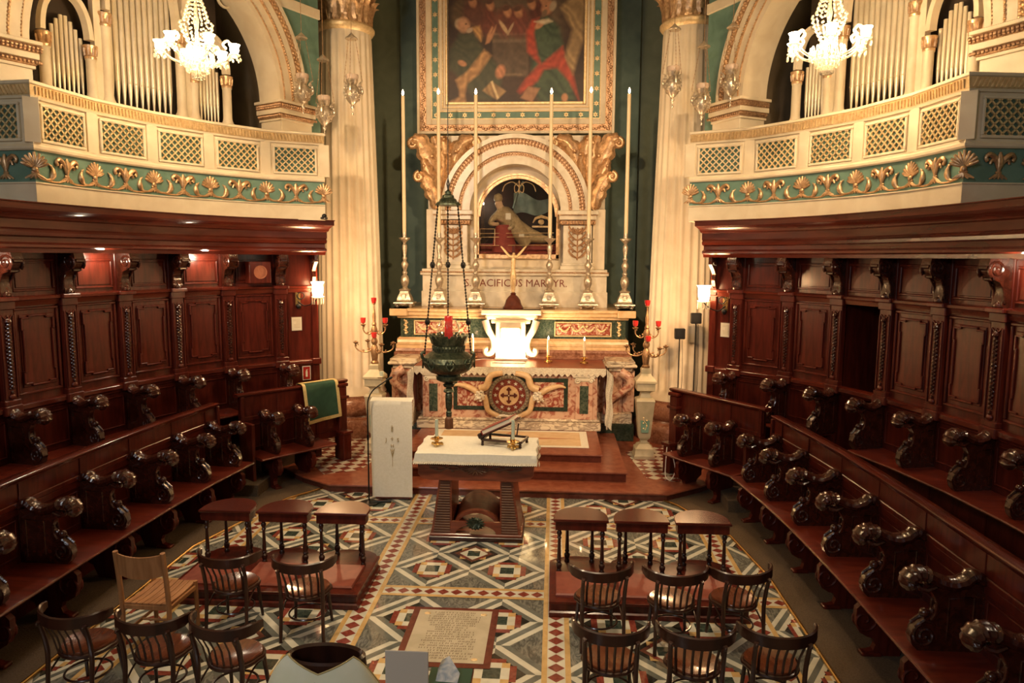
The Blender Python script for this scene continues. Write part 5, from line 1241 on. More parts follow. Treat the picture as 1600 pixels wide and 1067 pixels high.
def mk_lily():
    m = MB()
    m.tube([(0, .015, .06), (0, .03, .16), (0, .025, .235)], [.016, .035, .012], 7)
    for s in (-1, 1):
        m.tube(crom([(0, .015, .07), (s * .04, .025, .17), (s * .10, .03, .215), (s * .135, .025, .185), (s * .115, .025, .155)], 4), [.014, .016, .02, .022, .024, .026, .026, .025, .024, .022, .02, .019, .018, .018, .02, .02, .016], 6)
        m.tube(crom([(0, .015, .07), (s * .035, .025, .14), (s * .075, .028, .165), (s * .09, .025, .13)], 4), .014, 6)
    m.box(-.03, .03, 0, .03, .05, .07, .008)
    for k in (-2, -1, 0, 1, 2): m.tube([(0, .015, .055), (k * .025, .02, .02), (k * .042, .015, .0)], [.010, .013, .007], 5)
    return m
def mk_horn(s):
    m = MB()
    m.tube(crom([(s * .02, .018, .03), (s * .10, .02, .004), (s * .19, .02, .01), (s * .235, .022, .06), (s * .235, .022, .13), (s * .185, .02, .185)], 5), [.014] * 10 + [.018, .022, .028, .032, .036, .038, .038, .036, .032, .028, .022, .018, .014, .01, .008, .006], 6)
    m.tube(crom([(s * .12, .016, .004), (s * .22, .016, -.012), (s * .34, .016, -.008), (s * .42, .016, .02)], 4), .012, 6)
    for k in range(5): m.ball(s * (.252 - .008 * k), .022, .055 + .026 * k, .018, 5)
    return m
FAR, NEAR = (4.08, 12.95), (6.05, 9.40)
def gallery(s, where):
    ox, dy = .13, 0
    B = [(ox + s * x, y + dy) for x, y in BP]
    ret = (ox + s * 6.75, 8.80 + dy); path = B + [ret]
    nb = plan_normals(path, 1)
    if (nb[2][0] > 0) == (s > 0): nb = plan_normals(path, -1)
    g = thing('organ_gallery', 'cream and green curved gallery front with gilded lattice panels ' + where, 'balcony', (ox + s * 4.8, 10.6, GZ0)); GI = T(-(ox + s * 4.8), -10.6, -GZ0)
    m = MB(); m.sweep([(-.25, GZ0), (.02, GZ0), (.02, GZ1 - .02), (.035, GZ1 - .01), (.035, GZ1 + .005), (-.25, GZ1 + .005)], path, nb); part('base_band', m, cream, g, GI, 30)
    m = MB(); m.sweep([(-.25, GZ1), (0, GZ1), (0, GZ2), (-.25, GZ2)], path, nb); fz = part('frieze_band', m, teal, g, GI, 30)
    m = MB(); m.sweep([(-.25, GZ2), (.03, GZ2), (.045, GZ2 + .02), (.045, GZ2 + .05), (.02, GZ2 + .075), (.02, GZ2 + .10), (-.25, GZ2 + .10)], path, nb); part('plinth_moulding', m, cream, g, GI, 30)
    m = MB(); m.sweep([(-.09, GZ2 + .09), (-.01, GZ2 + .09), (-.01, GZ3 + .06), (-.09, GZ3 + .06)], path, nb); part('parapet', m, cream, g, GI, 30)
    m = MB(); m.sweep([(-.12, GZ3 + .02), (.02, GZ3 + .02), (.03, GZ3 + .05), (-.12, GZ3 + .05)], path, nb); m.sweep([(-.16, GZT - .05), (.075, GZT - .05), (.09, GZT - .04), (.09, GZT - .01), (.07, GZT), (-.16, GZT)], path, nb); part('rail', m, cream, g, GI, 30)
    m = MB(); m.sweep([(-.1, GZ3 + .05), (.03, GZ3 + .05), (.05, GZ3 + .09), (.07, GZT - .05), (-.1, GZT - .05)], path, nb)
    for i in range(len(path) - 1):
        a, b = Vector((*path[i], 0)), Vector((*path[i + 1], 0)); d = b - a; n = int(d.length / .052); v = nrm_any(path[i], path[i + 1], nb[i])
        for k in range(n):
            p = a + d * ((k + .5) / n); m.tube([(p.x + v[0] * .045 - d.x / d.length * .018, p.y + v[1] * .045 - d.y / d.length * .018, GZ3 + .065), (p.x + v[0] * .075 + d.x / d.length * .012, p.y + v[1] * .075 + d.y / d.length * .012, GZT - .06)], [.012, .017], 5)
    part('gilt_leaf_moulding', m, goldl, g, GI, 40)
    for i in range(len(path) - 1):
        a, b = path[i], path[i + 1]; v = nrm_any(a, b, nb[i]); w = math.hypot(b[0] - a[0], b[1] - a[1])
        c = ((a[0] + b[0]) / 2, (a[1] + b[1]) / 2) if i < 5 else (a[0] + (b[0] - a[0]) * .42, a[1] + (b[1] - a[1]) * .42)
        M = GI @ frame_m(c, v)
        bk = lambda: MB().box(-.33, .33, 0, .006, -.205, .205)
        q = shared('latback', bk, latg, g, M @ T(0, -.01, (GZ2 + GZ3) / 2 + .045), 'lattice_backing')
        q = shared('latframe', mk_latframe, cream, g, M @ T(0, -.01, (GZ2 + GZ3) / 2 + .045), 'panel_frame'); shared('lattice', mk_lattice, goldl, q, T(0, .005, 0), 'lattice')
    for i in range(6):
        M = GI @ frame_m(path[i], nb[i][:2])
        p = lambda: MB().box(-.085, .085, -.08, .026, GZ2 + .09, GZ3 + .03, .004)
        shared('gpost', p, cream, g, M, 'post')
    # gilded frieze ornaments
    pos = []
    for i in range(5): pos += [(i + .02 if i == 0 else i, 'p'), (i + .5, 'l')]
    pos += [(5, 'p'), (5.33, 'l'), (5.66, 'p')]
    for t_, k in pos:
        i = min(int(t_), 5); f = t_ - i; a, b = path[i], path[i + 1]; c = (a[0] + (b[0] - a[0]) * f, a[1] + (b[1] - a[1]) * f)
        v = nb[i][:2] if f == 0 and i > 0 else nrm_any(a, b, nb[i])
        M = GI @ frame_m(c, v) @ T(0, -.005 + (.012 if f == 0 and i == 5 else 0), GZ1 + .045)
        q = shared('palmette' if k == 'p' else 'lily', mk_palmette if k == 'p' else mk_lily, gold, g, M @ S3(1.28, 1, 1.28), 'palmette' if k == 'p' else 'lily', 60)
    for i in range(5):
        a, b = path[i], path[i + 1]; v = nrm_any(a, b, nb[i]); M0 = frame_m(a, v); fx = 1 if (M0[0][0] * (b[0] - a[0]) + M0[1][0] * (b[1] - a[1])) > 0 else -1
        for p_, sg in ((a, fx), (b, -fx)): shared('horn%d' % sg, (lambda: mk_horn(sg)), gold, g, GI @ frame_m(p_, v) @ T(0, -.004, GZ1 + .045) @ S3(1.06, 1, 1.1), 'leaf_scroll', 60)
    # floor of the gallery
    m = MB(); m.prism([(p[0] - n[0] * .05, p[1] - n[1] * .05) for p, n in zip(path, nb)] + [(ox + s * 7.4, 8.9), (ox + s * 7.4, 12.0), (ox + s * 4.6, 13.6)], 5.0, 5.12, 'z'); part('gallery_floor', m, ribw, g, GI)
    # --- great arch
    F = (ox + s * FAR[0], FAR[1]); N = (ox + s * NEAR[0], NEAR[1]); C = ((F[0] + N[0]) / 2, (F[1] + N[1]) / 2)
    v = nrm_any(F, N, nb[2]); A = frame_m(C, v); r = math.hypot(F[0] - N[0], F[1] - N[1]) / 2; sp = 6.60
    m = MB(); m.T = A
    x0, x1 = (-4.6, 3.0) if s > 0 else (-3.0, 4.6)
    archwall(m, x0, x1, sp, 12, 0, sp, r + .02, -.5, 0, 36); m.box(x0, -r - .02, -.5, 0, 4.4, sp); m.box(r + .02, x1, -.5, 0, 4.4, sp); struct('wall_left' if s < 0 else 'wall_right', m, teal)
    ar = thing('chancel_arch', 'great round cream arch with gilded mouldings over the organ ' + where, 'arch', M=A @ T(0, 0, sp)); Z = T(0, 0, -sp)
    m = MB(); arcband(m, 0, sp, r, r + .10, -.52, .03); arcband(m, 0, sp, r + .10, r + .26, -.1, .05); arcband(m, 0, sp, r + .26, r + .41, -.1, .075); arcband(m, 0, sp, r + .41, r + .52, -.1, .06); arcband(m, 0, sp, r + .52, r + .57, -.1, .12)
    part('archivolt', m, cream, ar, Z, 30)
    m = MB(); arcband(m, 0, sp, r + .095, r + .115, -.05, .05); arcband(m, 0, sp, r + .25, r + .285, -.05, .075); arcband(m, 0, sp, r + .42, r + .515, -.05, .085)
    L = PI * (r + .4)
    for k in range(150):
        a = PI * (k + .5) / 150; c_, s_ = math.cos(a), math.sin(a); m.ball((r + .268) * c_, .075, sp + (r + .268) * s_, .022, 5); m.ball((r + .105) * c_, .05, sp + (r + .105) * s_, .012, 4)
    for k in range(100):
        a = PI * (k + .5) / 100
        for q, rr_ in ((.445, .028), (.485, .032)): aa = a + (.012 if q > .46 else 0); m.ball((r + q) * math.cos(aa), .09, sp + (r + q) * math.sin(aa), rr_, 6, 1, .8, 1)
    part('gilt_carving', m, gold, ar, Z, 60)
    for sg in (-1, 1):
        p = MB(); xa, xb = sorted((sg * (r - .10), sg * (r + .78))); xc, xd = sorted((sg * r, sg * (r + .70)))
        p.box(xc, xd, -.5, .06, 4.45, 6.28, .006); p.box(xa, xb, -.56, .16, 6.56, 6.61, .008); p.box(xa + .03, xb - .03, -.54, .12, 6.38, 6.46, .006); p.box(xa + .07, xb - .07, -.52, .09, 6.26, 6.30, .006)
        q = part('impost', p, cream, ar, Z)
        p = MB(); p.box(xa + .015, xb - .015, -.55, .13, 6.46, 6.56, .02); p.box(xa + .05, xb - .05, -.53, .10, 6.30, 6.38, .02)
        for (e, zz, rr_) in ((.14, 6.52, .028), (.135, 6.485, .022), (.105, 6.345, .026)):
            k = 0
            while xa + .02 + k * .05 < xb: p.ball(xa + .02 + k * .05, e, zz, rr_, 5); k += 1
            xx = (xa + .015 if sg > 0 else xb - .015) + (.03 if sg > 0 else -.03) * (zz < 6.4)
            for j in range(13): p.ball(xx, .11 - j * .05, zz, rr_, 5)
        part('gilt_moulding', p, goldr, q, None, 60)
    # gilded scrolls on the spandrel by the column
    m = MB(); sx = s
    for bx, bz, rr_ in ((2.60, 8.72, .17), (2.22, 9.02, .17), (2.80, 9.2, .16)):
        m.tube([(sx * bx + p[0], .03, bz + p[2]) for p in spiral(0, 0, rr_, 1.9, 0, sx, 34)], .032, 7)
    for k in range(5): m.tube(crom([(sx * 2.4, .02, 8.55), (sx * (2.35 + k * .06), .05, 8.75), (sx * (2.2 + k * .13), .03, 8.95 + .03 * k)], 4), .03, 6)
    tag(part('spandrel_scroll', m, goldr, None, A, 60), 'gilded scrollwork on the green spandrel beside the column ' + where, 'scroll ornament')
    m = MB(); m.T = A; xa, xb = sorted((s * 2.05, s * 3.02)); m.box(xa, xb, -.02, .04, 8.24, 8.42, .01); struct('trim_2', m, cream)
    # --- organ
    og = thing('pipe_organ', 'cream gothic organ case with tin pipes under the great arch ' + where, 'organ', M=A @ T(0, 0, 5.12)); OI = T(0, 0, -5.12)
    oc = -.17 * s; y = -.45
    m = MB(); m.box(oc - 1.55, oc + 1.55, y - .12, y + .05, 5.12, 6.02, .01); m.box(oc - 1.6, oc + 1.6, y - .12, y + .09, 6.02, 6.09, .015); cs = part('case_base', m, cream, og, OI)
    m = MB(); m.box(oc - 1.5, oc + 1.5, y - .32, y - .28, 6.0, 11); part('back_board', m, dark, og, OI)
    def pipes(cx, w, n, zb, zm, zt, fn):
        for k in range(n):
            x = cx - w / 2 + (k + .5) * w / n; r_ = w / n * .44; p = MB(); top = fn((k + .5) / n * 2 - 1)
            p.lathe([(.008, zb), (r_ * .95, zm), (r_, zm + .03), (r_, top), (r_ * .8, top)], x, y - .12, 0, 10)
            p.box(x - r_ * .55, x + r_ * .55, y - .12 - r_ * 0 + r_ * .75, y - .12 + r_ * 1.02, zm - .004, zm + .012)
            part('pipe', p, pipe, og, OI, 40)
    pipes(oc, 1.04, 11, 6.07, 6.48, 8, lambda q: 9.6 - .5 * abs(q))
    for sg in (-1, 1): pipes(oc + sg * 1.13, .52, 8, 6.07, 6.42, 7, lambda q: 7.26 - .34 * abs(q) ** 1.4)
    def colm(x, r_, zc):
        p = MB(); p.lathe([(r_ * 1.3, 6.08), (r_ * 1.35, 6.13), (r_ * 1.1, 6.17), (r_, 6.22), (r_, zc), (r_ * 1.15, zc + .02)], x, y, 0, 14); q = part('colonnette', p, cream, og, OI)
        p = MB(); p.lathe([(r_ * 1.1, zc + .02), (r_ * 1.2, zc + .05), (r_ * 1.05, zc + .07), (r_ * 1.15, zc + .15), (r_ * 1.42, zc + .19), (r_ * 1.42, zc + .215), (r_, zc + .215)], x, y, 0, 14)
        for k in range(8): a = k * PI / 4; p.tube([(x + r_ * 1.12 * math.cos(a), y + r_ * 1.12 * math.sin(a), zc + .07), (x + r_ * 1.28 * math.cos(a), y + r_ * 1.28 * math.sin(a), zc + .17)], .015, 5)
        part('capital', p, gold, q)
    for sg in (-1, 1): colm(oc + sg * 1.46, .075, 6.70); colm(oc + sg * .83, .07, 6.66); colm(oc + sg * .60, .075, 7.18)
    m = MB()
    for sg in (-1, 1): m.box(oc + sg * .715 - .055, oc + sg * .715 + .055, y - .1, y + .02, 6.06, 11)
    def gothic(cx, hw, sp_, hgt):
        for sg in (-1, 1):
            rings = []
            for k in range(13):
                a = k / 12; x = cx + sg * hw * math.cos(a * PI / 2 * .98) ** .9; z = sp_ + hgt * math.sin(a * PI / 2) ** 1.0
                nx, nz = sg * math.cos(a * PI / 2 * .8), math.sin(a * PI / 2 * .8)
                rings.append([(x, y - .05, z), (x + nx * .035, y + .05, z + nz * .035), (x + nx * .10, y + .05, z + nz * .10), (x + nx * .12, y - .05, z + nz * .12)])
            m.loft(rings)
    gothic(oc, .50, 7.45, 1.1)
    for sg in (-1, 1): gothic(oc + sg * 1.15, .26, 6.95, .52)
    part('gothic_arches', m, cream, og, OI, 40)
    m = MB()
    for sg in (-1, 1):
        for cx_, cz_, rr_ in ((.60, 8.45, .15), (.84, 8.55, .13), (.70, 8.15, .11), (1.48, 8.2, .13), (.72, 7.75, .06)):
            m.tube([(oc + sg * cx_ + rr_ * math.cos(a), y, cz_ + rr_ * math.sin(a)) for a in np.linspace(0, 2 * PI, 19)[:-1]], .026, 6, loop=True)
    part('tracery', m, cream, og, OI, 60)
    # dark room behind the organ
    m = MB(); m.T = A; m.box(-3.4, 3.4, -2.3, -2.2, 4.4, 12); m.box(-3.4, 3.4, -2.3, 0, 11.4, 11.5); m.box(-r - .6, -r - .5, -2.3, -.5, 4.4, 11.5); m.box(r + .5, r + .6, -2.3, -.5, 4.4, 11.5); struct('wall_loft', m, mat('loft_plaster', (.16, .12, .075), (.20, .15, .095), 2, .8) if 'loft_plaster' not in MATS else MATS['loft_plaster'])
def nrm_any(a, b, ref):
    dx, dy = b[0] - a[0], b[1] - a[1]; l = math.hypot(dx, dy); n = (-dy / l, dx / l)
    return n if n[0] * ref[0] + n[1] * ref[1] > 0 else (-n[0], -n[1])
gallery(-1, 'above the round wall speaker')
gallery(1, 'above the dark doorway')

# ------------------------------------------------------------------ crystal chandeliers
def chandelier(loc, label):
    o = thing('chandelier', label, 'chandelier', loc, 0, 'crystal chandeliers')
    shared('chstem', lambda: MB().lathe([(.01, -.28), (.03, -.25), (.015, -.2), (.06, -.14), (.09, -.08), (.06, -.02), (.03, .02), (.05, .08), (.03, .15), (.02, .3), (.04, .4), (.02, .5), (.015, .9), (.01, 4.5)], seg=12), crystal, o, Matrix(), 'stem')
    def strands():
        m = MB()
        for k in range(16):
            a = k * PI / 8
            for j in range(17):
                t_ = j / 16; r_ = .05 + .17 * math.sin(PI * min(1, t_ * 1.02) * .5 + .0) ** 1.5 if t_ < .55 else .05 + .17 * (.6 + .4 * math.cos((t_ - .55) / .45 * PI)) * .88; z = .85 - t_ * .85
                m.ball(r_ * math.cos(a), r_ * math.sin(a), z, .017, 5)
        return m
    def drops():
        m = MB()
        for k in range(16):
            a = k * PI / 8 + .2
            for j, (r_, z) in enumerate(((.19, -.02), (.20, -.07), (.20, -.12), (.13, -.16), (.13, -.21), (.07, -.24), (.07, -.29))): m.ball(r_ * math.cos(a), r_ * math.sin(a), z, .021, 5, 1, 1, 1.6)
        return m
    shared('chstrands', strands, crystal, o, Matrix(), 'crystal_strands', 20); shared('chdrops', drops, crystal, o, Matrix(), 'crystal_drops', 20)
    def arm():
        m = MB(); m.tube(crom([(.05, 0, -.06), (.20, 0, -.12), (.36, 0, -.05), (.44, 0, .08), (.38, 0, .18), (.32, 0, .14), (.36, 0, .08)], 5), .018, 6)
        m.lathe([(.02, -.03), (.07, 0), (.075, .012), (.02, .012)], .46, 0, 0, 10); m.tube([(.42, 0, .04), (.46, 0, -.02)], .015, 6)
        for k in range(6): a = k * PI / 3; m.ball(.46 + .07 * math.cos(a), .07 * math.sin(a), -.05, .016, 5, 1, 1, 1.8)
        return m
    def tulip(): return MB().lathe([(.02, .01), (.045, .03), (.06, .07), (.055, .11), (.075, .14), (.07, .14), (.045, .11), (.003, .05)], seg=12)
    for k in range(6):
        a = shared('charm', arm, crystal, o, RZ(k * PI / 3 + .25), 'arm'); shared('chshade', tulip, bulb, a, T(.46, 0, 0), 'lit_shade')
    light('chandelier_light', 'POINT', (loc[0], loc[1], loc[2] + .02), 140, (1, .70, .38), .30)
chandelier((-3.70, 9.5, 6.47), 'lit crystal chandelier before the organ above the round wall speaker')
chandelier((4.36, 9.5, 6.47), 'lit crystal chandelier before the organ above the dark doorway')
# ------------------------------------------------------------------ nave ceiling and chancel upper walls beyond the frame
m = MB(); m.box(-9, 9, -3, 17, 12.0, 12.2); struct('ceiling', m, plaster)
m = MB(); m.box(-9.2, -9, -3, 17, 0, 12); struct('wall_nave_left', m, plaster)
m = MB(); m.box(9, 9.2, -3, 17, 0, 12); struct('wall_nave_right', m, plaster)
# ------------------------------------------------------------------ bentwood chairs
def chair_parts():
    P = {}
    m = MB(); pl = [(.215 * math.cos(a) * (1 if math.sin(a) > 0 else .92), .02 + .215 * math.sin(a)) for a in np.linspace(0, 2 * PI, 33)[:-1]]
    m.loft([[(x * .97, y * .97, .436) for x, y in pl], [(x, y, .445) for x, y in pl], [(x, y, .458) for x, y in pl], [(x * .98, y * .98, .465) for x, y in pl], [(x * .90, y * .90, .463) for x, y in pl], [(x * .55, y * .55, .450) for x, y in pl], [(x * .1, y * .1, .447) for x, y in pl]])
    P['seat'] = (m, chairs)
    m = MB(); pl2 = [(x * 1.02, y * 1.02) for x, y in pl]; m.tube([(x, y, .425) for x, y in pl2], .020, 8, loop=True); P['seat_ring'] = (m, chairw)
    m = MB(); m.tube([(.18 * math.cos(a), .0 + .18 * math.sin(a), .20) for a in np.linspace(0, 2 * PI, 29)[:-1]], .010, 6, loop=True); P['stretcher_ring'] = (m, chairw)
    m = MB(); path = crom([(-.305, -.06, .805), (-.285, -.15, .80), (-.22, -.235, .79), (-.11, -.285, .78), (0, -.30, .778), (.11, -.285, .78), (.22, -.235, .79), (.285, -.15, .80), (.305, -.06, .805)], 4)
    rings = []; n = len(path)
    for i, (x, y, z) in enumerate(path):
        a = path[min(i + 1, n - 1)]; b = path[max(i - 1, 0)]; dx, dy = a[0] - b[0], a[1] - b[1]; l = math.hypot(dx, dy); nx, ny = -dy / l * .012, dx / l * .012
        h = .050 * (1 if 3 < i < n - 4 else .80 if 1 < i < n - 2 else .6)
        rings.append([(x + nx, y + ny, z - h), (x + nx * 1.0, y + ny, z + h * .8), (x, y, z + h), (x - nx, y - ny, z + h * .8), (x - nx, y - ny, z - h), (x, y, z - h * 1.05)])
    m.loft(rings); P['top_rail'] = (m, chairw)
    for sg, nm in ((-1, 'rl'), (1, 'rr')):
        m = MB(); m.tube(crom([(sg * .205, -.235, 0), (sg * .20, -.215, .25), (sg * .20, -.20, .45), (sg * .203, -.225, .62), (sg * .205, -.27, .76)], 4), [.018] * 5 + [.020] * 8 + [.019] * 4, 8); m.ball(sg * .205, -.288, .745, .014, 8); P['leg' + nm] = (m, chairw)
        m = MB(); m.tube(crom([(sg * .185, .215, 0), (sg * .172, .19, .20), (sg * .155, .165, .44)], 5), [.014, .015, .016, .016, .017, .018, .018, .019, .02, .02, .02], 8); P['leg' + nm + 'f'] = (m, chairw)
        m = MB(); m.tube(crom([(sg * .20, -.19, .28), (sg * .19, -.05, .36), (sg * .17, .13, .36), (sg * .165, .17, .28)], 4), .009, 6); P['brace' + nm] = (m, chairw)
    for k in range(6):
        u = (k - 2.5) / 2.5; m = MB(); a = (.148 * u, -.185 + .035 * abs(u) ** 2, .44); b = (.165 * u, -.293 + .022 * u * u, .745)
        m.loft([[(p[0] - .011, p[1], p[2]), (p[0], p[1] + .007, p[2]), (p[0] + .011, p[1], p[2]), (p[0], p[1] - .007, p[2])] for p in (a, ((a[0] + b[0]) / 2, (a[1] + b[1]) / 2 + .02, .6), b)]); P['spindle%d' % k] = (m, chairw)
    return P
NAMES = lambda k: 'leg' if k.startswith('leg') else 'spindle' if k.startswith('spin') else 'brace' if k.startswith('brace') else k
ch0 = thing('bentwood_chair', 'x', 'chair', (0, 0, 0), 0, 'dark bentwood chairs')
for k, (m_, mt_) in chair_parts().items(): part(NAMES(k), m_, mt_, ch0, Matrix(), 40)
CH = [
      (-2.28, 6.69, 0, 'dark bentwood chair behind the three kneelers, next to the slatted beech chair'),
      (-1.47, 6.62, 4, 'dark bentwood chair behind the three kneelers, nearest the tomb slab'),
      (-3.08, 5.46, -5, 'dark bentwood chair standing on the brass edging, behind the slatted beech chair'),
      (-2.35, 5.41, 0, 'dark bentwood chair directly behind the slatted beech chair, middle of its row of three'),
      (-1.73, 5.37, -10, 'dark bentwood chair turned slightly, next to the cream-draped armchair'),
      (1.53, 6.66, 9, 'dark bentwood chair close behind the kneelers, nearest the tomb slab, on the stand-light side'),
      (2.24, 6.64, 4, 'dark bentwood chair with bright seat glare, middle of three close behind the kneelers'),
      (2.90, 6.71, 11, 'dark bentwood chair close behind the kneelers, nearest the brass edging'),
      (1.5, 5.52, -3, 'dark bentwood chair in the rearmost row, nearest the diamond band by the tomb slab'),
      (2.19, 5.51, -5, 'dark bentwood chair, middle of the rearmost row on the stand-light side'),
      (2.88, 5.57, 0, 'dark bentwood chair in the rearmost row, touching the brass edging')]
for i, (x, y, a, lab) in enumerate(CH):
    a = R(a); M = T(x - math.sin(a) * .26, y + math.cos(a) * .26, .0055) @ RZ(a) @ S3(1.04, 1.0, 1.02)
    if i == 0: ch0.matrix_local = M; ch0['label'] = lab
    else: dup(ch0, M, lab)
# slatted beech chair
bc = thing('slatted_chair', 'light beech chair with slatted seat and curved backrest board', 'chair', M=T(-2.91, 6.66, .0055) @ RZ(R(-2)) @ S3(1.06, 1.08, 1.05))
for sg in (-1, 1):
    m = MB(); m.tube(crom([(sg * .225, -.27, 0), (sg * .225, -.245, .45), (sg * .225, -.30, .98)], 5), .023, 8); part('leg', m, beech, bc)
    m = MB(); m.tube([(sg * .215, .235, 0), (sg * .215, .22, .47)], .021, 8); part('leg', m, beech, bc)
    m = MB(); m.box(sg * .215 - .012, sg * .215 + .012, -.24, .22, .385, .43, .005); m.box(sg * .215 - .010, sg * .215 + .010, -.24, .22, .15, .18, .005); part('side_rail', m, beech, bc)
for k in range(7):
    m = MB(); x = -.18 + k * .06; m.sheet([[(x - .026, y, .462 - .018 * math.sin(PI * t_)), (x + .026, y, .462 - .018 * math.sin(PI * t_))] for y, t_ in [(-.235 + .475 * j / 10, j / 10) for j in range(11)]])
    m = MB(); m.loft([[(x - .027, y, .448 - .016 * math.sin(PI * j / 10)), (x + .027, y, .448 - .016 * math.sin(PI * j / 10)), (x + .027, y, .464 - .016 * math.sin(PI * j / 10)), (x - .027, y, .464 - .016 * math.sin(PI * j / 10))] for j, y in [(j, -.245 + .485 * j / 10) for j in range(11)]]); part('seat_slat', m, beech, bc)
for q in ((-.25, -.225, .40, .445), (.215, .24, .40, .445), (0, .02, .155, .175)): m = MB(); m.box(-.21, .21, *q, .004); part('cross_rail', m, beech, bc)
m = MB(); rings = []
for j in range(13):
    u = -1 + j / 6; y = -.275 - .045 * (1 - u * u); rings.append([(u * .225, y - .008, .76 - .03 * (1 - u * u)), (u * .225, y + .008, .76 - .03 * (1 - u * u)), (u * .225, y - .012, .965 - .02 * (1 - u * u)), (u * .225, y - .026, .965 - .02 * (1 - u * u))])
m.loft(rings); part('backrest', m, beech, bc)
m = MB(); m.tube([(.225 + .03 * math.cos(a), .235 + .03 * math.sin(a), .475) for a in np.linspace(0, 2 * PI, 13)[:-1]], .004, 5, loop=True); part('coupling_ring', m, brass, bc, T(-.45, 0, 0))

# ------------------------------------------------------------------ triple kneelers
def kneeler(x0, y0, rz, label):
    o = thing('triple_kneeler', label, 'kneeler', (x0, y0, .0055), rz, 'triple kneelers')
    def base():
        m = MB(); L = 2.10
        pl = [(0, -.66), (L, -.66), (L, .33)]
        for k in (2, 1, 0): pl += [(k * .70 + .34 + .32 * math.cos(a), .33 + .17 * math.sin(a)) for a in np.linspace(0, PI, 9)]
        pl.append((0, .33)); cx = L / 2
        sc = lambda f, z: [(cx + (x - cx) * (1 + f / cx), y * (1 + f * 2), z) for x, y in pl]
        m.loft([sc(.02, 0), sc(.02, .05), sc(.0, .07), sc(.0, .135), sc(.02, .15), sc(.02, .175), sc(.012, .18)]); return m
    shared('kbase', base, wood, o, Matrix(), 'base')
    for k in range(3):
        M = T(k * .70 + .34, 0, 0)
        pad = lambda: MB().loft([[(sx * .29 * q, y0_, z) for sx, y0_ in ((-1, -.58 - d), (1, -.58 - d), (1, .0 + d), (-1, .0 + d))] for q, d, z in ((1, 0, .178), (1, 0, .20), (.97, -.015, .215))])
        shared('kpad', pad, padm, o, M, 'kneeling_pad')
        def top():
            m = MB(); pl = [(-.315, 0), (.315, 0)] + [(.315 * math.cos(a), .12 + .33 * math.sin(a)) for a in np.linspace(0, PI, 17)]
            g = lambda f, z: [(x * f, .2 + (y - .2) * f, z) for x, y in pl]
            m.loft([g(.97, .80), g(1, .805), g(1.015, .815), g(1, .83), g(.98, .835)]); return m
        t_ = shared('ktop', top, woodh, o, M, 'book_rest')
        def apron():
            m = MB(); pl = [(-.295, .015), (.295, .015)] + [(.295 * math.cos(a), .12 + .31 * math.sin(a)) for a in np.linspace(0, PI, 17)]; m.prism(pl, .70, .80, 'z'); return m
        shared('kapron', apron, wood, o, M, 'apron')
        bal = lambda: MB().lathe([(.030, .175), (.032, .20), (.022, .22), (.034, .25), (.036, .28), (.020, .30), (.030, .32), (.022, .335), (.024, .36), (.019, .50), (.017, .58), (.028, .60), (.018, .62), (.030, .645), (.030, .665), (.022, .68), (.028, .70)], seg=10)
        for bx, by in ((-.25, .05), (.25, .05), (-.15, .34), (.15, .34)): shared('kbal', bal, chairw, o, M @ T(bx, by, 0), 'baluster')
kneeler(1.01, 8.02, 0, 'triple dark wood kneeler with red pads beside the black stand lights')
kneeler(-3.22, 8.02, 0, 'triple dark wood kneeler with red pads beside the slatted beech chair')

# ------------------------------------------------------------------ free-standing altar table
tb = thing('altar_table', 'mahogany altar table with reeded sloping legs and carved apron', 'table', (-.02, 9.68, .0055))
m = MB(); m.box(-.64, .64, -.36, .42, 0, .06, .006); part('plinth', m, black if False else chairw, tb)
m = MB(); pl = [(-.62, .06), (-.30, .06)] + [(-.27 * math.cos(a), .06 + .14 * math.sin(a)) for a in np.linspace(0, PI, 13)] + [(.30, .06), (.62, .06), (.60, .11), (.42, .26), (-.42, .26), (-.60, .11)]
m.box(-.63, .63, -.35, .41, .06, .10, .008)
for y0_, y1_ in ((-.34, -.30), (.36, .40)): m.prism([(-.62, .10), (-.28, .10)] + [(-.28 * math.cos(a), .10 + .13 * math.sin(a)) for a in np.linspace(0, PI, 13)][1:-1] + [(.28, .10), (.62, .10), (.58, .27), (-.58, .27)], y0_, y1_)
part('lower_frame', m, tablew, tb)
for sg in (-1, 1):
    m = MB(); m.prism([(sg * .61, .10), (sg * .33, .10), (sg * .33, .86), (sg * .50, .86)], -.335, .395); q = part('leg', m, tablew, tb)
    m = MB()
    for k in range(20):
        z = .12 + k * .036; f = (z - .10) / .76; xo = .60 - .11 * f
        xi = .35
        m.box(min(sg * xi, sg * (xo - .02)), max(sg * xi, sg * (xo - .02)), -.352, -.33, z, z + .022, .004)
    part('reeding', m, ribw, q)
m = MB(); rings = []
for j in range(15): a = PI * j / 14; rings.append([(-.34 * math.cos(a), -.24, .10 + .30 * math.sin(a)), (-.34 * math.cos(a), .36, .10 + .40 * math.sin(a)), (-.31 * math.cos(a), .36, .08 + .38 * math.sin(a)), (-.31 * math.cos(a), -.24, .08 + .28 * math.sin(a))])
m.loft(rings); part('vault_panel', m, tablew, tb)
m = MB(); m.prism([(-.78, 1.21), (-.78, .94), (-.72, .88), (-.62, .86), (.62, .86), (.72, .88), (.78, .94), (.78, 1.21)], -.38, .42); part('apron', m, tablew, tb)
m = MB(); m.box(-.80, .80, -.40, .50, 1.20, 1.24, .008); part('top', m, tablew, tb)
m = MB()
for k in range(14): a = k * 2 * PI / 14; m.tube([(.03 * math.cos(a), -.39, 1.02 + .02 * math.sin(a)), (.16 * math.cos(a), -.405, 1.02 + .075 * math.sin(a))], [.022, .007], 5)
m.ball(0, -.395, 1.02, .04, 8, 1, .5, .8)
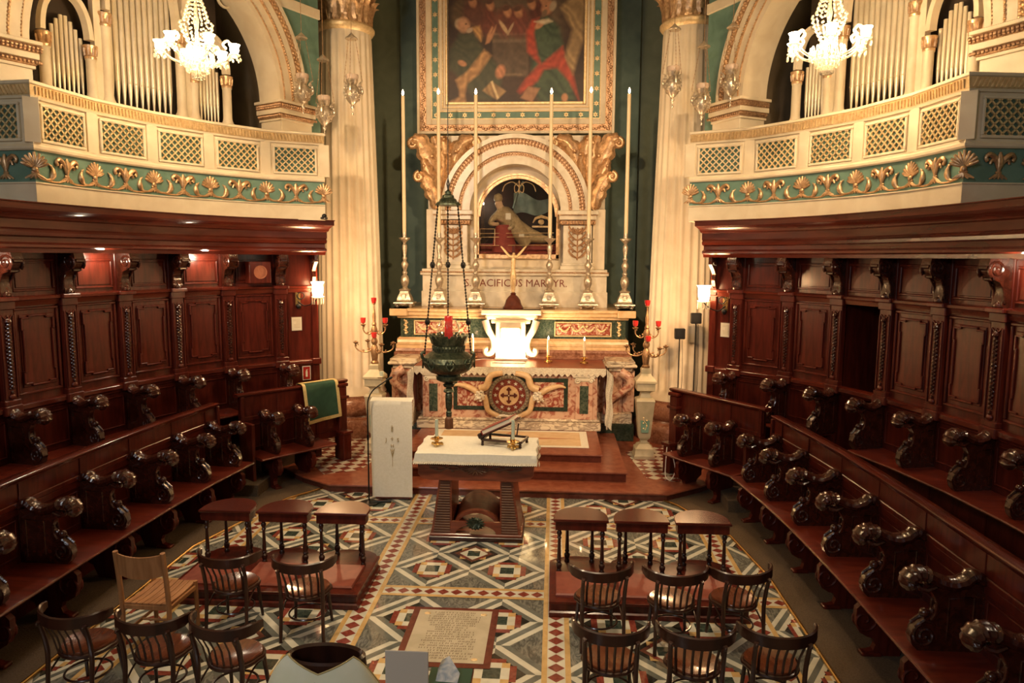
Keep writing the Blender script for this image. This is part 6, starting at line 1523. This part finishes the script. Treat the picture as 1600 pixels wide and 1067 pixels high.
for sg in (-1, 1):
    for q in (0, 1): m.tube(crom([(sg * .14, -.39, .99 + q * .05), (sg * .3, -.395, 1.04 - q * .05 + .02), (sg * .46, -.395, 1.0 + q * .05), (sg * .62, -.39, 1.03 + .03 * q)], 5), .012, 5)
    for k in range(8): m.ball(sg * (.2 + k * .055), -.392, 1.02 + .035 * math.sin(k * 2.1), .018, 5, 1.6, .6, .8)
part('carved_relief', m, ribw, tb)
m = MB()
for k in range(16): a = k * 2 * PI / 16; m.tube([(0, -.36, .27), (.07 * math.cos(a), -.40, .27 + .07 * math.sin(a)), (.13 * math.cos(a), -.38, .265 + .09 * math.sin(a))], [.03, .022, .006], 5)
part('bronze_wheat_ornament', m, bronze, tb)
tc_ = thing('table_cloth', 'white linen cloth with lace hem on the wooden altar table', 'tablecloth', (-.02, 9.68, 1.245))
def cloth_grid():
    m = MB(); X0, X1, Y0, Y1, H_ = -.80, .80, -.415, .52, 1.248; d = .115; rows = []
    def pt(u, v):
        # u,v in metres over the flat cloth, folded down past the edges
        x, y, z = u, v, H_
        if v < Y0: z -= (Y0 - v) * .96; y = Y0 - .02 - .10 * (Y0 - v) + .010 * math.sin(u * 9)
        ex = 0
        if u > X1: ex = u - X1; x = X1 + .012 + .10 * ex + .012 * math.sin(v * 14); z -= ex * .96
        if u < X0: ex = X0 - u; x = X0 - .012 - .10 * ex + .012 * math.sin(v * 14); z -= ex * .96
        if v < Y0 and ex: z = H_ - max(ex, (Y0 - v)) * 1.05 - .012; 
        return (x, y, z)
    us = [X0 - d, X0 - .06, X0 - .005] + list(np.linspace(X0, X1, 25)) + [X1 + .005, X1 + .06, X1 + d]; vs_ = [Y0 - d, Y0 - .06, Y0 - .005] + list(np.linspace(Y0, Y1, 12))
    m.sheet([[pt(u, v) for u in us] for v in vs_]); return m
part('cloth', cloth_grid(), linen, tc_, T(0, 0, -1.245), 50)
m = MB(); rows = [[(x, -.447 - .01 * q + .010 * math.sin(x * 9), 1.140 - .03 * q) for x in np.linspace(-.83, .83, 26)] for q in (0, 1)]; m.sheet(rows)
for k in range(60): m.ball(-.82 + k * .0278, -.455 + .010 * math.sin((-.82 + k * .0278) * 9), 1.107, .010, 5)
for sg in (-1, 1): m.sheet([[(sg * (.840 + .012 * q + .012 * math.sin(v * 14) * sg), v, 1.145 - .05 * q) for v in np.linspace(-.44, .51, 16)] for q in (0, 1)])
part('lace_hem', m, lace, tc_, T(0, 0, -1.245), 50)
small_candle('table_candle', 'pale green candle in brass holder alone at one end of the white cloth', (-.59, 9.60, 1.255), .27, 0, False, 'candles on the altar table', .10, .024, waxg)
small_candle('table_candle', 'pale green candle in brass holder in front of the missal stand', (.47, 9.52, 1.255), .30, 0, False, 'candles on the altar table', .10, .024, waxg)
ms = thing('missal_stand', 'small dark wood missal stand on the white altar cloth', 'book stand', M=T(.34, 9.78, 1.255) @ RZ(R(-14)) @ S3(1.3, 1.3, 1.3))
m = MB()
for x in (-.22, .22): m.box(x - .012, x + .012, -.13, .13, .05, .075, .004)
for y in (-.13, .13): m.box(-.22, .22, y - .012, y + .012, .05, .075, .004)
part('frame', m, chairw, ms)
for x in (-.21, .21):
    for y in (-.125, .125): m = MB(); m.lathe([(.012, 0), (.018, .01), (.012, .025), (.017, .035), (.010, .05)], x, y, 0, 8); part('foot', m, chairw, ms)
m = MB(); m.T = T(-.22, 0, .085) @ RY(R(-27)); m.box(0, .40, -.15, .15, 0, .016, .004); m.box(-.03, .012, -.15, .15, -.01, .05, .01); part('rest', m, chairw, ms)
m = MB(); m.tube([(.10, -.11, .07), (.12, -.11, .21)], .008, 5); m.tube([(.10, .11, .07), (.12, .11, .21)], .008, 5); part('prop', m, chairw, ms)
mb_ = thing('missal', 'red leather missal lying on the dark wood stand', 'book', M=T(.34, 9.78, 1.255) @ RZ(R(-14)) @ S3(1.3, 1.3, 1.3) @ T(-.22, 0, .085) @ RY(R(-27)) @ T(.02, 0, .017))
m = MB(); m.box(0, .36, -.135, .135, 0, .006, .002); m.box(0, .36, -.135, .135, .044, .050, .002); m.box(0, .010, -.135, .135, 0, .05, .004); part('cover', m, redleather, mb_)
m = MB(); m.box(.012, .352, -.128, .128, .006, .044); part('pages', m, paper, mb_)

# ------------------------------------------------------------------ ambo under its white drape, microphone
ab = thing('draped_ambo', 'tall narrow ambo under a white embroidered drape in front of the altar steps', 'ambo', (-1.52, 10.95, .0055), R(1))
m = MB(); m.box(-.28, .28, -.01, .30, 0, .05, .008); m.box(-.22, .22, .10, .22, .05, 1.5, .01); m.T = T(0, 0, 1.53) @ RX(R(10)); m.box(-.31, .31, -.04, .16, 0, .04, .008); m.T = None; part('stand', m, tablew, ab)
m = MB(); rows = [[(x * (1 + .02 * (z - .8)), -.072 + .05 * (1.62 - z) * .3 + .006 * math.sin(x * 11 + z * 1.3), z) for x in np.linspace(-.325, .325, 18)] for z in np.linspace(.05, 1.60, 22)]
rows += [[(x * 1.017, -.055 + .03 * q, 1.612 + .006 * q) for x in np.linspace(-.325, .325, 18)] for q in (0, 1, 2, 3, 4)]
m.sheet(rows); dr = part('drape', m, linen, ab, None, 60)
m = MB()
for z in (.55, 1.08): m.box(-.325, .325, -.068 + .015 * (1.62 - z) - .012, -.064 + .015 * (1.62 - z) - .006, z, z + .004)
part('fold_crease', m, lace, dr) if False else None
RU = lambda x, z: T(x, -.073 + .015 * (1.62 - z) - .006, z) @ RX(PI / 2)
text('J', .085, RU(-.085, .955), inkl, dr, 'letter', .002); text('S', .085, RU(.10, .955), inkl, dr, 'letter', .002); text('H', .075, RU(.01, .86), inkl, dr, 'letter', .002)
m = MB(); y = -.072
m.tube([(.01, y, .97), (.01, y, 1.03)], .004, 4); m.tube([(-.012, y, 1.005), (.032, y, 1.005)], .004, 4); m.tube([(.01, y, 1.12), (.01, y, 1.22)], .003, 4)
for z in (1.13, 1.16, 1.19):
    for sg in (-1, 1): m.tube([(.01, y, z - .02), (.01 + sg * .018, y, z), (.01, y, z + .012)], .003, 4)
y = -.062
for sg in (-1, 0, 1): m.tube([(.01 + sg * .03, y, .84), (.01 + sg * .016, y, .78), (.01, y, .70)], .004, 4)
for sg in (-1, 1): m.tube([(.01, y, .80), (.01 + sg * .03, y, .815)], .004, 4); m.tube([(.01, y, .76), (.01 + sg * .024, y, .775)], .004, 4)
m.tube([(.01, y, .55), (.01, y, .80)], .003, 4); part('embroidery', m, inkl, dr)
mi = thing('microphone_stand', 'thin black microphone stand with bent neck beside the white-draped ambo', 'microphone stand', (-1.85, 10.72, .0055))
m = MB(); m.lathe([(.15, 0), (.15, .015), (.05, .03), (.02, .05)], seg=20); m.tube([(0, 0, .02), (.34, .06, .02)], .022, 6); part('base', m, iron, mi)
m = MB(); m.tube([(0, 0, .03), (0, 0, 1.50)], .012, 8); m.tube([(0, 0, 1.02), (0, 0, 1.10)], .018, 8); part('pole', m, iron, mi)
m = MB(); m.tube(crom([(0, 0, 1.5), (.015, 0, 1.66), (.09, .02, 1.80), (.22, .05, 1.90), (.30, .07, 1.96)], 6), .010, 8); part('gooseneck', m, iron, mi)
m = MB(); m.lathe([(.012, 0), (.018, .02), (.02, .07), (.012, .09)], seg=10); part('microphone', m, iron, mi, T(.30, .07, 1.955) @ RY(R(60)))

# ------------------------------------------------------------------ green cloth over the short bench
root, M, L, e = SBL
gc = thing('green_cloth', 'dark green cloth with gold border hanging over the end of the short bench', 'cloth', M=M @ T(-(L / 2 - .52), 0, 1.60))
def gsheet(x0, x1, prof, amp=.012):
    m = MB(); m.sheet([[(x, y + amp * math.sin(x * 9 + z * 3) * (1 if z < -.05 else 0) + .10 * (x + .4) * max(0, -z) * .4, z - .10 * max(0, -z) * (x)) for x in np.linspace(x0, x1, 14)] for y, z in prof]); return m
prof = [(-.13, -.25), (-.13, -.02), (-.11, .012), (-.03, .02), (.05, .014), (.085, -.02), (.10, -.10), (.12, -.25), (.14, -.42), (.165, -.62)]
part('panel', gsheet(-.30, .34, prof), greenc, gc, None, 60)
pr2 = [(y + .004 * (1 if y > 0 else -1), z + (.004 if z > -.03 else 0)) for y, z in prof]
m = MB(); a = gsheet(-.345, -.285, pr2); b = gsheet(.325, .385, pr2); c = gsheet(-.345, .385, [(.1655 + .004, -.60), (.170, -.66)])
for q in (a, b, c): m.add(q.v, q.f)
d = gsheet(-.345, .385, [(-.128, .004), (-.09, .026), (-.03, .030), (.02, .026)]); m.add(d.v, d.f); part('gold_border', m, yellow, gc, None, 60)

# ------------------------------------------------------------------ things on the panelling
def on_wall(W, i, s, z, off=.02, f=.5):
    a, b = W[i], W[i + 1]; return frame_m((a[0] + (b[0] - a[0]) * f, a[1] + (b[1] - a[1]) * f), nrm_in(a, b, s)) @ T(0, off, z)
for s, W, side_ in ((-1, WL, 'above the green cloth'), (1, WR, 'above the black stand lights')):
    o = thing('wall_sconce', 'lit crystal wall lamp at the end of the panelling ' + side_, 'wall lamp', M=on_wall(W, 0, s, 3.12, .02, .45))
    m = MB(); m.box(-.05, .05, 0, .02, -.16, .12, .008); part('back_plate', m, brass, o)
    xd = .30 * (1 if s > 0 else -1)
    m = MB(); m.tube(crom([(0, .02, -.08), (xd * .3, .08, -.16), (xd * .7, .16, -.12), (xd, .22, -.02)], 5), .012, 6); m.tube([(xd * .15 + .06 * math.cos(a), .05, .02 + .06 * math.sin(a)) for a in np.linspace(0, 2 * PI, 15)[:-1]], .01, 5, loop=True); m.ball(0, .05, -.17, .05, 8); part('arm', m, iron, o)
    m = MB(); m.lathe([(.05, 0), (.085, .03), (.10, .12), (.095, .22), (.12, .27), (.11, .27), (.085, .22), (.005, .10)], xd, .22, 0, 16); part('lit_shade', m, shade, o)
    m = MB()
    for k in range(10):
        a = k * PI / 5; m.tube([(xd + .10 * math.cos(a), .22 + .10 * math.sin(a), .0), (xd + .10 * math.cos(a), .22 + .10 * math.sin(a), -.13)], [.008, .014], 5)
    m.lathe([(.10, -.01), (.115, 0), (.115, .012), (.04, .012)], xd, .22, 0, 16); part('crystal_fringe', m, crystal, o)
    p = o.matrix_basis @ Vector((xd * 1.45, .32, .14)); light('sconce_light', 'POINT', p, 58, (1, .60, .30), .06)
    m = MB(); m.box(-.10, .10, 0, .008, -.14, .12, .003); o = tag(part('notice', m, ribw, None, on_wall(W, 0, s, 2.64, .012, .5)), 'small framed paper notice on the panelling below the wall lamp ' + side_, 'notice')
    m = MB(); m.box(-.09, .09, .008, .010, -.13, .11); part('sheet', m, paper, o)
    m = MB(); rq = random.Random(2)
    for k in range(7): m.box(-.065, -.065 + rq.uniform(.07, .13), .010, .0108, .07 - k * .025, .075 - k * .025)
    part('writing', m, inkl, o)
o = tag(part('fire_sign', MB().box(-.075, .075, 0, .006, -.13, .13), signw, None, on_wall(WL, 0, -1, 1.72, .03, .25)), 'small red and white fire extinguisher sign on the panelling beside the green cloth', 'sign')
m = MB(); m.box(-.062, .062, .006, .008, -.115, .115); f_ = part('red_field', m, signred, o)
m = MB(); m.box(-.018, .018, .008, .010, -.07, .035, .004); m.box(-.008, .008, .008, .010, .035, .055); m.box(-.025, .008, .008, .010, .055, .065); part('pictogram', m, signw, f_)
o = thing('wall_speaker', 'wooden wall speaker with round grille under the cornice', 'speaker', M=on_wall(WL, 1, -1, 3.58, .05, .45))
m = MB(); m.box(-.19, .19, 0, .20, -.20, .17, .01); part('box', m, wood, o)
m = MB(); m.T = T(0, .2, -.01) @ RX(-PI / 2); m.lathe([(.115, 0), (.115, .012), (.10, .012), (.098, .004), (.004, .004)], seg=24); part('grille', m, mat('speaker_cloth', (.30, .10, .055), (.36, .13, .07), 40, .8), o)
o = thing('camera_dome', 'small black security camera on the cornice tip before the column', 'security camera', (-2.98, 12.32, ZC))
m = MB(); m.box(-.05, .05, -.04, .06, 0, .04, .01); part('mount', m, black, o); m = MB(); m.ball(.02, -.04, .05, .045, 10); part('dome', m, black, o)
# black lights on stands
for i, (x, y, z, lab) in enumerate(((3.38, 13.62, 2.44, 'lower black square lamp on a thin stand, nearer the altar'), (3.66, 13.56, 2.74, 'taller black square lamp on a thin stand, nearer the panelling'))):
    o = thing('stand_light', lab, 'stand light', (x, y, .13), 0, 'black stand lights')
    m = MB(); m.box(-.095, .095, -.06, .06, z - .13 - .10, z - .13 + .10, .012); m.box(-.07, .07, -.065, -.055, z - .13 - .07, z - .13 + .07, .004); part('lamp_head', m, black, o)
    m = MB(); m.tube([(0, 0, .25), (0, 0, z - .22)], .011, 6); m.tube([(0, 0, 1.05), (0, 0, 1.14)], .022, 8); part('pole', m, iron, o)
    for k in range(3): a = R(200 + 120 * k); m = MB(); m.tube([(0, 0, .45), (.24 * math.cos(a), .24 * math.sin(a), .012)], .010, 5); part('leg', m, iron, o)
    m = MB(); m.tube(crom([(.05, 0, z - .25), (.07, .0, 1.5), (.04, 0, .9), (.03, 0, .3)], 6), .005, 5); part('cable', m, iron, o)
m = MB(); m.tube(crom([(2.98, 12.20, .62), (2.95, 12.10, .35), (2.94, 12.0, .16), (3.0, 11.85, .145), (3.08, 11.9, .3), (3.05, 12.0, .52), (3.04, 12.1, .58)], 8), .008, 6); tag(part('loose_cable', m, signw), 'loop of thin white cable hanging at the end of the short bench by the steps', 'cable')

# ------------------------------------------------------------------ foreground: draped armchair, card on a stand, green book
dc = thing('draped_armchair', 'dark round-backed armchair under a pale cream cloth with gold embroidery, beside the grey card', 'armchair', (-.52, 4.52, .0055))
def shell(r0, r1, z, n=22, a0=-180, a1=0): return [[(r0 * math.cos(R(a)), r1 * math.sin(R(a)), z_) for a in np.linspace(a0, a1, n)] for z_ in z]
m = MB(); rings = []
for k in range(25):
    a = R(360 * k / 24); c, s_ = math.cos(a), math.sin(a)
    rings.append([(.36 * c, .15 * s_, .5), (.30 * c, .17 * s_, .9), (.275 * c, .145 * s_, 1.15), (.255 * c, .13 * s_, 1.165), (.235 * c, .11 * s_, 1.15), (.24 * c, .11 * s_, .6)])
m.loft(rings, cap=False); part('back_shell', m, chairw, dc)
m = MB(); m.lathe([(.36, .42), (.38, .46), (.37, .50), (.30, .52), (.01, .53)], seg=24, sy=.42); part('seat', m, redleather, dc)
for a in (40, 140, 220, 320): m = MB(); m.tube([(.30 * math.cos(R(a)), .17 * math.sin(R(a)), .44), (.33 * math.cos(R(a)), .20 * math.sin(R(a)), 0)], [.028, .02], 8); part('leg', m, chairw, dc)
m = MB(); rows = []
for j in range(18):
    q = j / 17; row = []
    for k in range(41):
        u = -1 + k / 20; a = R(-90 + u * 100); au = abs(u)
        dip = .10 * max(0, 1 - au / .50); drop = max(0, au - .50); zt = 1.205 - dip - (1.1 * drop ** 1.25)
        r = .29 + .34 * drop; spread = min(1, q * 2.2)
        rx = r + (.455 - r) * spread ** .6 + .006 * math.sin(u * 17 + q * 4) * q; ry = .165 + .055 * spread + .01 * math.sin(u * 13) * q
        row.append((rx * math.cos(a), ry * math.sin(a) - .02 * q, zt - q * (.75 - .2 * drop)))
    rows.append(row)
m.sheet(rows); cl = part('cloth', m, silk, dc, None, 60)
m = MB(); m.tube(rows[0], .006, 5); part('gold_piping', m, yellow, cl)
m = MB()
for x, zz, b in ((-.15, 1.06, -.03), (0, 1.09, 0), (.15, 1.075, .03)):
    y = -.235
    m.tube(crom([(x + b * 1.4, y, zz), (x + b * .3, y - .012, zz - .05), (x + b * .5, y - .02, zz - .10), (x, y - .03, zz - .2)], 4), .005, 4)
part('embroidery', m, inkl, cl)
st = thing('card_stand', 'grey card on a thin stand beside the cream-draped armchair', 'display stand', (.055, 4.44, .0055))
m = MB(); m.box(-.145, .145, -.006, .006, .88, 1.245, .003); part('card', m, greyb, st)
m = MB(); m.tube([(0, .015, .02), (0, .015, 1.1)], .010, 6); part('pole', m, iron, st); m = MB(); m.lathe([(.14, 0), (.14, .012), (.03, .03)], seg=20); part('base', m, iron, st)
ls = thing('reading_desk', 'low wooden reading desk with a green folder beside the grey card', 'desk', (.33, 4.50, .0055))
m = MB(); m.box(-.15, .15, -.10, .16, .98, 1.0, .004); m.box(-.03, .03, .0, .06, .03, .98, .006); m.box(-.13, .13, -.10, .14, 0, .03, .006); part('stand', m, tablew, ls)
gb = thing('green_folder', 'open green folder on the reading desk beside the grey card', 'folder', (.33, 4.50, 1.006)); m = MB(); m.box(-.145, .145, -.09, .15, 0, .012, .003); part('cover', m, greenbook, gb)
lf = tag(part('leaflet', MB().loft([[(-.07, -.06, .013), (.08, -.07, .013), (.08, -.068, .015), (-.07, -.058, .015)], [(-.065, .02, .05), (.085, .01, .03), (.085, .012, .032), (-.065, .022, .052)], [(-.05, .09, .075), (.0, .10, .10), (.0, .102, .102), (-.05, .092, .077)]]), bluep, None, T(.31, 4.54, 1.006)), 'curled printed leaflet lying on the green folder', 'leaflet')
